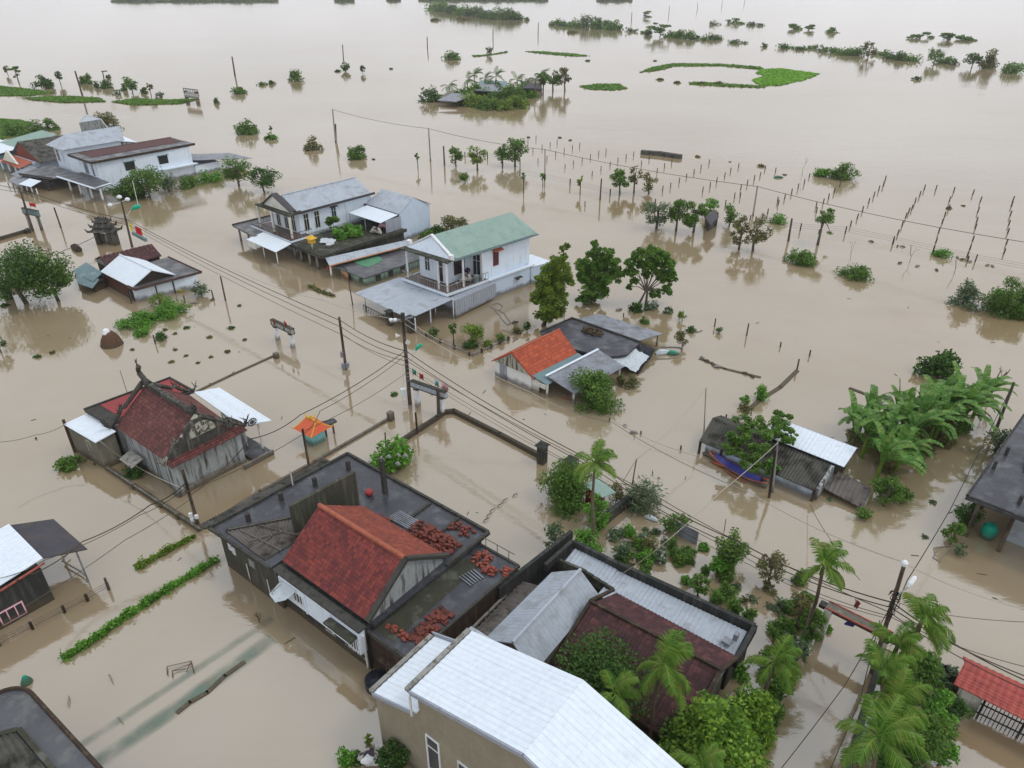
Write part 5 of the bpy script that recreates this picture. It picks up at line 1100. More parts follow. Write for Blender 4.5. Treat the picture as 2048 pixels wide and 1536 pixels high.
# ================================================================== far shore and far tree lines
for i, (x0, x1, y) in enumerate(((228, 552, 3), (672, 706, 3), (775, 800, 1.5), (838, 1095, 1.5), (1195, 1262, 2))):
    SEED[0] += 1; rs = np.random.RandomState(SEED[0]); a, b = np.array(at(x0, y)), np.array(at(x1, y)); n = int((x1 - x0) * 9)
    t = rs.uniform(0, 1, n); P = a + (b - a) * t[:, None]; hgt = 3.4 * (0.35 + .65 * np.abs(np.sin(t * (x1 - x0) * .11) * np.sin(t * (x1 - x0) * .031 + i)))
    P[:, 2] = rs.uniform(0, 1, n) * hgt; P[:, 1] += rs.uniform(-10, 10, n)
    o = leaf_mesh('far_shore_trees', P, 'leaf_dark', None, 2.6, 1.5, rs, org=tuple(a)); tag(o, 'distant line of dark trees on the far shore at the top edge, %s' % ('from the upper left', 'short piece right of the longest', 'tiny piece left of centre', 'long thin piece at the centre', 'piece right of the centre')[i], 'tree line', None, 'stuff')
T = plant
FAR = 'trees of the far flooded tree lines'
def farrow(L, label, group=FAR, name='flooded_tree'):
    for (x, y, w_, yt, k) in L: T(name, label, x, y, w_ * 1.3, yt, k, 'tree', group, trunk=False if y - yt < 26 and k != 'tier' else None, dens=1.2)
farrow([(868, 20, 30, 5, 'mid'), (882, 23, 34, 3, 'mid'), (902, 27, 26, 7, 'round'), (925, 31, 40, 12, 'mid'), (948, 33, 34, 13, 'round'), (972, 37, 32, 22, 'round'), (998, 39, 38, 14, 'mid'), (1020, 40, 34, 16, 'round'), (1033, 40, 20, 24, 'mid')], 'dark tree in the long clump standing in the flood at the top centre', 'trees of the top centre clump')
T('flooded_bush', 'tiny round bush just right of the top centre clump', 1053, 41, 13, 33, 'mid')
farrow([(1114, 51, 24, 38, 'mid'), (1132, 53, 26, 44, 'round'), (1158, 56, 40, 42, 'mid'), (1172, 56, 26, 27, 'grey'), (1202, 58, 34, 34, 'mid'), (1229, 60, 34, 34, 'mid')], 'green tree in the second clump right of the top centre', 'trees of the second clump')
T('flooded_bush', 'flat dark bush row between the second clump and the big tiered tree', 1264, 64, 26, 57, 'round'); T('flooded_tree', 'small flat topped tree above the big tiered tree', 1296, 34, 24, 22, 'tier')
T('tiered_tree', 'big tiered tree with layered branches in the third clump', 1320, 73, 56, 38, 'tier', trunk=True, low=True)
farrow([(1298, 70, 16, 58, 'round'), (1345, 75, 26, 64, 'mid'), (1362, 77, 26, 60, 'mid'), (1380, 79, 24, 62, 'mid')], 'bush beside the big tiered tree', 'bushes of the third clump', 'flooded_bush')
farrow([(1396, 78, 13, 71, 'round'), (1408, 81, 14, 73, 'mid'), (1428, 80, 30, 70, 'round'), (1440, 79, 14, 74, 'mid'), (1472, 87, 22, 81, 'round'), (1490, 87, 12, 84, 'mid'), (1530, 94, 10, 86, 'mid'), (1287, 66, 8, 60, 'mid')], 'low dark bush in the line right of the third clump', 'low bushes of the top line', 'flooded_bush')
farrow([(1430, 50, 20, 43, 'grey'), (1468, 47, 24, 35, 'tier'), (1484, 48, 14, 44, 'tier'), (1506, 51, 18, 45, 'round'), (1523, 52, 12, 47, 'round')], 'small dark bush standing alone in the water near the top edge right of centre', 'small bushes near the top edge', 'flooded_bush')
farrow([(1592, 59, 24, 46, 'tier'), (1619, 61, 20, 45, 'tier'), (1669, 66, 25, 55, 'tier'), (1836, 78, 28, 64, 'tier'), (1862, 76, 22, 62, 'tier'), (1903, 81, 28, 64, 'tier'), (1938, 81, 34, 63, 'tier')], 'small tiered tree standing alone in the water near the upper right', 'tiered trees of the upper right')
farrow([(1575, 97, 26, 91, 'round'), (1605, 100, 24, 93, 'round'), (1628, 98, 20, 90, 'mid'), (1648, 103, 18, 90, 'grey'), (1670, 106, 28, 97, 'mid'), (1695, 111, 36, 98, 'mid'), (1718, 112, 34, 96, 'mid'), (1750, 109, 14, 101, 'mid'), (1770, 111, 26, 104, 'mid'),
        (1788, 119, 30, 109, 'round'), (1806, 121, 26, 102, 'round'), (1830, 123, 36, 112, 'mid'), (1890, 127, 30, 114, 'mid'), (1912, 130, 16, 116, 'grey')], 'green bush in the long line of trees at the upper right', 'bushes of the upper right line', 'flooded_bush')
T('flooded_tree', 'taller tree with a thin open crown in the middle of the upper right line', 1736, 115, 30, 84, 'brown', trunk=True); T('flooded_tree', 'full green tree in the upper right line', 1867, 128, 32, 97, 'mid')
T('flooded_tree', 'dark tree at the left of the pale tree in the upper right line', 1943, 136, 34, 105, 'round'); T('pale_tree', 'big pale grey-green tree in the upper right line', 1978, 138, 52, 100, 'brown')
T('flooded_bush', 'green bush mass at the right edge of the upper right line', 2030, 147, 50, 128, 'mid'); T('flooded_bush', 'small bush alone below the upper right line', 1836, 160, 20, 154, 'round')
T('flooded_bush', 'dome shaped bush alone in the water left of the long grass strip', 902, 120, 42, 103, 'mid'); T('flooded_bush', 'pale bush at the head of the thin mud strip', 978, 110, 18, 92, 'grey')
T('flooded_tree', 'round dark tree beside the slanted pole, upper centre left', 692, 143, 22, 122, 'round', trunk=True); T('flooded_tree', 'small dark tree right of the round one', 726, 147, 14, 131, 'round', trunk=True)
T('flooded_bush', 'light green bushy tree left of the round dark pair', 590, 163, 34, 142, 'mid'); T('flooded_bush', 'flat bush left of the light green bushy tree', 524, 171, 20, 161, 'mid'); T('flooded_bush', 'flat bush touching the one left of it', 543, 169, 16, 160, 'round')
T('flooded_bush', 'round bush below the slanted pole at the upper left', 476, 188, 34, 173, 'mid')
grass_patch('grass', 'bright green grassy island corner at the right of the ring bank', [(1520, 140), (1560, 137), (1640, 148), (1610, 160), (1560, 171), (1520, 172), (1505, 160), (1530, 152), (1512, 146)], 2600, .3, 'grass_bright')
grass_patch('grass', 'thin green ring bank curving round the flooded pond', [(1280, 145), (1300, 136), (1345, 127), (1440, 128), (1520, 134), (1530, 140), (1440, 132), (1350, 133), (1310, 142)], 1800, .5)
grass_patch('grass', 'dark lower edge of the ring bank', [(1378, 165), (1410, 165), (1450, 168), (1530, 172), (1530, 176), (1440, 173), (1380, 169)], 700, .6)
grass_patch('grass', 'small green grass patch left of the ring bank', [(1158, 173), (1195, 168), (1235, 168), (1256, 177), (1225, 181), (1180, 179)], 900, .5)
grass_patch('grass', 'long thin green strip above the palm island', [(1050, 103), (1080, 103), (1150, 108), (1180, 112), (1150, 113), (1080, 107)], 700, .5)
grass_patch('grass', 'thin mud and grass strip at the upper centre', [(943, 111), (975, 110), (1015, 103), (1015, 105), (985, 110), (948, 114)], 300, .5)
grass_patch('grass', 'green bank at the left edge, upper one', [(0, 172), (55, 178), (110, 186), (60, 192), (0, 192)], 2200, .9)
grass_patch('grass', 'green bank in the middle of the left bank row', [(50, 196), (130, 192), (200, 196), (212, 204), (130, 206), (60, 200)], 2000, .7)
grass_patch('grass', 'green bank right of the left bank row under the broken bridge', [(222, 204), (270, 197), (330, 200), (400, 198), (360, 208), (270, 211)], 2000, .6)
grass_patch('grass', 'broad green field at the left edge above the house cluster', [(0, 238), (40, 240), (66, 246), (50, 258), (20, 274), (0, 280)], 2600, .8)
for (x, y, w_, yt, k, tr, lb) in ((16, 150, 9, 130, 'brown', 1, 'thin bare-looking young tree at the left edge'), (38, 166, 22, 124, 'tier', 1, 'tall thin tiered young tree near the left edge'), (83, 178, 36, 150, 'round', 0, 'dark leaning tree on the left bank'), (122, 169, 14, 139, 'round', 1, 'slender round topped tree right of the dark leaning tree'),
    (170, 168, 28, 146, 'mid', 0, 'palm-like bushy tree right of the leaning pole'), (208, 177, 30, 160, 'round', 0, 'dark bush under the T shaped pole'), (221, 165, 13, 148, 'brown', 1, 'thin brownish tree right of the T shaped pole'), (193, 176, 10, 161, 'round', 0, 'small bush left of the T shaped pole'), (265, 187, 36, 154, 'mid', 1, 'big open tree of the left bank row'), (247, 181, 16, 165, 'mid', 0, 'bush left of the big open tree'), (286, 187, 16, 173, 'round', 0, 'bush right of the big open tree'),
    (303, 193, 14, 162, 'brown', 1, 'thin tree between the big open tree and the broken bridge'), (318, 197, 17, 183, 'grey', 0, 'small grey bush left of the broken bridge'), (432, 207, 14, 195, 'grey', 0, 'small bush right of the broken bridge'), (232, 190, 18, 178, 'grey', 0, 'low grey bush below the T shaped pole')):
    T('flooded_tree', lb, x, y, w_, yt, k, 'tree', trunk=bool(tr))
for (x, y, w_, yt, lb) in ((22, 272, 50, 246, 'bush mass at the left edge of the green field'), (60, 266, 44, 246, 'bush in the middle of the green field edge'), (100, 262, 32, 238, 'round bush at the right end of the green field'), (40, 285, 44, 262, 'bush above the pale roofs at the left edge')): T('field_bush', lb, x, y, w_, yt, 'mid', 'bush')
T('wrapping_tree', 'leafy tree wrapped around the small metal gable house', 210, 262, 62, 217, 'brown', 'tree', trunk=False)
# bushes round the upper left cluster
for (x, y, w_, yt, k, lb) in ((250, 402, 72, 350, 'round', 'dark bush against the maroon roofed house wall, nearest one'), (300, 396, 70, 336, 'mid', 'tall bush covering the wall under the left window'), (338, 384, 50, 342, 'grey', 'greyish bush right of the tall one'), (375, 376, 54, 350, 'mid', 'low wide bush under the side canopy'), (415, 366, 54, 345, 'bright', 'bright trimmed hedge bush at the rear annex'),
    (478, 372, 62, 312, 'mid', 'open light green tree right of the upper left cluster'), (530, 384, 62, 335, 'round', 'round dark tree right of the open light green one')): T('garden_bush' if y < 390 and x < 440 or x < 300 else 'garden_tree', lb, x, y, w_, yt, k)
for (x, y, w_, yt, k, lb) in ((490, 270, 56, 241, 'mid', 'wide green bush alone at the upper left centre'), (541, 280, 24, 264, 'bright', 'small bright bush right of the wide one'), (543, 268, 8, 250, 'round', 'tiny dark bush above the small bright one'), (627, 301, 40, 272, 'brown', 'greyish half bare bush left of the tall pole pair'), (710, 319, 44, 287, 'mid', 'open green bush right of the tall pole pair'), (928, 364, 23, 343, 'mid', 'small green bush below the dark post')):
    T('flooded_bush', lb, x, y, w_, yt, k)
for (x, y, w_, yt, k, lb) in ((836, 338, 12, 306, 'sparse', 'thin sapling left of the wire poles'), (912, 332, 26, 289, 'mid', 'slim young tree right of the dark post'), (955, 341, 32, 285, 'yellow', 'leaning yellowish young tree in the fence line'), (1005, 333, 34, 287, 'mid', 'left tree of the bushy group at the fence corner'), (1030, 333, 40, 273, 'mid', 'tallest tree of the bushy group at the fence corner'), (1047, 386, 10, 345, 'sparse', 'thin bare sapling below the fence corner'),
    (1160, 388, 16, 350, 'yellow', 'small yellowish tree on the fence'), (1240, 388, 36, 335, 'mid', 'left tree of the group on the fence'), (1268, 386, 26, 330, 'brown', 'tall thin middle tree of the group on the fence'), (1298, 386, 36, 345, 'brown', 'right tree of the group on the fence'), (1085, 372, 12, 345, 'mid', 'small bush clinging to the pale pole at the fence')):
    T('young_tree', lb, x, y, w_, yt, k, 'tree', trunk=True)
bare_tree('bare_tree', 'bare white branched tree above the post field', 1604, 352, 310, .5, 3, thick=.5)
T('flooded_bush', 'wide green bush alone right of the bare tree', 1690, 361, 56, 328, 'mid'); T('flooded_bush', 'low light green bush touching the left side of the wide one', 1650, 355, 40, 338, 'bright')
for (x, y, w_, yt, k, tr, lb) in ((1312, 458, 66, 390, 'grey', 1, 'grey-green tree left of the wooden shed'), (1352, 462, 44, 392, 'mid', 1, 'green tree between the grey-green tree and the shed'), (1386, 466, 64, 396, 'mid', 1, 'broad tree hiding the front of the wooden shed'), (1420, 432, 42, 398, 'bright', 1, 'bright low tree behind the wooden shed'),
    (1458, 452, 34, 410, 'mid', 1, 'small round tree right of the wooden shed'), (1478, 498, 44, 430, 'brown', 1, 'thin leaning tree with grey crown, left one of two'), (1506, 502, 52, 430, 'brown', 1, 'thin tree with wide grey crown, right one of two'), (1560, 448, 42, 433, 'bright', 0, 'low green bush at the fence right of the shed'), (1635, 490, 58, 407, 'sparse', 1, 'slender tree with scattered round leaf clumps'),
    (1603, 531, 64, 502, 'mid', 0, 'low wide bush below the slender tree'), (1713, 561, 72, 535, 'mid', 0, 'dark green bush alone in the open water, centre right'), (1935, 617, 66, 563, 'grey', 0, 'ragged grey bush near the right edge'), (2030, 636, 96, 556, 'mid', 0, 'big bush cut by the right edge'), (1890, 516, 44, 500, 'bright', 0, 'low green bush on the fence among the debris')):
    T('flooded_tree' if tr else 'flooded_bush', lb, x, y, w_, yt, k, 'tree' if tr else 'bush', trunk=bool(tr))
bare_tree('bare_tree', 'small reddish bare tree at the fence with debris', 1818, 526, 484, .8, 5, mat='rust_wood', thick=.5); bare_tree('dead_stem', 'crooked bare stem left of the reddish bare tree', 1700, 520, 478, .3, 8, thick=.4); bare_tree('dead_stem', 'dark bare stem right of the reddish bare tree', 1908, 548, 515, .4, 9, thick=.6)
T('pale_tree', 'pale open tree behind the green roofed house', 905, 468, 62, 432, 'brown', 'tree', trunk=False); T('garden_bush', 'dark bush in front of the pale open tree', 872, 472, 44, 452, 'round'); T('garden_bush', 'green bush at the foot of the grey metal rear wing', 850, 480, 34, 462, 'mid')
def shaped_tree(name, label, px, py, mat, blobs, ls, n, trunks):
    """blobs: (photo x, photo y, radius m, height share) around an upright plane through the foot"""
    SEED[0] += 1; rs = np.random.RandomState(SEED[0]); g = V3(at(px, py)); root = thing(name, label, 'tree', tuple(g)); P = []; tips = []; tot = sum(b[2] ** 2 for b in blobs)
    for (x, y, r) in blobs:
        h_ = height(px, py, y); m = depth_of((g.x, g.y, h_)) / FPX; c = Vector((g.x + (x - px) * m, g.y + rs.uniform(-.5, .5) * r, h_)); tips.append(c)
        q, _k = clumps(rs, c, r * .95, r * .85, 24, r * .36, int(2.4 * n * r * r / tot), .8, .25); P.append(q)
    leaf_mesh('crown', np.concatenate(P), mat, root, ls * .75, 2.1, rs)
    mb = MB(); hub = sum(tips, Vector()) / len(tips); hub.z *= .55
    for k in range(trunks):
        b0 = g + Vector((rs.uniform(-.5, .5) * (trunks > 1), rs.uniform(-.3, .3), -.5)); mb.path([b0, b0.lerp(hub, .6), hub], [.14, .11, .08], 6)
    for c in tips: mb.path([hub.lerp(g, .25), hub.lerp(c, .5), c], [.07, .045, .02], 5)
    mb.build('trunk', 'bark', root); return root
shaped_tree('garden_tree', 'tall yellow-green tree right of the green roofed house, nearest of three', 1090, 650, 'leaf_yellow', [(1126, 495, .5), (1122, 512, .6), (1108, 525, .9), (1120, 540, 1.0), (1100, 550, 1.1), (1084, 560, .9), (1110, 570, 1.2), (1130, 560, .8), (1090, 582, 1.2), (1120, 590, 1.0), (1078, 600, .9), (1100, 606, 1.2), (1068, 590, .6), (1095, 628, .9), (1115, 622, .8), (1078, 632, .6)], .15, 13000, 2)
shaped_tree('garden_tree', 'dense dark green pointed tree, middle of three', 1180, 606, 'leaf_mid2', [(1182, 487, .4), (1186, 502, .7), (1205, 512, 1.0), (1180, 520, 1.1), (1162, 528, .8), (1222, 525, .9), (1200, 532, 1.3), (1178, 545, 1.3), (1215, 548, 1.2), (1230, 545, .7), (1165, 556, .9), (1195, 562, 1.3), (1172, 580, 1.1), (1205, 580, .9), (1168, 598, .8), (1188, 596, .7), (1158, 545, .5)], .15, 13000, 1)
shaped_tree('garden_tree', 'broad feathery green tree, right one of three', 1283, 610, 'leaf_mid2', [(1290, 504, .9), (1265, 512, .8), (1312, 512, .9), (1250, 522, .7), (1330, 525, .8), (1280, 525, 1.0), (1305, 532, 1.0), (1258, 540, .8), (1335, 545, .8), (1318, 552, .8), (1290, 550, .6), (1245, 548, .6), (1338, 562, .6), (1262, 562, .5), (1330, 582, .7), (1308, 588, .7), (1255, 575, .4)], .15, 10000, 3)
for (x, y, w_, yt, k, lb) in ((1272, 626, 30, 607, 'round', 'dark bush under the broad feathery tree'), (1303, 622, 34, 604, 'grey', 'grey-green bush right of the dark one'), (1338, 628, 26, 612, 'grey', 'grey-green bush farthest right under the feathery tree'), (1365, 641, 22, 622, 'yellow', 'small yellow-green sapling by the grey awning'), (1364, 698, 30, 662, 'brown', 'brown-green bush right of the black tarpaulin'), (1384, 666, 24, 656, 'round', 'small dark bush beside the white hose loop'), (1438, 666, 16, 655, 'mid', 'tiny bush beside the thin stake'),
    (1290, 648, 20, 636, 'mid', 'low weed behind the grey awning'), (867, 676, 22, 656, 'round', 'round dark bush in the fenced garden'), (946, 688, 54, 640, 'yellow', 'big yellow-green bush in the fenced garden'), (975, 694, 22, 680, 'yellow', 'low yellow bush at the garden fence'), (1002, 683, 22, 664, 'mid', 'bright small bush at the right garden fence'), (1033, 670, 26, 656, 'brown', 'low olive bush outside the right garden fence'), (1055, 662, 18, 642, 'round', 'dark small shrub beside the black flat roof'), (940, 700, 34, 684, 'round', 'dark ground bush under the big yellow-green one')):
    T('garden_bush', lb, x, y, w_, yt, k)
T('young_tree', 'slim tree left of the big yellow-green garden bush', 907, 690, 20, 644, 'mid', 'tree', trunk=True)
T('garden_tree', 'round dark green tree in front of the grey carport', 1189, 822, 92, 746, 'mid', 'tree', trunk=False, dens=1.2, lsz=.13); T('garden_bush', 'olive bush behind the round dark green tree', 1255, 778, 46, 751, 'brown')
# tree over the shack, mound, shrubs
g_ = at(1512, 945); rt = thing('shack_tree', 'spreading grey-green tree whose crown covers the corrugated shack roof', 'tree', g_)
rs = np.random.RandomState(77); P = []
for (x, y, z, r) in ((1500, 845, 2.6, 1.1), (1545, 850, 2.8, 1.1), (1475, 870, 2.5, .9), (1520, 880, 2.8, 1.1), (1575, 870, 2.6, .7), (1460, 895, 2.0, .7), (1500, 905, 2.3, .9), (1500, 930, 1.8, .7), (1565, 835, 2.5, .7)):
    c = at(x, y, z); q, _k = clumps(rs, c, r, r * .5, 16, r * .35, 1300, .6); P.append(q)
leaf_mesh('crown', np.concatenate(P), 'leaf_mid', rt, .12, 1.5, rs)
mb = MB(); g_ = V3(g_); tp = V3(at(1512, 880, 2.3)); mb.path([g_ - Vector((0, 0, .5)), tp], [.12, .09], 7)
for (x, y, z) in ((1500, 850, 2.4), (1550, 850, 2.6), (1475, 875, 2.3), (1570, 870, 2.4), (1490, 915, 2.0)): mb.path([tp - Vector((0, 0, .5)), V3(at(x, y, z))], [.06, .02], 5)
mb.build('trunk', 'bark', rt)
T('garden_bush', 'bright green bush at the front of the corrugated shack', 1535, 958, 30, 918, 'bright', lsz=.18); T('mound_bush', 'bright small bush on the dark brushwood mound', 1487, 812, 22, 790, 'bright'); T('young_tree', 'slim bright sapling right of the brushwood mound', 1522, 800, 16, 763, 'bright', 'tree', trunk=False)
T('brushwood_mound', 'dark mound of brushwood behind the corrugated shack', 1490, 838, 44, 808, 'brown', 'mound')
T('dark_tree', 'dense dark tree standing behind the banana grove', 1884, 762, 78, 700, 'round', 'tree', trunk=False, lsz=.22)
for i, (x, y, yt, s, lb) in enumerate(((1700, 880, 795, 1.15, 'banana plant at the far left of the grove'), (1735, 850, 780, 1.1, 'banana plant behind the far left one'), (1765, 905, 800, 1.25, 'banana plant left of the middle of the grove'), (1800, 865, 765, 1.25, 'banana plant in the back row of the grove, left'), (1812, 915, 790, 1.3, 'banana plant in the middle of the grove'), (1845, 860, 745, 1.3, 'tall banana plant with pale upright leaf in the back row'),
    (1865, 885, 765, 1.3, 'banana plant right of the middle of the grove'), (1895, 845, 735, 1.25, 'banana plant in the back row of the grove, right'), (1915, 870, 755, 1.3, 'banana plant near the right end of the grove'), (1945, 835, 735, 1.2, 'banana plant at the far right of the grove'), (1750, 965, 855, 1.3, 'lowest banana plant of the grove, beside the plank lean-to'), (1722, 915, 830, 1.0, 'small banana plant beside the white roof'))):
    banana(x, y, yt, 40 + i, lb, s, 13)
for i, (x, y, yt, s) in enumerate(((1718, 862, 790, 1.), (1752, 878, 792, 1.1), (1782, 850, 772, 1.1), (1790, 895, 795, 1.2), (1828, 885, 775, 1.2), (1830, 850, 752, 1.2), (1880, 865, 752, 1.2), (1870, 835, 738, 1.1), (1905, 858, 745, 1.2), (1925, 845, 742, 1.2), (1790, 940, 838, 1.2), (1735, 905, 815, 1.1), (1770, 930, 835, 1.2), (1850, 900, 790, 1.1))):
    banana(x, y, yt, 80 + i, 'banana plant crowded inside the thick of the grove among taller ones', s, 10)
for (x, y, w_, yt, k, lb) in ((1768, 1012, 66, 955, 'mid', 'dark green bush below the lowest banana plant'), (1725, 1036, 34, 1016, 'mid', 'low bush left of the dark green one'), (1800, 1000, 40, 975, 'mid', 'trailing bush right of the dark green one'), (1780, 950, 50, 930, 'brown', 'dry brown undergrowth below the banana grove'), (1850, 915, 60, 890, 'brown', 'dry undergrowth at the right of the banana grove'), (1815, 925, 70, 885, 'mid', 'leafy undergrowth in the front of the banana grove'), (1885, 890, 70, 850, 'brown', 'brown undergrowth behind the right half of the banana grove'), (1920, 870, 60, 835, 'mid', 'leafy undergrowth at the right end of the banana grove'), (1760, 900, 60, 860, 'mid', 'leafy undergrowth at the left of the banana grove'), (1705, 895, 40, 860, 'brown', 'dry bush at the left end of the banana grove'), (1925, 1058, 48, 1002, 'round', 'dark bush at the corner post of the flat roofed house'), (1900, 1088, 34, 1046, 'mid', 'lower bush left of the corner post'),
    (1918, 1110, 30, 1088, 'grey', 'grey weeds below the two bushes at the corner post'), (1990, 905, 60, 858, 'grey', 'grey creeper along the left side of the flat roofed house')): T('garden_bush', lb, x, y, w_, yt, k, lsz=.10)
bare_tree('bare_tree', 'leaning bare branch tree at the right edge above the banana grove', 1978, 800, 728, .8, 12, thick=1.2)
# left side
T('big_tree', 'big round dark green tree at the left edge', 55, 606, 150, 499, 'round', 'tree', trunk=True, lsz=.17, dens=1.2); T('big_tree', 'second big dark tree touching the first, with thin stems', 118, 602, 92, 508, 'mid', 'tree', trunk=True, low=True, lsz=.17)
T('garden_bush', 'pale round bush at the corner of the white roofed small house', 402, 592, 38, 561, 'grey', dens=1.5); T('garden_bush', 'grey bush cut by the left edge', 3, 706, 34, 670, 'grey'); T('garden_bush', 'small yellow-green bush at the front of the white roofed small house', 322, 615, 34, 588, 'yellow')
for (x, y, w_, yt, k, lb) in ((262, 661, 72, 636, 'bright', 'left part of the floating green weed bed'), (292, 650, 52, 628, 'bright', 'middle part of the floating green weed bed'), (335, 638, 72, 610, 'bright', 'right part of the floating green weed bed'), (280, 674, 32, 658, 'bright', 'small low piece below the floating green weed bed'),
    (318, 682, 30, 668, 'round', 'dark weed beside the leaning short post'), (137, 944, 56, 920, 'mid', 'floating bush left of the temple annex'), (262, 958, 42, 934, 'round', 'dark bush under the small canopy of the temple')): T('water_weed' if y < 690 else 'garden_bush', lb, x, y, w_, yt, k, 'bush', lsz=.14)
T('garden_bush', 'bright broad leafed bush behind the dark flat roof with white cloths on it', 778, 948, 92, 896, 'bright', lsz=.18)
hedge('long straight bright green hedge between the two flooded yards', [(131, 1318), (190, 1280), (250, 1236), (330, 1185), (432, 1122)], .20, .34, 'leaf_bright', 5200, ls=.11)
hedge('short bright green creeper row above the long hedge', [(275, 1138), (320, 1112), (390, 1074)], .15, .32, 'leaf_yellow', 1900, ls=.11)
hedge('thin line of weeds in front of the mint green house', [(620, 574), (645, 585), (668, 592)], .3, .2, 'leaf_brown', 500, ls=.2)
GT = 'small weeds scattered in the left flooded garden'
for (x, y, w_) in ((75, 714, 20), (105, 706, 13), (330, 660, 12), (350, 668, 10), (373, 656, 14), (265, 700, 10), (350, 700, 10), (372, 712, 10), (343, 724, 12), (396, 726, 8), (422, 714, 10), (455, 704, 12), (462, 657, 16), (478, 612, 10), (420, 675, 12), (490, 680, 10), (425, 600, 10), (10, 612, 20)): tuft(x, y, w_, 'small dark weed tuft poking out of the water in the left flooded garden', GT, 'leaf_dark' if w_ > 13 else 'leaf_brown')
for (x, y, w_, lb) in ((747, 319, 8, 'tiny twig heap right of the open green bush'), (782, 138, 8, 'tiny dark floating plant at the upper centre'), (675, 143, 12, 'small dark float beside the round dark tree'), (865, 787, 12, 'faint weed below the twin pillars'), (788, 790, 16, 'faint green weed left of the big pole')): tuft(x, y, w_, lb, None)
for (x, y, w_) in ((1120, 276, 9), (1140, 281, 8), (1395, 314, 12), (1460, 324, 6), (1570, 350, 8), (1524, 333, 16), (1898, 417, 14), (1926, 412, 8), (1057, 275, 8), (1175, 122, 10), (1310, 122, 8), (1320, 160, 14), (1354, 166, 14), (1145, 66, 20), (870, 41, 18), (925, 40, 26), (1405, 168, 20), (1437, 168, 22)): tuft(x, y, w_, 'small floating debris plant in the far flooded fields', 'floating plants in the far fields', 'leaf_brown', .35)
for (x, y, w_) in ((1330, 1085, 26), (1300, 1070, 18), (1345, 1090, 20), (1290, 1060, 14), (1660, 1000, 12), (1865, 1005, 16), (1850, 1075, 14), (1505, 1200, 30), (1540, 1215, 24), (1500, 1230, 20), (1475, 1175, 26), (1225, 1130, 26), (1310, 1110, 26)): tuft(x, y, w_, 'half drowned weed tuft in the yards right of the long shed', 'half drowned weeds in the right yards', 'leaf_grey')
rgy = random.Random(31)
for i in range(46):
    f = rgy.random(); x = 1225 + f * 400 + rgy.uniform(-40, 40); y = 1065 + f * 165 + rgy.uniform(-45, 60)
    if 1330 < x < 1400 and y < 1110: continue
    w_ = rgy.uniform(16, 40); T('yard_weed', 'tangled half drowned shrub in the yards between the long shed and the street', x, y, w_, y - w_ * rgy.uniform(.4, .9), rgy.choice(['grey', 'mid', 'brown', 'mid', 'bright']), 'bush', 'tangled shrubs in the right yards', trunk=False, lsz=.09)
for i in range(14):
    x = 1590 + rgy.uniform(-25, 30) - i * 6; y = 1240 + i * 20; w_ = rgy.uniform(24, 44); T('lane_weed', 'shrub growing along the left edge of the flooded lane', x, y, w_, y - w_ * rgy.uniform(.5, 1), rgy.choice(['grey', 'mid', 'mid', 'brown']), 'bush', 'shrubs along the lane edge', trunk=False, lsz=.09)
# foreground right
T('garden_tree', 'bright bushy tree left of the tall slim palm', 1142, 1018, 100, 938, 'mid', 'tree', trunk=False, lsz=.10, dens=1.1); T('garden_bush', 'green bush right of the palm trunk', 1195, 1050, 60, 995, 'bright', lsz=.11); T('garden_bush', 'grey-green thin bush at the corner of the black wall', 1110, 1100, 56, 1052, 'grey', lsz=.10)
T('garden_bush', 'fern-like bright bush at the foot of the tall slim palm', 1180, 1110, 70, 1060, 'bright', lsz=.11)
T('feathery_tree', 'feathery grey-green shrub beside the dark yard wall', 1284, 1028, 58, 955, 'feather', 'tree', trunk=False, lsz=.09, dens=.8); T('garden_bush', 'brown-green shrub between the teal canopy and the feathery shrub', 1240, 1000, 50, 965, 'brown', lsz=.10)
for (x, y, w_, yt, k, lb) in ((1345, 1062, 56, 1026, 'mid', 'half drowned bush above the barred gate'), (1340, 1100, 26, 1075, 'mid', 'small bush left below the barred gate'), (1243, 1120, 46, 1088, 'grey', 'spiky bush beside the long shed parapet'), (1318, 1122, 40, 1098, 'grey', 'thin grey bush in the middle of the yard'), (1290, 1150, 30, 1128, 'mid', 'small bush beside the shed parapet'),
    (1457, 1132, 74, 1060, 'mid', 'dense dark bush at the corner of the lane'), (1433, 1152, 42, 1112, 'bright', 'bright bush left below the dense one'), (1535, 1170, 66, 1102, 'brown', 'olive bush right of the dense one'), (1396, 1192, 42, 1148, 'mid', 'bush touching the middle of the long shed'), (1432, 1212, 36, 1184, 'mid', 'second bush along the shed parapet'), (1462, 1232, 38, 1198, 'mid', 'third bush along the shed parapet'), (1495, 1245, 32, 1216, 'mid', 'last bush along the shed parapet'), (1545, 1285, 30, 1248, 'mid', 'small bush below the shed corner'),
    (1612, 1290, 56, 1222, 'mid', 'bush wrapping the white gate pillar'), (1590, 1260, 50, 1180, 'brown', 'thin hedge along the left side of the lane'), (1590, 1330, 50, 1280, 'grey', 'vine on the lane fence, upper part'), (1560, 1400, 60, 1345, 'mid', 'vine on the lane fence, middle part'), (1540, 1460, 50, 1400, 'mid', 'vine on the lane fence, lower part'), (1480, 1360, 50, 1345, 'bright', 'bright shrub at the gable of the brown tiled house')):
    T('garden_bush', lb, x, y, w_, yt, k, lsz=.095)
T('mango_tree', 'dense dark round tree left of the brown tiled roof palms', 1205, 1450, 150, 1310, 'round', 'tree', trunk=False, lsz=.095, dens=1.2)
T('mango_tree', 'very large bright green leafy tree at the bottom right of centre', 1415, 1640, 225, 1435, 'mango', 'tree', trunk=False, lsz=.115, dens=1.3)
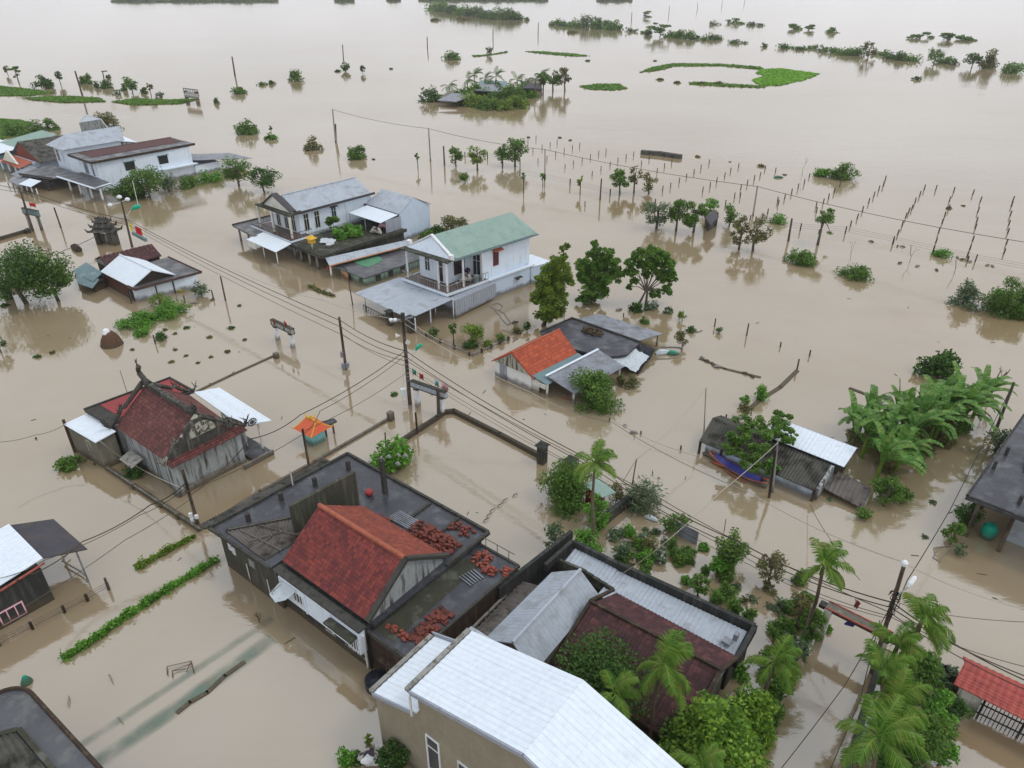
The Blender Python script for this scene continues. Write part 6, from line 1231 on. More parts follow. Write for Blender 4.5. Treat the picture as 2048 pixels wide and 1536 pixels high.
T('mango_tree', 'green leafy tree joining the very large one on its right', 1500, 1510, 95, 1395, 'mango', 'tree', trunk=False, lsz=.115, dens=1.3)
T('mango_tree', 'light green leafy tree between the drooping palm and the very large tree', 1360, 1500, 90, 1415, 'mango', 'tree', trunk=False, lsz=.11, dens=1.1)
palm('palm_tree', 'tall slim palm with a double trunk standing alone at the centre right', 1187, 1095, 1190, 925, 1.55, 13, 1.2, .5, seed=3, r=.09)
palm('palm_tree', 'palm with long drooping fronds over the brown tiled roof', 1297, 1500, 1325, 1330, 1.7, 12, 1.3, .7, seed=4, r=.11, H=6.0)
palm('palm_tree', 'short palm in the shade left of the drooping one', 1235, 1490, 1228, 1385, 1.3, 10, 1.1, .5, seed=5, r=.09, H=4.6)
palm('palm_tree', 'palm leaning beside the left gate pillar', 1602, 1290, 1648, 1128, 1.45, 12, 1.2, .6, seed=6, r=.1)
palm('palm_tree', 'yellowish full palm between the brown tiled roof and the lane', 1520, 1440, 1548, 1325, 1.5, 14, 1.2, .6, seed=7, r=.1, H=3.6)
palm('palm_tree', 'palm right of the utility pole above the cluster', 1760, 1400, 1845, 1240, 1.6, 13, 1.3, .7, seed=8, r=.1, H=5.6)
palm('palm_tree', 'palm just below the right gate pillar', 1760, 1430, 1795, 1290, 1.4, 11, 1.2, .6, seed=9, r=.1, H=4.8)
palm('palm_tree', 'dark dense palm in the middle of the lower right cluster', 1760, 1480, 1765, 1345, 1.6, 14, 1.1, .5, seed=10, r=.1, H=4.5)
palm('palm_tree', 'wide palm in the lower half of the lower right cluster', 1790, 1530, 1790, 1405, 1.6, 13, 1.2, .6, seed=11, r=.1, H=4.4)
palm('palm_tree', 'big bright palm at the bottom of the lower right cluster', 1740, 1600, 1755, 1475, 1.9, 13, 1.2, .5, seed=12, r=.1, H=5.2)
palm('palm_tree', 'small bright palm at the bottom edge below the very large tree', 1395, 1620, 1400, 1530, 1.2, 10, 1.1, .5, seed=13, r=.08, H=4.5)
for (x, y, w_, yt, k, lb) in ((1850, 1480, 70, 1385, 'bright', 'bright papaya-like bush right of the palms'), (1885, 1455, 60, 1395, 'round', 'dark broad leafed bush at the water by the gateway'), (1825, 1530, 90, 1430, 'mid', 'big green bush at the bottom of the palm cluster'), (1875, 1530, 50, 1480, 'bright', 'bright bush at the lower right of the palm cluster'), (1775, 1560, 120, 1480, 'round', 'dark undergrowth at the bottom of the palm cluster'), (1800, 1450, 100, 1360, 'round', 'dark undergrowth in the middle of the palm cluster'),
    (1830, 1380, 90, 1310, 'mid', 'undergrowth behind the black curved wall'), (1885, 1370, 60, 1335, 'grey', 'trailing plant on the black curved wall'), (1890, 1400, 30, 1380, 'brown', 'dry plant beside the gateway')): T('garden_bush', lb, x, y, w_, yt, k, lsz=.10)
for (x, y, w_, yt, k, lb) in ((737, 1488, 22, 1470, 'yellow', 'small bright bush at the bottom, left of the tan house'), (700, 1525, 50, 1500, 'bright', 'bright bushes at the bottom edge left of the motorbike'), (705, 1535, 40, 1520, 'mid', 'low weeds at the very bottom edge'), (790, 1545, 64, 1495, 'round', 'dark broad leafed creeper at the foot of the tan house')): T('garden_bush', lb, x, y, w_, yt, k, lsz=.095)

# palm island in the upper middle
for i, (x, y, w_, yt, k, lb) in enumerate(((855, 205, 46, 172, 'grey', 'grey bushy tree at the left end of the palm island'), (950, 215, 60, 190, 'yellow', 'yellow-green reeds left of the middle of the palm island'), (990, 220, 60, 190, 'mid', 'green bush in the front middle of the palm island'), (1030, 218, 44, 182, 'yellow', 'yellow-green bush in the right half of the palm island'), (1000, 195, 44, 165, 'round', 'dark bush at the sheds of the palm island'), (1050, 192, 40, 168, 'mid', 'bush at the right of the palm island sheds'), (1086, 190, 22, 142, 'mid', 'tall narrow tree on the palm island'), (1106, 182, 40, 136, 'mid', 'tall round tree at the right end of the palm island'), (1130, 182, 30, 132, 'brown', 'thin stemmed tree at the far right of the palm island'))):
    T('island_tree', lb, x, y, w_, yt, k, 'tree', trunk=(i > 5))
for i, (x, y, w_, yt, k) in enumerate(((925, 212, 40, 192, 'yellow'), (968, 218, 40, 195, 'mid'), (1010, 222, 40, 196, 'yellow'), (1040, 214, 40, 190, 'mid'), (920, 200, 30, 180, 'mid'), (975, 200, 40, 178, 'mid'), (1020, 198, 40, 172, 'mid'), (1062, 196, 34, 176, 'bright'), (938, 205, 34, 172, 'mid'), (955, 198, 40, 168, 'mid'), (1000, 208, 50, 176, 'mid'), (1025, 205, 40, 168, 'mid'), (1052, 186, 30, 158, 'grey'), (985, 186, 30, 160, 'round'), (870, 204, 36, 178, 'mid'))):
    T('island_bush', 'green undergrowth bush between the palms and sheds of the palm island', x, y, w_, yt, k, 'bush', 'undergrowth of the palm island')
for i, (bx, by, cx, cy, lb) in enumerate(((935, 185, 936, 160, 'windblown palm left of the island sheds'), (900, 187, 898, 172, 'small palm at the left of the palm island'), (968, 185, 970, 157, 'thin palm in the middle of the palm island'), (1083, 190, 1082, 150, 'palm beside the tall narrow tree'), (1040, 200, 1034, 160, 'palm right of the island sheds'), (952, 192, 948, 150, 'tallest windblown palm of the palm island'), (995, 188, 992, 152, 'palm standing behind the right island shed'), (1070, 196, 1072, 158, 'palm between the right sheds and the tall trees'))):
    palm('palm_tree', lb, bx, by, cx, cy, 3.0, 9, .8, .3, 'leaf_mid', 60 + i, .15, windx=.5)
hs_ = thing('island_shed', 'grey shed with low metal roof on the palm island, left one', 'shed', at(905, 205))
q = [at(875, 200, 1.6), at(912, 203, 1.6), at(950, 188, 2.4), at(905, 186, 2.4)]; MB().slab(q, .2).build('roof', 'metal_grey', hs_); MB().ext([at(880, 206), at(912, 208), at(945, 194), at(900, 192)], -.5, 1.5).build('wall', 'brick_grey', hs_)
hs_ = thing('island_shed', 'grey-blue shed on the palm island, right one', 'shed', at(990, 190))
q = [at(950, 180, 2.4), at(1010, 184, 2.4), at(1016, 170, 3.0), at(960, 168, 3.0)]; MB().slab(q, .2).build('roof', 'metal_grey', hs_); MB().ext([at(955, 190), at(1012, 193), at(1014, 178), at(960, 176)], -.5, 2.2).build('wall', 'metal_teal', hs_)
hs_ = thing('island_shed', 'dark shed half hidden at the right of the palm island', 'shed', at(1065, 178))
MB().slab([at(1045, 176, 2.4), at(1085, 178, 2.4), at(1080, 168, 3), at(1050, 166, 3)], .2).build('roof', 'metal_dark', hs_); MB().ext([at(1048, 182), at(1082, 183), at(1080, 172), at(1050, 172)], -.5, 2.2).build('wall', 'brick_grey', hs_)
hs_ = thing('wooden_shed', 'grey shed with flat roof behind the broad tree, right of centre', 'shed', at(1425, 465))
MB().slab([at(1408, 432, 2), at(1421, 450, 1.9), at(1438, 432, 2), at(1426, 424, 2.1)], .12).build('roof', 'metal_dark', hs_); MB().ext([at(1408, 455), at(1417, 463), at(1434, 450), at(1425, 443)], -.5, 1.75).build('wall', 'fibro', hs_)
# ------------------------------------------------------------------ poles, wires, posts, walls, gates, small things
def upole(name, label, bx, by, ty, r0=.14, r1=.09, mat='pole_concrete', tx=None, cat='utility pole', group=None):
    g = V3(at(bx, by)); H = height(bx, by, ty); root = thing(name, label, cat, tuple(g), group)
    t = Vector((g.x, g.y, H))
    if tx is not None: q = V3(at(tx, ty, H)); t = Vector((q.x, q.y, H))
    MB().path([g - Vector((0, 0, .8)), t], [r0, r1], 8).build('pole', mat, root); return root, g, t
pA, gA, tA = upole('utility_pole', 'tall dark mossy pole with green lamp and loudspeakers near the picture centre', 820, 808, 638, .17, .12)
tA2 = tA
mb = MB(); mb.bar(tA + Vector((-.9, -.3, -.15)), tA + Vector((.7, .5, -.05)), .1, .1); mb.build('crossarm', 'metal_grey', pA)
mb = MB(); [mb.lathe(tA + Vector((-.85 + k * .3, -.3, -.05)), [(.1, 0), (.15, .08), (.15, .18), (.05, .25)], 10) for k in (0, 1)]; mb.build('insulator', 'white_plastic', pA)
mb = MB(); mb.box(tA + Vector((0, .05, -.1)), .28, .28, .55); mb.build('pole_head', 'black_wall', pA)
for (dx, dz, n_) in ((-.35, -1.35, 0), (.22, -1.75, 1)):
    c = tA + Vector((dx, -.1, dz)); d = Vector((-1, -.1, .05)) if n_ == 0 else Vector((.25, -1, -.1)); d.normalize()
    MB().path([c - d * .05, c + d * .08, c + d * .28], [.05, .08, .2], 12).build('loudspeaker', 'cream_wall', pA)
a0 = tA + Vector((.1, 0, -3.4)); pts = [V3(at(822, 722, a0.z)), V3(at(828, 708, a0.z + .35)), V3(at(834, 692, a0.z + .9))]; pts[0] = tA + Vector((.1, 0, -3.6))
q0 = gA + Vector((0, 0, tA.z - 3.6)); pts = [q0, q0 + Vector((.45, -.1, .15)), q0 + Vector((.6, -.1, .65)), q0 + Vector((.85, -.1, 1.1))]
MB().path(pts, .035, 6).build('lamp_arm', 'white_pipe', pA)
MB().path([pts[-1] - Vector((.05, 0, .1)), pts[-1] + Vector((.15, 0, .2)), pts[-1] + Vector((.42, 0, .38)), pts[-1] + Vector((.5, 0, .45))], [.07, .15, .13, .03], 10).build('lamp_head', 'green_lamp', pA)
c = gA + Vector((-.42, -.1, .75)); MB().box(c, .42, .32, .75, .4).build('meter_box', 'white_plastic', pA)
mb = MB(); mb.path([c + Vector((0, 0, .8)), c + Vector((.05, 0, 1.6)), c + Vector((.2, 0, 3))], .03, 5); mb.path([c + Vector((-.15, -.1, 0)), c + Vector((-.05, -.1, -.4)), c + Vector((.15, -.1, -.45)), c + Vector((.25, 0, 0))], .02, 5); mb.build('conduit', 'white_pipe', pA)
mb = MB(); [mb.tube(gA + Vector((0, 0, z)) - Vector((0, 0, .04)), gA + Vector((0, 0, z + .04)), .17, .17, 8) for z in (2.2, 2.6, 2.9, 3.3, 3.7, 4.2, 4.8)]; mb.build('band', 'metal_grey', pA)
pB, gB, tB = upole('utility_pole', 'dark pole with rusty fittings left of the tall centre pole', 692, 737, 634, .14, .1)
mb = MB(); mb.box(gB + Vector((-.12, -.1, .1)), .4, .3, .45); mb.box(gB + Vector((.18, -.1, .2)), .3, .3, .4); mb.box(gB + Vector((-.15, -.1, 1.2)), .25, .25, .5); mb.build('meter_box', 'metal_grey', pB)
pC, gC, tC = upole('utility_pole', 'dark pole with white meter boxes at the corner of the temple wall', 397, 1052, 938, .12, .09)
mb = MB(); [mb.box(gC + Vector((dx, -.15, z)), .2, .15, .26) for dx, z in ((-.2, .9), (-.18, .5), (.13, .75))]; mb.build('meter_box', 'white_plastic', pC)
pD, gD, tD = upole('utility_pole', 'dark slim pole beside the teal shrine', 619, 938, 858, .1, .08)
pE, gE, tE = upole('utility_pole', 'dark pole with white lamps at the upper left street', 264, 494, 400, .16, .1, tx=242)
mb = MB(); mb.path([tE + Vector((-1.4, 0, -.6)), tE + Vector((-.5, 0, -.4)), tE + Vector((.0, 0, -.2)), tE + Vector((.7, 0, 0))], .05, 5); mb.build('lamp_arm', 'white_pipe', pE)
for v_ in (Vector((-1.5, 0, -.7)), Vector((.8, 0, .0)), Vector((-.1, 0, .3))): MB().lathe(tE + v_, [(.1, -.15), (.3, 0), (.3, .15), (.1, .3)], 10).build('lamp_head', 'white_plastic', pE)
MB().path([tE + Vector((.9, 0, -1.2)), tE + Vector((1.5, 0, -.9)), tE + Vector((2.1, 0, -.75)), tE + Vector((2.2, 0, -.75))], [.1, .28, .25, .05], 10).build('lamp_head', 'green_lamp', pE, label='green lamp head')
MB().path([tE + Vector((.2, 0, -2)), tE + Vector((.9, 0, -1.2))], .04, 5).build('lamp_arm', 'white_pipe', pE)
pF, gF, tF = upole('utility_pole', 'dark leaning pole behind the arch gate at the far left', 66, 462, 374, .16, .1, tx=38)
pG, gG, tG = upole('utility_pole', 'big pole with tangled wires and white lamp between the gate pillars and palms', 1745, 1345, 1128, .12, .085, tx=1809)
MB().lathe(tG + Vector((0, 0, -.1)), [(.1, 0), (.14, .05), (.14, .2), (.07, .28)], 12).build('pole_cap', 'white_plastic', pG)
k0 = gG.lerp(tG, .72); k1 = V3(at(1815, 1175, tG.z * .84)); MB().path([k0, k1], .035, 6).build('lamp_arm', 'white_pipe', pG)
MB().path([k1, k1 + Vector((.12, .1, .12)), k1 + Vector((.38, .3, .3)), k1 + Vector((.45, .35, .33))], [.05, .12, .11, .04], 10).build('lamp_head', 'white_plastic', pG)
rg = random.Random(9); mb = MB()
for k in range(14):
    c = gG.lerp(tG, rg.uniform(.58, .78)); r_ = rg.uniform(.15, .4); ax = rg.uniform(0, 3)
    mb.path([c + Vector((r_ * math.cos(a) * math.cos(ax), r_ * math.cos(a) * math.sin(ax), r_ * math.sin(a) * .9)) for a in [2 * math.pi * i / 9 for i in range(8)]], .018, 4)
mb.build('wire_coil', 'cable', pG)
pH, gH, tH = upole('utility_pole', 'dark leaning pole at the right edge beyond the flat roofed house', 1990, 866, 765, .12, .09, tx=2028)
for (x, y, ty, tx, r_, m_, lb) in ((451, 601, 553, 441, .1, 'pole_concrete', 'short dark post right of the white roofed small house'), (122, 455, 415, 108, .12, 'pole_concrete', 'dark short pole right of the far left arch gate'), (706, 610, 560, 697, .07, 'stake', 'dark thin pole with a white prop in front of the mint house'), (1200, 400, 357, 1203, .13, 'pole_concrete', 'dark post among the young trees on the fence'), (1506, 432, 372, 1515, .14, 'pole_pale', 'pale wire pole in the middle of the post field'), (1577, 482, 437, 1584, .16, 'pole_concrete', 'thick dark post beside the slender clumped tree'),
    (671, 285, 218, 665, .16, 'pole_pale', 'tall pale wire pole, first of the row from the upper left'), (671, 281, 248, 671, .2, 'pole_concrete', 'short dark post right beside the first wire pole'), (861, 322, 256, 857, .15, 'pole_pale', 'tall pale wire pole, second of the row'), (889, 330, 292, 887, .16, 'pole_concrete', 'dark post right of the second wire pole'), (1090, 352, 298, 1090, .12, 'pole_pale', 'tall pale wire pole, third of the row'),
    (470, 152, 113, 464, .3, 'pole_concrete', 'slanted dark pole alone in the water at the upper left'), (687, 122, 89, 685, .22, 'pole_concrete', 'dark pole above the round dark tree'), (855, 97, 73, 854, .25, 'pole_concrete', 'far pole left of the dome shaped bush'), (986, 80, 59, 986, .25, 'pole_concrete', 'far pole above the pale bush on the mud strip'), (1076, 68, 45, 1077, .25, 'pole_concrete', 'far pole left of the second clump'), (1263, 40, 24, 1264, .28, 'pole_concrete', 'far pole above the flat dark bush row'), (1338, 28, 11, 1339, .28, 'pole_pale', 'far pole above the big tiered tree'), (1395, 19, 5, 1395, .3, 'pole_pale', 'far pole third from the right at the top edge'), (1444, 12, 1, 1445, .3, 'pole_pale', 'far pole second from the right at the top edge'), (1489, 6, -6, 1490, .3, 'pole_pale', 'far pole nearest the right at the top edge'),
    (165, 191, 142, 150, .28, 'pole_concrete', 'leaning dark pole left of the palm-like tree on the left bank'), (209, 166, 142, 205, .2, 'pole_concrete', 'T shaped pole on the left bank'), (277, 415, 361, 265, .06, 'white_pipe', 'thin white pole in front of the upper left bushes'), (1410, 862, 775, 1412, .05, 'pole_pale', 'thin pale pole left of the corrugated shack'), (1547, 985, 880, 1556, .07, 'pole_pale', 'pale pole in front of the corrugated shack'), (1263, 970, 918, 1273, .05, 'stake', 'thin stake behind the feathery shrub'), (1449, 1062, 1038, 1452, .03, 'stake', 'thin short stake above the dense lane bush'),
    (835, 868, 825, 831, .09, 'dark_wood', 'dark stake on the black boundary wall'), (877, 832, 778, 875, .14, 'pole_concrete', 'dark concrete stake in front of the right leg of the flag arch'), (772, 905, 865, 770, .06, 'dark_wood', 'thin dark spike beside the bright broad leafed bush'), (1540, 995, 900, 1551, .1, 'dark_wood', 'dark post beside the pale pole of the shack'), (1268, 630, 622, 1268, .05, 'stake', 'short stake behind the grey awning')):
    upole('pole', lb, x, y, ty, r_, r_ * .75, m_, tx, 'pole')
g = V3(at(209, 166)); MB().bar(V3(at(203, 143, 5)), V3(at(214, 142, 5)), .3, .3).build('crossarm', 'pole_concrete', label=None, cat=None, parent=[o for o in bpy.data.objects if o.get('label') == 'T shaped pole on the left bank'][0])
def cable(name, label, pts, sag, r, mat='cable', cat='cable', group=None):
    P = []
    for (a, b) in zip(pts, pts[1:]):
        a, b = V3(a), V3(b); n = 14
        for i in range(n + (1 if b == V3(pts[-1]) else 0)): t = i / n; q = a.lerp(b, t); q.z -= sag * 4 * t * (1 - t); P.append(q)
    return MB().path(P, r * 1.5, 4).build(name, mat, label=label, cat=cat, group=group)
cable('power_cable', 'long thin wire between the pale poles across the post field', [at(665, 219, 6.4), at(857, 257, 5.75), at(1090, 299, 4.9), at(1515, 373, 4.7), at(2048, 484, 4.6), at(2200, 510, 4.6)], .45, .022, 'stake')
WG = 'cables along the village street'
def street(label, offs, r, mat='cable'):
    pts = []
    for (x, y, z) in offs: pts.append(at(x, y, z))
    cable('power_cable', label, pts, .35, r, mat, 'cable', WG)
lab = 'black power cable sagging along the flooded street between the poles'
street(lab, [(-60, 350, 5.5), (40, 377, 5.5), (256, 440, 5.0), (683, 642, 4.6), (812, 702, 4.9), (1190, 925, 4.6), (1480, 1085, 4.6), (1785, 1205, 4.8), (2100, 1382, 4.6)], .026)
street(lab, [(256, 444, 4.8), (684, 655, 4.2), (813, 714, 4.5), (1185, 935, 4.3), (1475, 1095, 4.3), (1782, 1215, 4.5), (2100, 1370, 4.4)], .022)
street(lab, [(-60, 360, 5.2), (42, 384, 5.1), (257, 450, 4.5), (685, 670, 3.8), (814, 722, 4.1), (1300, 985, 4.0), (1780, 1225, 4.2), (2100, 1400, 4.2)], .018)
street(lab, [(685, 668, 3.9), (814, 733, 3.8), (1500, 1120, 3.9), (1778, 1232, 4.1), (2100, 1345, 4.1)], .014)
street(lab, [(814, 738, 3.5), (1200, 960, 3.7), (1500, 1130, 3.9), (1780, 1238, 4)], .012)
street('pale thin wire beside the street on its house side', [(792, 636, 6.9), (1062, 785, 3.4), (1225, 845, 2.6), (1500, 985, 3), (1800, 1122, 6.2), (2100, 1230, 6.0)], .018, 'pale_cable')
street('second pale thin wire on the house side of the street', [(470, 540, 4), (645, 600, 4), (815, 640, 5), (940, 705, 3)], .018, 'pale_cable')
cable('power_cable', 'dark wire running from the centre pole to the lower left over the temple yard', [at(811, 701, 5.0), at(600, 830, 4.4), at(500, 878, 4.0), at(381, 990, 3)], .3, .022)
cable('power_cable', 'second dark wire from the centre pole over the temple yard', [at(812, 710, 4.7), at(640, 822, 4.2), at(607, 868, 3.6), at(370, 985, 3.2)], .25, .016)
cable('power_cable', 'third wire from the centre pole, passing the slim pole beside the shrine', [at(814, 745, 3.4), at(608, 862, 3.7)], .3, .014)
cable('power_cable', 'thick dark wire from the temple corner pole to the left edge house', [at(372, 965, 3.9), at(300, 1010, 3.2), at(165, 1083, 2.7), at(60, 1150, 2.9)], .2, .025)
cable('power_cable', 'thin dark wire left of the thick one towards the left edge house', [at(374, 972, 3.7), at(280, 1030, 3), at(90, 1120, 2.8), at(-20, 1160, 2.9)], .2, .015)
cable('power_cable', 'wire from the temple corner pole down to the window of the left edge house', [at(378, 1000, 2.6), at(250, 1080, 2.2), at(50, 1213, 1.2)], .1, .016, 'stake')
cable('power_cable', 'pair of pale wires from the annex roof to the temple corner pole', [at(198, 880, 2.6), at(260, 925, 2.2), at(370, 978, 3.5)], .15, .016, 'pale_cable')
cable('power_cable', 'wire from the left edge to the temple annex post', [at(-20, 885, 2.8), at(70, 870, 2.4), at(132, 848, 2.7)], .15, .012, 'stake')
cable('power_cable', 'pale wire crossing from the shack pole down to the long shed', [at(1412, 776, 4), at(1340, 860, 3.2), at(1272, 920, 2.3), at(1195, 1040, 2)], .1, .016, 'pale_cable')
cable('power_cable', 'pale wire from the shack pole crossing over the yard to the shed roof', [at(1556, 885, 4.3), at(1440, 985, 3.6), at(1330, 1085, 3.0), at(1240, 1150, 2.5)], .1, .016, 'pale_cable')
cable('power_cable', 'thin dark wire rising from the palm cluster to the right edge pole', [at(1740, 1330, 1), at(1815, 1160, 4.5), at(1900, 1020, 4), at(2026, 768, 4.2)], .15, .014)
cable('power_cable', 'dark wire down from the utility pole beside the gate to the lane bottom', [at(1780, 1215, 4.8), at(1690, 1370, 4.2), at(1560, 1540, 4)], .1, .012)
cable('power_cable', 'thin dark wire in the lane right of the first one', [at(1760, 1240, 4.5), at(1720, 1400, 4), at(1660, 1540, 4)], .1, .012)
cable('power_cable', 'wire from the utility pole to the right edge', [at(1785, 1200, 5), at(1880, 1228, 5), at(2080, 1245, 5)], .1, .012)
cable('power_cable', 'wire from the far left pole down past the grey ruin to the tree', [at(200, 468, 1.5), at(130, 500, 1.5), at(60, 530, 1.5)], .1, .025, 'stake')
cable('mooring_line', 'long pale rope floating from the fenced street to the right', [at(820, 655, .1), at(1000, 720, .5), at(1300, 880, .4), at(1420, 920, .4)], .1, .01, 'pale_cable', 'rope')
cable('power_cable', 'wire from the shack down to the tall palm', [at(1620, 1010, .4), at(1665, 1085, 3.4), at(1720, 1160, 4)], .1, .012)

# post field: rows of short concrete posts, each row listed by its end points in the photograph and the number of posts
PG = 'short posts standing in the flooded field'
pm = {}
def stake(x, y, hpx, th=1.0, label='short dark post in the rows of the flooded field', group=PG, mat='stake', name='fence_post'):
    g = at(x, y); h_ = height(x, y, y - hpx); mb = MB(); r_ = .07 * th; rg = random.Random(int(x * 7 + y))
    lx = rg.uniform(-.05, .05); mb.prism([(g[0] + a * r_, g[1] + b * r_, -.3) for a, b in ((-1, -1), (1, -1), (1, 1), (-1, 1))], [(g[0] + a * r_ * .85 + lx, g[1] + b * r_ * .85, h_) for a, b in ((-1, -1), (1, -1), (1, 1), (-1, 1))])
    return mb.build(name, mat, label=label, cat='post', group=group, org=g)
PTS = [(1056, 286), (1072, 280), (1066, 304), (1084, 298), (1100, 293), (1114, 288), (1094, 320), (1111, 311), (1128, 305), (1145, 299), (1159, 294), (1076, 325), (1130, 337), (1147, 330), (1164, 324), (1181, 317), (1197, 310), (1212, 306), (1184, 351), (1202, 341), (1220, 332), (1236, 324), (1252, 317), (1267, 312), (1283, 330), (1298, 320),
    (1230, 354), (1299, 356), (1314, 345), (1329, 335), (1343, 328), (1325, 382), (1341, 376), (1358, 366), (1373, 356), (1388, 347), (1402, 338), (1418, 328), (1405, 384), (1420, 375), (1433, 365), (1449, 354), (1461, 344), (1477, 335), (1481, 380), (1494, 370), (1508, 361), (1520, 353), (1530, 340), (1551, 358 - 14), (1480, 396), (1451, 411), (1469, 396), (1556, 410), (1569, 398), (1583, 388), (1596, 378), (1608, 369), (1618, 355),
    (1632, 415), (1646, 408), (1657, 398), (1668, 387), (1679, 374), (1701, 452), (1714, 438), (1725, 423), (1737, 407), (1747, 394), (1757, 382), (1766, 373), (1633, 425),
    (1795, 470), (1804, 453), (1811, 436), (1817, 426), (1823, 420), (1830, 406), (1839, 393), (1848, 380), (1871, 381), (1898, 404), (1907, 385), (1866, 505), (1871, 486), (1877, 466), (1884, 448), (1889, 434), (1897, 404 + 16),
    (1934, 514), (1939, 500), (1945, 482), (1950, 458), (1953, 445), (1960, 404), (1955, 425), (1935, 525 - 2), (1945, 390), (2007, 508), (2012, 489), (2015, 467), (2017, 451), (2020, 432), (2023, 413), (2025, 403), (1310, 420), (1352, 412), (1462, 422), (1535, 428), (1555, 404), (1170, 413), (1500, 441), (1524, 437)]
for (a, b, n) in (((1701, 452), (1770, 362), 10), ((1786, 488), (1852, 374), 12), ((1866, 506), (1908, 378), 13), ((1934, 514), (1962, 396), 12), ((2007, 508), (2027, 396), 12), ((1632, 416), (1690, 350), 6)):
    for k in range(n):
        f = (k / (n - 1)) ** .85; q = (a[0] + (b[0] - a[0]) * f, a[1] + (b[1] - a[1]) * f)
        if min(abs(q[0] - c[0]) + abs(q[1] - c[1]) for c in PTS) > 13: PTS.append(q)
for (x, y) in PTS: stake(x, y, 9 if y < 360 else 11)
# wire fence with posts: each fence is a thing with its posts as parts
def fence(label, pts, hpx, gap, mesh=True, rail_mat='stake', cat='fence', name='wire_fence'):
    root = thing(name, label, cat, at(*pts[0]))
    for (a, b) in zip(pts, pts[1:]):
        A, B = V3(at(*a)), V3(at(*b)); L = (B - A).length; n = max(1, int(L / gap)); H = height(*a, a[1] - hpx)
        for i in range(n + 1):
            p = A.lerp(B, i / n); MB().box((p.x, p.y, -.3), .13, .13, H + .3, R(-38)).build('fence_post', 'stake', root)
        mb = MB()
        for z in (.35, .65, .92): mb.tube(A + Vector((0, 0, H * z)), B + Vector((0, 0, H * z)), .014, .014, 3)
        mb.build('wire', rail_mat, root)
fence('long wire fence with dark posts across the flooded fields, left half', [(1040, 352), (1140, 372), (1220, 392), (1310, 412)], 14, 4.2)
fence('long wire fence with dark posts across the flooded fields, right half', [(1510, 448), (1600, 462), (1690, 468), (1785, 488), (1865, 506), (1950, 524), (2060, 545)], 15, 4.0)
fence('low fence of thin posts left of the fence corner', [(930, 316), (975, 318), (1040, 330)], 12, 7)
fence('short bent fence with dark posts and a rail at the lower left', [(0, 1292), (66, 1258), (130, 1225), (176, 1202), (218, 1178)], 14, 3.2)
for (x, y, hp, lb) in ((218, 1180, 24, 'thick short brown post at the end of the lower left fence'), (311, 678 + 10, 18, 'short leaning post in the left flooded garden'), (370, 606, 15, 'dark post in front of the white roofed small house'), (427, 596, 16, 'dark post right of the pale round bush'), (1493, 671, 24, 'thin dark stake right of centre in open water'), (1429, 653, 16, 'short stake left of the thin dark one'), (1561, 694, 10, 'thin stake above the submerged bank'), (1619, 712, 12, 'pale buoy stake above the submerged bank'), (1594, 740, 22, 'brown crooked stake on the submerged bank'), (1113, 628, 10, 'tiny post by the trees'), (1215, 588, 8, 'tiny post between two garden trees'), (1128, 632, 12, 'small post under the yellow-green tree'), (1247, 634, 8, 'stake by the white bag behind the grey awning'), (1218, 842, 7, 'dark float post on the pale rope'), (1282, 868, 6, 'dark post by the white floats'), (1362, 899, 8, 'dark short post left of the corrugated shack'), (210 - 20, 930, 4, 'tiny dark float left of the temple annex'), (1450, 843, 14, 'thin stake behind the shack roof'), (72, 878, 3, 'tiny dark float below the left wires')):
    stake(x, y, hp, .8, lb, None, name='post')

# low walls
def lowwall(name, label, pts, z, th, mat, cat='wall', cap=None, zb=-.5):
    root = thing(name, label, cat, at(*pts[0])); P = [V3(at(*p)) for p in pts]
    mb = MB(); up = Vector((0, 0, 1))
    for a, b in zip(P, P[1:]):
        d = (b - a).normalized(); n = Vector((-d.y, d.x, 0)) * th / 2; a2 = a - d * th * .2; b2 = b + d * th * .2
        mb.prism([a2 - n + up * zb, b2 - n + up * zb, b2 + n + up * zb, a2 + n + up * zb], [a2 - n + up * z, b2 - n + up * z, b2 + n + up * z, a2 + n + up * z])
    mb.build('wall_panel', mat, root); return root
r1 = lowwall('low_wall', 'grey double rail wall along the temple yard, lower left side', [(214, 937), (300, 995), (400, 1060)], .22, .3, 'brick_grey')
mb = MB(); A, B = V3(at(214, 935, .32)), V3(at(400, 1058, .32)); mb.tube(A, B, .06, .06, 5); mb.build('rail', 'concrete', r1)
for k in (.3, .6, .78): p = A.lerp(B, k); MB().box((p.x, p.y, -.4), .28, .28, .85, R(-38)).build('pier', 'brick_grey', r1)
lowwall('low_wall', 'thin pale wall top from the temple corner to the brick gate post', [(400, 1061), (520, 985), (630, 925), (776, 840)], .16, .22, 'concrete')
lowwall('low_wall', 'thin wall top just breaking the water left of the temple canopy', [(395, 783), (460, 752), (548, 712)], .08, .22, 'brick_grey')
lowwall('low_wall', 'black curved wall running from the dark house to the flag arch', [(716, 958), (800, 888), (873, 840), (890, 828), (908, 826), (1000, 873), (1084, 918)], .35, .28, 'black_wall')
lowwall('low_wall', 'dark wall running off the left edge beside the far left arch gate', [(-20, 486), (56, 464)], .4, .4, 'black_wall')
lowwall('low_wall', 'black wall piece at the left edge under the big tree', [(-20, 582), (30, 572), (90, 555)], .9, .3, 'black_wall')
lowwall('low_wall', 'dark mossy wall behind the feathery shrub', [(1192, 1062), (1268, 1000)], .8, .3, 'black_wall')
lowwall('low_wall', 'black curved wall with creepers behind the lower right palms', [(1800, 1335), (1850, 1345), (1880, 1358), (1912, 1382)], .9, .25, 'black_wall')
lowwall('low_wall', 'dark wall along the right side of the flooded lane', [(1752, 1345), (1722, 1440), (1690, 1560)], .9, .25, 'black_wall')
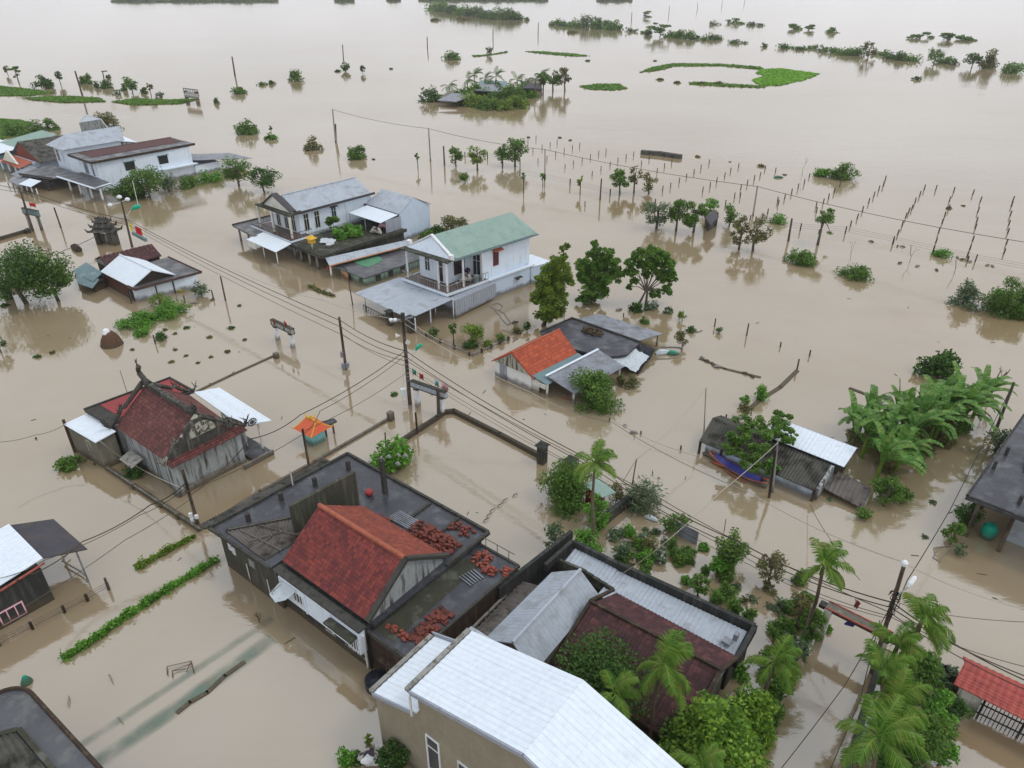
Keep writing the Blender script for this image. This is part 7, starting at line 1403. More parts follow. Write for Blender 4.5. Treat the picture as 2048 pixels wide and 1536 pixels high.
lowwall('mud_bank', 'narrow submerged mud bank right of centre', [(1400, 718), (1450, 738), (1520, 755)], .05, .3, 'debris', 'bank')
lowwall('mud_bank', 'thin dark bank leading down to the brushwood mound', [(1594, 742), (1560, 775), (1520, 800), (1490, 825)], .06, .35, 'debris', 'bank')
lowwall('mud_bank', 'dark thin bank beside the banana grove', [(1700, 777), (1735, 790), (1775, 798)], .05, .35, 'black_wall', 'bank')
lowwall('floating_board', 'long grey board roof piece floating above the post field', [(1284, 308), (1320, 311), (1360, 317)], .7, 1.0, 'fibro', 'board')
def pillar(label, x, y, yt, wd=.55, mat='black_wall', cap=True, name='gate_pillar', cat='pillar', extra=0):
    g = at(x, y); h_ = height(x, y, yt); root = thing(name, label, cat, g)
    MB().box((g[0], g[1], -.5), wd, wd, h_ + .5 - (.3 if cap else 0), R(-38)).build('shaft', mat, root)
    if cap:
        MB().box((g[0], g[1], h_ - .3), wd * 1.25, wd * 1.25, .1, R(-38)).build('cap', mat, root)
        c, s_ = math.cos(R(-38)), math.sin(R(-38)); q = [(g[0] + a * c - b * s_, g[1] + a * s_ + b * c) for a, b in ((-.42, -.42), (.42, -.42), (.42, .42), (-.42, .42))]
        MB().prism([(p[0], p[1], h_ - .2) for p in q], [(g[0] + (p[0] - g[0]) * .12, g[1] + (p[1] - g[1]) * .12, h_) for p in q]).build('pyramid_top', mat, root)
    return root
pillar('dark square pillar with pointed cap at the end of the black wall', 1084, 925, 885); pillar('dark square pillar with pointed cap half behind the bushy tree', 1141, 955, 914)
pillar('black pillar under the left edge of the grey carport', 781, 650, 618, .5); pillar('black pillar under the front corner of the grey carport', 822, 665, 630, .5)
pillar('small brick post at the end of the pale wall top', 782, 840, 824, .42, 'brick_grey', False, 'brick_post', 'post'); pillar('small square post at the end of the left wall top', 553, 716, 706, .4, 'brick_grey', False, 'brick_post', 'post'); pillar('small dark post at the end of the wall by the far left gate', 58, 466, 456, .45, 'black_wall', True, 'wall_post', 'post'); pillar('thick black post at the left edge under the big tree', 18, 598, 566, .7, 'black_wall', False, 'wall_post', 'post')
pillar('white gate pillar on the left side of the flooded lane', 1640, 1275, 1218, .35, 'cream_wall', False)

# garden fence of white pickets
def pickets(label, pts, h_=.32):
    root = thing('picket_fence', label, 'fence', at(*pts[0])); P = [V3(at(*p)) for p in pts]
    for a, b in zip(P, P[1:]):
        L = (b - a).length; n = int(L / .22); mb = MB()
        for i in range(n + 1): p = a.lerp(b, i / n); mb.tube((p.x, p.y, -.2), (p.x, p.y, h_), .035, .03, 4)
        mb.build('picket', 'white_plastic', root, kind='stuff')
        MB().bar(a + Vector((0, 0, h_ * .55)), b + Vector((0, 0, h_ * .55)), .04, .05).build('rail', 'concrete', root)
    for k in range(1, 5):
        p = P[0].lerp(P[1], k / 4.2); MB().box((p.x, p.y, -.2), .16, .16, .6, R(-38)).build('fence_post', 'dark_wood', root)
pickets('white picket fence along the street in front of the yellow-green garden', [(826, 662), (945, 714)]); pickets('white picket fence on the right side of the yellow-green garden', [(945, 714), (1020, 679)])
gt_ = thing('yard_gate', 'low dark barred gate between the black carport pillars and the left post', 'gate', at(728, 618))
mb = MB(); A, B = V3(at(728, 622)), V3(at(778, 648)); 
for i in range(16): p = A.lerp(B, i / 15); mb.tube((p.x, p.y, -.2), (p.x, p.y, .75), .03, .03, 4)
mb.bar(A + Vector((0, 0, .7)), B + Vector((0, 0, .7)), .05, .06); mb.build('bars', 'stake', gt_)
gt_ = thing('yard_gate', 'grey barred gate panel standing in the water right of centre', 'gate', at(1360, 1050))
mb = MB(); A, B = V3(at(1350, 1068)), V3(at(1393, 1090));
for i in range(14): p = A.lerp(B, i / 13); mb.tube((p.x, p.y, -.2), (p.x, p.y, 1.0), .02, .02, 4)
mb.bar(A + Vector((0, 0, 1)), B + Vector((0, 0, 1)), .05, .05); mb.bar(A + Vector((0, 0, .5)), B + Vector((0, 0, .5)), .03, .03); mb.build('bars', 'metal_grey', gt_)
MB().prism([A + Vector((0, .03, -.2)), B + Vector((0, .03, -.2)), B + Vector((0, .05, -.2)), A + Vector((0, .05, -.2))], [A + Vector((0, .03, .95)), B + Vector((0, .03, .95)), B + Vector((0, .05, .95)), A + Vector((0, .05, .95))]).build('panel', 'metal_pale', gt_)

# arches with flags
def flag(label, x, y, z, hgt, mat, w_=.45, seed=0):
    root = thing('flag', label, 'flag', at(x, y, z)); p = V3(at(x, y, z))
    MB().tube(p, p + Vector((0, 0, hgt)), .02, .015, 5).build('flagpole', 'stake', root)
    t = p + Vector((0, 0, hgt)); vs = []; rg = random.Random(seed)
    for i in range(5):
        for j in range(4): vs.append(t + Vector((w_ * i / 4 * (.6 if seed % 2 else 1), .07 * math.sin(i * 1.7 + j + seed), -.5 * j / 3 - .05 * i)))
    fs = [(i * 4 + j, i * 4 + j + 1, i * 4 + j + 5, i * 4 + j + 4) for i in range(4) for j in range(3)]
    MB().add(vs, fs).build('cloth', mat, root)
def arch(label, A, B, zc, zb, beam, leg, lw=.34, bw=.5, lt=None):
    """A,B = pixels of the two legs at the water"""
    root = thing('arch_gate', label, 'gate', at(*A)); a, b = V3(at(*A)), V3(at(*B)); d = (b - a).normalized(); up = Vector((0, 0, 1))
    for p in (a, b): MB().box((p.x, p.y, -.6), lw, lw, zc + .6, math.atan2(d.y, d.x)).build('leg', leg, root); MB().box((p.x, p.y, zc - .15), lw * 1.2, lw * 1.2, .12, math.atan2(d.y, d.x)).build('leg_cap', 'black_wall', root)
    a2, b2 = a - d * .5, b + d * .5; c = (zc + zb) / 2; MB().bar(a2 + up * c, b2 + up * c, .3, zb - zc).build('beam', beam, root)
    mb = MB(); n = d.cross(up).normalized()
    for z in (zc + .04, zb - .02): mb.bar(a2 + up * z + n * -.0, b2 + up * z, .38, .06)
    mb.build('beam_trim', 'pink_band' if beam == 'debris' else 'dark_concrete', root)
    if lt:                                     # row of worn letter strokes on the beam face
        mb = MB(); rg = random.Random(4); s = n * (.16 if n.y < 0 else -.16)
        for k in range(lt): p = a.lerp(b, (k + .7) / (lt + .4)) + up * c + s; mb.bar(p - up * .12, p + up * .12, .03, .05); mb.bar(p + up * .1, p + d * .14 + up * .1, .02, .04)
        mb.build('lettering', 'blue_wall', root)
    return root
arch('arch gate with white legs and grey worn banner beside the tall centre pole', (836, 812), (885, 830), 1.7, 2.25, 'metal_pale', 'white_plastic', lt=6)
flag('teal flag at the left end of the centre arch', 826, 752, 2.2, .7, 'teal_cloth', seed=1); flag('red flag on the centre arch', 840, 762, 2.2, .75, 'red_cloth', .3, 2); flag('light blue flag on the right half of the centre arch', 871, 775, 2.2, .7, 'sky_cloth', seed=3); flag('pink flag at the right end of the centre arch', 884, 782, 2.2, .7, 'pink_cloth', .5, 4)
arch('arch gate with white legs and stone banner alone left of the dark street pole', (556, 680), (586, 695), 1.5, 2.05, 'relief', 'white_plastic', lt=4)
flag('red pennant on the left leg of the lone arch', 548, 650, 2.1, .6, 'red_cloth', .2, 5); flag('red pennant in the middle of the lone arch', 570, 655, 2.1, .7, 'red_cloth', .2, 6); flag('white pennant at the right end of the lone arch', 581, 660, 2.1, .6, 'white_plastic', .2, 7)
arch('grey arch gate under the leaning pole at the far left', (62, 455), (84, 460), 1.9, 2.7, 'metal_teal', 'concrete', .3)
flag('red flag on the far left arch gate', 62, 418, 2.8, .9, 'red_cloth', .8, 8); flag('small red flag left of the other on the far left arch gate', 50, 418, 2.8, .6, 'red_cloth', .5, 9)
bn = thing('banner_gate', 'slanted banner gate with yellow and red panels behind the white roofed small house', 'gate', at(268, 492))
A, B = V3(at(266, 466, 2.2)), V3(at(292, 480, 2.2)); mb = MB(); mb.bar(A, B, .3, .4); mb.build('beam', 'metal_teal', bn)
for k, m_ in enumerate(('yellow_cloth', 'white_plastic', 'red_cloth', 'red_cloth')): p = A.lerp(B, .02 + k * .22) + Vector((0, 0, .3)); MB().box(p, .5, .06, .9, -.4).build('banner_panel', m_, bn)
lg = arch('long low arch beam across the flooded lane between palms', (1642, 1272), (1752, 1330), 1.95, 2.15, 'dark_concrete', 'cream_wall', .3)
a_, b_2 = V3(at(1636, 1269)), V3(at(1760, 1334)); MB().bar(a_ + Vector((0, 0, 2.19)), b_2 + Vector((0, 0, 2.19)), .55, .06).build('beam_top', 'debris', lg)
for k_ in (-1, 1): o_3 = (b_2 - a_).normalized().cross(Vector((0, 0, 1))) * .27 * k_; MB().bar(a_ + o_3 + Vector((0, 0, 2.23)), b_2 + o_3 + Vector((0, 0, 2.23)), .06, .08).build('beam_edge', 'pink_band', lg)
flag('bright red flag on the lane arch', 1708, 1215, 2.2, .55, 'red_cloth', .4, 11); MB().path([V3(at(1690, 1248, 1.9)), V3(at(1700, 1246, 1.8)), V3(at(1708, 1252, 1.75))], [.05, .16, .08], 8).build('hanging_bag', 'blue_tarp', label='small blue bag hanging under the lane arch', cat='bag')
flag('red flag at the corner of the white roofed small house', 383, 556, .8, .9, 'red_cloth', .5, 12); flag('small red flag on the post of the mint house porch', 656, 545, .6, .8, 'red_cloth', .35, 13)
# shrine, pagoda gate, haystack, hull
sh = thing('shrine', 'small turquoise shrine with an orange and gold curved roof', 'shrine', at(630, 880))
g = V3(at(630, 882)); c, s_ = CA, SA
MB().box((g.x, g.y, -.5), 1.15, 1.1, 1.7, R(-38)).build('wall', 'teal_paint', sh)
R_ = [g + V3(S(a, b, 0)) for a, b in ((-1.0, -.95), (1.0, -.95), (1.0, .95), (-1.0, .95))]; tp = [g + V3(S(a, 0, 0)) for a in (-.5, .5)]
z1, z2 = 1.2, 1.95; P = [Vector((p.x, p.y, z1)) for p in R_] + [Vector((p.x, p.y, z2)) for p in tp]
MB().add(P, [(0, 1, 5, 4), (1, 2, 5), (2, 3, 4, 5), (3, 0, 4), (3, 2, 1, 0)]).build('roof', 'orange_plastic', sh)
mb = MB()
for k, p in enumerate(P[:4]): t = P[4 if k in (0, 3) else 5]; o_ = (p - t); o_.z = 0; o_.normalize(); mb.path([t, t.lerp(p, .6) - Vector((0, 0, .05)), p, p + o_ * .2 + Vector((0, 0, .22))], [.05, .05, .06, .02], 5)
mb.path([P[4] + Vector((-.2, .1, .25)), P[4], P[5], P[5] + Vector((.2, -.1, .25))], [.02, .07, .07, .02], 5); mb.lathe(P[4].lerp(P[5], .5), [(.1, 0), (.13, .1), (.05, .3)], 8); mb.build('roof_ornament', 'gold', sh)
s2 = thing('stele_shelter', 'little dark roofed shelter on thin posts beside the turquoise shrine', 'shelter', at(662, 868))
q = [at(633, 846, 1.3), at(668, 836, 1.5), at(674, 842, 1.3), at(648, 856, 1.2)]; MB().slab([V3(p) for p in (q[0], q[3], q[2], q[1])], .1).build('roof', 'wet_roof', s2)
for (x, y) in ((653, 872), (668, 866)): g = at(x, y); MB().tube((g[0], g[1], -.3), (g[0], g[1], 1.2), .08, .08, 6).build('post', 'pink_band', s2)
pg_ = thing('stone_gate', 'dark ornate stone gate with flame-like roof peaks, upper left', 'gate', at(217, 488)); g = V3(at(217, 488))
def lb_(a, b, z0, w1, w2, hh): MB().box((g.x + a, g.y + b, z0), w1, w2, hh, R(-20)).build('tier', 'ornament', pg_)
mb = MB(); mb.box((g.x - 1.1, g.y, -.5), .5, .6, 2.2, R(-20)); mb.box((g.x + .9, g.y - .2, -.5), 1.1, .8, 2.3, R(-20)); mb.build('leg', 'ornament', pg_)
MB().box((g.x - .3, g.y + .2, -.3), 1.2, .1, 1.6, R(-20)).build('inner_panel', 'grey_plaster', pg_)
for (z, w_, l_) in ((1.7, 3.4, 1.5), (2.3, 2.5, 1.2), (2.9, 1.7, .9)):
    mb = MB(); cc = Vector((g.x, g.y, z)); mb.prism([cc + Vector((a * w_ / 2, b * l_ / 2, 0)) for a, b in ((-1, -1), (1, -1), (1, 1), (-1, 1))], [cc + Vector((a * w_ * .33, b * l_ * .2, .55)) for a, b in ((-1, -1), (1, -1), (1, 1), (-1, 1))])
    for a in (-1, 1):
        for b in (-1, 1): mb.path([cc + Vector((a * w_ * .4, b * l_ * .35, .1)), cc + Vector((a * w_ * .52, b * l_ * .5, .1)), cc + Vector((a * w_ * .6, b * l_ * .55, .55))], [.16, .16, .03], 5)
    mb.build('roof_tier', 'ornament', pg_)
mb = MB(); rg = random.Random(2)
for k in range(7): a = -.8 + k * .27; mb.path([g + Vector((a, 0, 3.3)), g + Vector((a + rg.uniform(-.05, .15), 0, 3.9 - abs(a) * .6))], [.14, .02], 5)
mb.build('flame_crest', 'ornament', pg_)
hy = thing('haystack', 'brown haystack capped with white plastic in the left flooded garden', 'haystack', at(219, 694)); g = at(219, 694)
MB().lathe((g[0], g[1] + .5, -.3), [(1.02, 0), (1.0, .3), (.82, .9), (.5, 1.45), (.3, 1.65)], 14).build('straw', 'haystack', hy, smooth=True)
MB().lathe((g[0] - .15, g[1] + .45, 1.18), [(.42, 0), (.36, .12), (.27, .26), (.26, .38), (.1, .48)], 12).build('plastic_cap', 'white_plastic', hy, smooth=True)
MB().path([at(143, 492, .1), at(150, 494, .3), at(158, 500, .25), at(162, 502, .1)], [.15, .45, .4, .2], 8).build('floating_log', 'dark_wood', label='dark floating log above the big left tree', cat='log')
# broken bridge on the left bank
bb = thing('broken_bridge', 'short broken concrete bridge on legs at the end of the left bank row', 'bridge', at(385, 198))
q = [at(368, 190, 2.2), at(396, 194, 2.2), at(398, 188, 2.3), at(370, 183, 2.3)]; MB().slab([V3(p) for p in q], .5).build('deck', 'concrete', bb)
for (x, y) in ((374, 197), (395, 199)): g = at(x, y); MB().box((g[0], g[1], -.5), .8, .8, 2.5).build('leg', 'dark_concrete', bb)
mb = MB(); A, B = V3(at(368, 184, 2.3)), V3(at(397, 188, 2.3))
for i in range(9): p = A.lerp(B, i / 8); mb.tube(p, p + Vector((0, 0, 1.0)), .1, .1, 4)
mb.bar(A + Vector((0, 0, 1)), B + Vector((0, 0, 1)), .15, .15); mb.build('railing', 'stake', bb)
# boat with blue tarpaulin
bt = thing('boat', 'narrow wooden boat covered by blue tarpaulin moored along the corrugated shack', 'boat', S(-12.1, 40.95))
st = []
for i in range(11):
    f = i / 10; u = -14.35 + 4.5 * f; v = 41.35 - .95 * f; w_ = .42 * math.sin(math.pi * (.06 + .88 * f)) ** .6; zr = .22 + .35 * abs(2 * f - 1) ** 3; st.append((u, v, w_, zr))
vs = []; fs = []
for (u, v, w_, zr) in st: vs += [S(u, v - w_, zr), S(u, v - w_ * .5, -.12), S(u, v + w_ * .5, -.12), S(u, v + w_, zr)]
for i in range(10):
    for j in range(3): fs.append((4*i+j, 4*i+j+1, 4*i+j+5, 4*i+j+4))
vs2 = len(vs); mb = MB().add(vs, fs + [(0, 3, 2, 1), (40, 41, 42, 43)]); mb.build('hull', 'pole_pale', bt)
mb = MB(); 
for sg in (-1, 1): mb.path([S(u, v + sg * (w_ + .02), zr + .03) for (u, v, w_, zr) in st], .04, 5)
mb.build('gunwale', 'orange_plastic', bt)
vs = []; fs = []; rg = random.Random(6)
for (u, v, w_, zr) in st[1:-1]:
    for k in range(6): a = -1 + 2 * k / 5; vs.append(S(u, v + a * w_ * 1.0, zr + .05 + .2 * (1 - a * a) + rg.uniform(-.03, .04)))
for i in range(8):
    for j in range(5): fs.append((6*i+j, 6*i+j+6, 6*i+j+7, 6*i+j+1))
MB().add(vs, fs).build('tarpaulin_cover', 'blue_tarp', bt)
mb = MB(); mb.path([S(-14.1, 40.85, .12), S(-13.2, 40.75, .15), S(-12.6, 40.8, .25)], [.05, .12, .05], 6); mb.path([S(-12.9, 40.5, .12), S(-12.0, 40.2, .1), S(-11.1, 40.05, .12)], [.04, .07, .04], 6); mb.build('float_tube', 'orange_plastic', bt)
MB().path([S(-14.9, 41.45, .12), S(-14.0, 41.3, .2), S(-13.4, 41.2, .12)], [.1, .22, .1], 8).build('floating_sack', 'debris', label='grey sack floating at the bow of the covered boat', cat='sack')
# teal canopy, laundry, debris, hoses, nets
tc_ = thing('garden_canopy', 'small teal canopy with a dark red side beside the tall palm', 'canopy', at(1195, 1000))
q = [at(1167, 970, 1.6), at(1198, 955, 1.7), at(1232, 985, 1.6), at(1205, 995, 1.5)]; MB().slab([V3(p) for p in (q[0], q[3], q[2], q[1])], .05).build('roof', 'metal_green', tc_); MB().ext([at(1170, 1005), at(1205, 1020), at(1208, 1016), at(1172, 1000)], 0, 1.1).build('side_panel', 'red_metal', tc_)
for k, (x, y) in enumerate(((757, 917), (772, 914), (790, 911), (805, 912), (790, 928))): MB().path([at(x, y, 1.35), at(x + 6, y - 1, 1.4), at(x + 11, y + 2, 1.35)], [.05, .16, .05], 6).build('cloth', 'white_plastic', label='white cloth lying on the bright broad leafed bush', cat='cloth', group='white cloths on the bush')
def hose(label, pts, r=.05, mat='white_pipe', cat='hose', z=.03): return MB().path([at(x, y, z) for x, y in pts], r, 6).build('hose', mat, label=label, cat=cat)
hose('white hose loop floating beside the blue wall of the green roofed house', [(1010, 628), (1000, 622), (990, 619), (980, 613), (985, 608), (997, 607), (1005, 612), (1000, 619), (990, 622), (999, 630), (1005, 640), (1015, 650), (1022, 646), (1010, 630)], .045)
hose('pale hose curve at the right garden fence', [(1003, 660), (1015, 662), (1026, 668), (1030, 676), (1025, 684), (1036, 676)], .05)
hose('white hose arc at the garden fence corner', [(945, 680), (955, 688), (960, 697), (955, 705), (945, 708)], .09)
hose('white hose around the bags right of the black tarpaulin', [(1315, 718), (1340, 717), (1358, 714), (1365, 705), (1360, 695), (1340, 694), (1315, 696)], .05)
hose('white hose arc beside the small dark bush', [(1367, 668), (1378, 662), (1395, 664), (1404, 661)], .07)
hose('white hose tangle in front of the dark corner house', [(1870, 1110), (1868, 1096), (1880, 1094), (1905, 1093), (1885, 1112), (1880, 1124), (1866, 1115), (1876, 1098)], .03)
hose('pale curved pipe under the brown canopy at the left edge', [(136, 1107), (126, 1116), (125, 1122), (142, 1132), (160, 1142), (170, 1151)], .05, z=.25)
GD = 'pale floating rubbish'
def junk(label, x, y, L, mat, r=.14, ang=0., group=None, cat='rubbish'):
    p = V3(at(x, y, .05)); d = Vector((math.cos(ang), math.sin(ang), 0)) * L / 2; rg = random.Random(int(x + y))
    return MB().path([p - d, p - d * .4 + Vector((0, .05, .06)), p + d * .3 + Vector((.03, -.04, .08)), p + d], [r * .4, r, r * .8, r * .3], 7).build('floating_rubbish', mat, label=label, cat=cat, group=group)
junk('white plastic bag mass at the loop of the white hose', 1325, 706, 1.4, 'white_tarp', .35, .3); junk('green net bundle beside the white bag mass', 1346, 708, 1.0, 'green_tarp', .3, 0); junk('white curled sheet behind the grey awning', 1238, 619, .8, 'white_plastic', .14, .5)
junk('white floating sheet with blue marks above the barred gate', 1303, 1038, .9, 'white_tarp', .2, -.5); junk('white bag in the right yard', 1252, 1083, .45, 'white_plastic', .1); junk('orange pieces at the foot of the white roofed small house', 356, 583, 1.4, 'yellow_cloth', .2, .1); junk('red floating cloth by the floating weed bed', 376, 611, .9, 'pink_cloth', .16, .2); junk('white floating strip by the floating weed bed', 388, 606, .9, 'white_plastic', .1, .4); junk('white float above the weed bed', 336, 611, .5, 'white_plastic', .08)
junk('red cloth hanging on the pale wire in front of the carport', 1130, 797, .8, 'orange_plastic', .1, -.6); junk('white float left on the rope', 1250, 851, .3, 'white_plastic', .07); junk('white floats on the rope near the dark float post', 1267, 865, .6, 'white_plastic', .12)
junk('white floating stick, left one of two in the lower left yard', 137, 1403, .75, 'white_pipe', .03, -1.1); junk('white curved floating stick, right one of two in the lower left yard', 222, 1358, .75, 'white_pipe', .03, -.8); junk('thin white stick on the submerged net', 241, 1441, .6, 'white_pipe', .02, -.6); junk('white floating strip at the small street, upper left', 62, 372, 1.6, 'white_pipe', .1, .6); junk('green floating bottle net in the post field', 1557, 355, 1.6, 'green_tarp', .25)
for (x, y) in ((1405, 716), (1413, 722), (1425, 728), (1435, 734), (1490, 747), (1503, 752), (1795, 492), (1805, 493), (1640, 461), (1915, 515), (1925, 519), (1940, 523), (1975, 530), (1985, 532), (1800, 526), (1835, 532), (1873, 540), (1742, 483), (1658, 465), (1030, 645), (1120, 632)): junk('pale rubbish caught along the fence and banks on the right', x, y, .7, 'debris' if (x + y) % 3 else 'white_plastic', .12, (x % 7) * .4, GD)
for (x, y) in ((1010, 1000), (1000, 1010), (985, 1020), (978, 1030), (972, 1040), (1030, 990), (690, 1010)): junk('thin foam streak on the water beside the dark flat roof', x, y, .6, 'debris', .035, .9, 'foam streaks beside the flat roof')
rgl = random.Random(12)
for i in range(60):
    x, y = rgl.uniform(10, 2030), rgl.choice([rgl.uniform(560, 900), rgl.uniform(850, 1300)]); g = at(x, y, .012); a_ = rgl.uniform(0, 3.1); l_ = rgl.uniform(.08, .3)
    MB().bar((g[0] - l_ * math.cos(a_), g[1] - l_ * math.sin(a_), .015), (g[0] + l_ * math.cos(a_), g[1] + l_ * math.sin(a_), .02), .035, .03).build('floating_twig', rgl.choice(['debris', 'wood', 'white_pipe', 'debris']), label='tiny twig or scrap drifting on the open flood water', cat='twig', group='tiny drifting scraps on the water')
# submerged nets: sheets a few millimetres under the muddy surface film, seen only in patches
def net(label, pts, wd, amt):
    m = M['submerged_net'].copy(); t = m.node_tree; tr = N(t, 'ShaderNodeBsdfTransparent'); ms = N(t, 'ShaderNodeMixShader'); b = t.nodes['Principled BSDF']
    uv = N(t, 'ShaderNodeUVMap'); sp = N(t, 'ShaderNodeSeparateXYZ'); t.links.new(uv.outputs[0], sp.inputs[0])
    pp = N(t, 'ShaderNodeMath', operation='PINGPONG'); pp.inputs[1].default_value = .5; t.links.new(sp.outputs['X'], pp.inputs[0])
    e1 = N(t, 'ShaderNodeMapRange'); e1.inputs['From Max'].default_value = .35; t.links.new(pp.outputs[0], e1.inputs['Value'])
    f, _ = noise_fac(t, .5, 5, lo=.25, hi=.72, seed=4); mu = N(t, 'ShaderNodeMath', operation='MULTIPLY'); t.links.new(f, mu.inputs[0]); t.links.new(e1.outputs[0], mu.inputs[1])
    m2 = N(t, 'ShaderNodeMath', operation='MULTIPLY'); m2.inputs[1].default_value = amt; t.links.new(mu.outputs[0], m2.inputs[0])
    t.links.new(m2.outputs[0], ms.inputs[0]); t.links.new(tr.outputs[0], ms.inputs[1]); t.links.new(b.outputs[0], ms.inputs[2]); t.links.new(ms.outputs[0], t.nodes['Material Output'].inputs['Surface'])
    P = [V3(at(x, y, .006)) for x, y in pts]; vs = []; fs = []; uvs = []
    for i, p in enumerate(P):
        d = (P[min(i + 1, len(P) - 1)] - P[max(0, i - 1)]).normalized(); n_ = Vector((-d.y, d.x, 0)) * wd / 2; vs += [p - n_, p + n_]
    for i in range(len(P) - 1): fs.append((2*i, 2*i+2, 2*i+3, 2*i+1)); uvs.append([(0, i), (0, i + 1), (1, i + 1), (1, i)])
    return MB().add(vs, fs, uvs).build('fishing_net', m, label=label, cat='net')
net('long green net drifting just under the surface in the lower left yard', [(185, 1532), (262, 1479), (340, 1425), (418, 1369), (490, 1317), (545, 1275)], 1.05, .8)
net('fainter green net streak left of the long one in the lower left yard', [(160, 1492), (235, 1443), (310, 1393), (390, 1340), (470, 1287), (545, 1237)], .6, .45)
lowwall('floating_rubbish_line', 'line of floating twigs and litter on the long green net', [(355, 1425), (380, 1405), (415, 1385), (450, 1352), (488, 1325)], .05, .22, 'debris', 'rubbish')
rk = thing('metal_trestle', 'rusty metal trestle floating in the lower left yard', 'trestle', at(360, 1340)); mb = MB()
for a, b in (((334, 1333), (383, 1322)), ((343, 1342), (383, 1328)), ((383, 1322), (373, 1343)), ((383, 1325), (388, 1345)), ((334, 1333), (335, 1350)), ((345, 1343), (345, 1355)), ((343, 1342), (373, 1337))): mb.tube(at(*a, .12), at(*b, .08), .022, .022, 4)
mb.build('bars', 'rust_wood', rk)
for (x, y, s_, lb) in ((54, 1365, .28, 'green cone shaped net float right of the pair at the left edge'), (2, 1400, .25, 'green net float cut by the left edge')): g = at(x, y); MB().lathe((g[0], g[1], -.05), [(s_, 0), (s_ * .9, .15), (s_ * .3, .5), (.02, .55)], 10).build('net_float', 'green_tarp', label=lb, cat='float')
bare_tree('floating_branch', 'bare branch with a green bottle stuck at the dark house wall', 520, 1245, 1222, .9, 21, 'branch', 'dark_wood', .5)
# motorbike wrapped at the bottom edge
mk = thing('motorbike', 'motorbike wrapped in white and dark cloth at the bottom edge beside the tan house', 'motorbike', at(742, 1525)); g = V3(at(742, 1528))
for dx in (-.55, .55):
    mb = MB(); mb.path([g + Vector((dx, 0, .3)) + Vector((.28 * math.cos(a), 0, .28 * math.sin(a))) for a in [2 * math.pi * k / 12 for k in range(13)]], .05, 6); mb.build('wheel', 'black_tarp', mk)
MB().path([g + Vector((-.5, 0, .45)), g + Vector((-.1, 0, .65)), g + Vector((.4, .05, .7)), g + Vector((.6, 0, .9))], [.12, .28, .25, .08], 8).build('cover', 'patterned_cloth', mk)
MB().path([g + Vector((.25, -.4, 1.0)), g + Vector((.5, 0, .95)), g + Vector((.25, .4, 1.0))], .025, 6).build('handlebar', 'metal_pale', mk)
MB().path([g + Vector((-.3, -.2, .5)), g + Vector((0, -.25, .75)), g + Vector((.2, -.2, .7))], [.1, .22, .1], 8).build('white_cloth', 'white_plastic', mk)
# things on the terraces
pt = thing('potted_bush', 'green bushy plant growing on the terrace of the grey roofed house', 'plant', S(-69.5, 55, 1.9))
rs = np.random.RandomState(3); q, _k = clumps(rs, V3(S(-68.9, 54.9, 2.1)), 1.9, .9, 30, .6, 2600, .8, zmin=1.92); leaf_mesh('foliage', q, 'leaf_bright', pt, .22, 1.7, rs)
pt = thing('potted_bush', 'taller thin green plant on the terrace beside the blue wall', 'plant', S(-71.2, 54.5, 1.9)); q, _k = clumps(rs, V3(S(-71.0, 54.6, 3.0)), .8, .9, 14, .4, 700, .8, zmin=1.92); leaf_mesh('foliage', q, 'leaf_mid', pt, .22, 1.7, rs); MB().tube(S(-71.0, 54.6, 1.9), S(-71.0, 54.6, 3.2), .04, .03, 5).build('stem', 'bark', pt)
MB().lathe(S(-67.0, 50.5, 1.9), [(.2, 0), (.34, .25), (.36, .4), (.3, .42)], 12).build('flower_pot', 'white_plastic', label='white pot in front of the terrace plants', cat='pot')
al = thing('altar', 'small golden altar on a pale post on the dark terrace', 'altar', S(-68.0, 48.9, 1.9)); c = S(-68.0, 48.9, 1.9)
MB().tube(c, (c[0], c[1], 2.7), .1, .1, 8).build('post', 'cream_wall', al); mb = MB(); mb.box((c[0], c[1], 2.7), .7, .6, .55, R(-38)); q = [V3(S(-68.0 + a, 48.9 + b, 3.25)) for a, b in ((-.55, -.5), (.55, -.5), (.55, .5), (-.55, .5))]; mb.prism(q, [(p + (V3((c[0], c[1], 3.7)) - p) * .8) for p in q]); mb.build('shrine_box', 'gold', al)
for (u, v, lb) in ((-66.9, 59.2, 'purple and pink laundry bundle under the white terrace awning'), (-66.3, 57.3, 'white and grey household bundle at the front of the awning room')): junk_ = MB().path([S(u - .6, v - .3, 2.1), S(u - .2, v, 2.5), S(u + .3, v + .2, 2.4), S(u + .7, v + .3, 2.05)], [.15, .4, .38, .15], 8).build('bundle', 'pink_cloth' if u < -66.5 else 'patterned_cloth', label=lb, cat='bundle')
drape('plastic_sheet', 'white and blue sheet beside the golden altar', [(-69.6, 51.6, 2.3), (-68.2, 52.6, 2.1), (-67.3, 51.4, 1.98), (-68.9, 50.6, 2.1)], 'white_tarp', 'sheet', 9, .06)
MB().lathe(S(-45.5, 52.2, 2.34), [(.28, 0), (.3, .5), (.26, .75), (.1, .8)], 12).build('barrel', 'metal_teal', label='dark bluish barrel at the end of the corner balcony', cat='barrel')
MB().path([S(-46.5, 50.9, 2.5), S(-46.3, 51.3, 2.85), S(-46.2, 51.7, 2.8), S(-46.0, 52.0, 2.5)], [.2, .42, .4, .2], 9).build('cloth_bundle', 'patterned_cloth', label='big pale patterned bundle on the corner balcony of the green roofed house', cat='bundle')
MB().lathe(S(-46.35, 50.2, 2.34), [(.12, 0), (.16, .3), (.14, .35)], 10).build('bucket', 'white_plastic', label='small white bucket on the corner balcony', cat='bucket')
mb = MB(); c = V3(S(-23.3, 14.0)); 
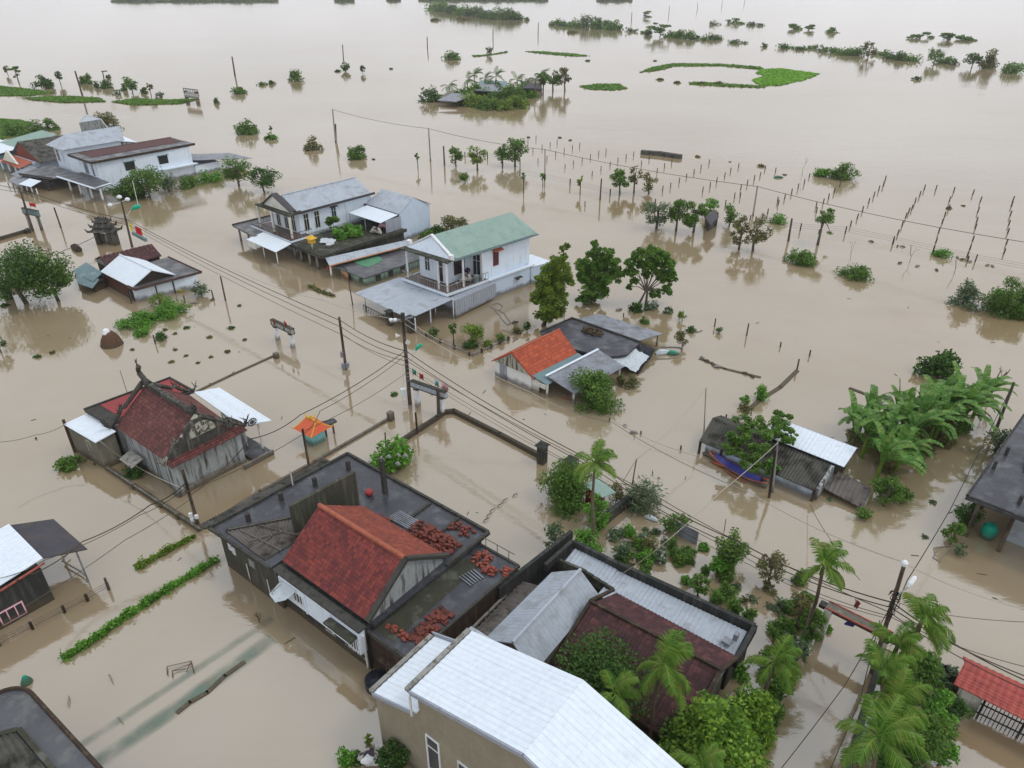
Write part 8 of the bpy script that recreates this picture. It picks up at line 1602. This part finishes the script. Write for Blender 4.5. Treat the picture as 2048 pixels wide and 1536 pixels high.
# person bending on the balcony
def person(label, base, yaw, shirt, pants):
    root = thing('person', label, 'person', base)
    J = {'pel': (0, 0, .92), 'ch': (.32, 0, 1.22), 'nk': (.46, 0, 1.30), 'hd': (.60, 0, 1.32), 'hk': (.66, 0, 1.30),
         'hL': (0, .10, .88), 'kL': (.05, .12, .48), 'fL': (-.02, .12, .06), 'tL': (.16, .13, .03), 'hR': (0, -.10, .88), 'kR': (.12, -.12, .48), 'fR': (.08, -.12, .06), 'tR': (.26, -.13, .03),
         'sL': (.38, .20, 1.24), 'eL': (.48, .24, .95), 'wL': (.62, .16, .74), 'sR': (.38, -.20, 1.24), 'eR': (.46, -.24, .95), 'wR': (.60, -.14, .72)}
    Rr = {'pel': .15, 'ch': .16, 'nk': .065, 'hd': .10, 'hk': .085, 'hL': .1, 'kL': .065, 'fL': .045, 'tL': .035, 'hR': .1, 'kR': .065, 'fR': .045, 'tR': .035, 'sL': .07, 'eL': .05, 'wL': .033, 'sR': .07, 'eR': .05, 'wR': .033}
    E_ = [('pel', 'ch'), ('ch', 'nk'), ('nk', 'hd'), ('hd', 'hk'), ('pel', 'hL'), ('hL', 'kL'), ('kL', 'fL'), ('fL', 'tL'), ('pel', 'hR'), ('hR', 'kR'), ('kR', 'fR'), ('fR', 'tR'), ('ch', 'sL'), ('sL', 'eL'), ('eL', 'wL'), ('ch', 'sR'), ('sR', 'eR'), ('eR', 'wR')]
    for sd, w_ in (('L', 'wL'), ('R', 'wR')):
        a = J[w_]; sg = 1 if sd == 'L' else -1; J['pm' + sd] = (a[0] + .07, a[1] - .01 * sg, a[2] - .05); Rr['pm' + sd] = .028; E_.append((w_, 'pm' + sd))
        for k in range(4): n_ = 'f%d%s' % (k, sd); J[n_] = (a[0] + .13 + .01 * k, a[1] - .03 * sg + .022 * k * sg, a[2] - .12 + .008 * k); Rr[n_] = .009; E_.append(('pm' + sd, n_))
        n_ = 'th' + sd; J[n_] = (a[0] + .09, a[1] - .06 * sg, a[2] - .06); Rr[n_] = .011; E_.append(('pm' + sd, n_))
    ks = list(J); me = bpy.data.meshes.new('body'); cy, sy = math.cos(yaw), math.sin(yaw)
    me.from_pydata([(J[k][0] * cy - J[k][1] * sy, J[k][0] * sy + J[k][1] * cy, J[k][2]) for k in ks], [(ks.index(a), ks.index(b)) for a, b in E_], [])
    o = bpy.data.objects.new('body', me); COL.objects.link(o); o.parent = root; sk = o.modifiers.new('skin', 'SKIN'); me.update()
    for i, k in enumerate(ks): me.skin_vertices[0].data[i].radius = (Rr[k], Rr[k]); me.skin_vertices[0].data[i].use_root = (k == 'pel')
    ss = o.modifiers.new('s', 'SUBSURF'); ss.levels = 1; ss.render_levels = 2; me.materials.append(M['skin'])
    def pth(keys, rs_, nm, mt, n=9): 
        P = [Vector(base) + Vector((J[k][0] * cy - J[k][1] * sy, J[k][0] * sy + J[k][1] * cy, J[k][2])) for k in keys]; MB().path(P, rs_, n).build(nm, mt, root, smooth=True)
    pth(['pel', 'ch', 'nk'], [.18, .19, .10], 'shirt', shirt); pth(['sL', 'eL'], [.09, .065], 'sleeve', shirt); pth(['sR', 'eR'], [.09, .065], 'sleeve', shirt)
    pth(['pel', 'hL', 'kL', 'fL'], [.16, .12, .085, .065], 'trousers', pants); pth(['pel', 'hR', 'kR', 'fR'], [.16, .12, .085, .065], 'trousers', pants)
    h_ = Vector(base) + Vector((.61 * cy, .61 * sy, 1.36)); MB().lathe(h_ - Vector((0, 0, .08)), [(.05, 0), (.115, .04), (.12, .09), (.08, .15), (.02, .17)], 10).build('hair', 'hair', root, smooth=True)
    return root
b_ = S(-46.75, 52.2, 2.34); person('person in navy blue top bending over the pale bundle on the corner balcony', b_, R(-75), 'navy_cloth', 'black_wall')

# ------------------------------------------------------------------ thin wet haze over the far fields
hz = MB(); hz.ext([(-2500, -60), (2500, -60), (2500, 2600), (-2500, 2600)], -1.0, 31.5)
ho = hz.build('haze', 'cable', kind='stuff', label='thin pale haze over the flooded fields', org=(0, 0, 0))
hm = bpy.data.materials.new('haze'); hm.use_nodes = True; t = hm.node_tree; t.nodes.clear()
o_ = N(t, 'ShaderNodeOutputMaterial'); pv = N(t, 'ShaderNodeVolumePrincipled'); pv.inputs['Color'].default_value = (.93, .94, .96, 1); pv.inputs['Density'].default_value = .00016; pv.inputs['Anisotropy'].default_value = .2
t.links.new(pv.outputs[0], o_.inputs['Volume']); ho.data.materials.clear(); ho.data.materials.append(hm)
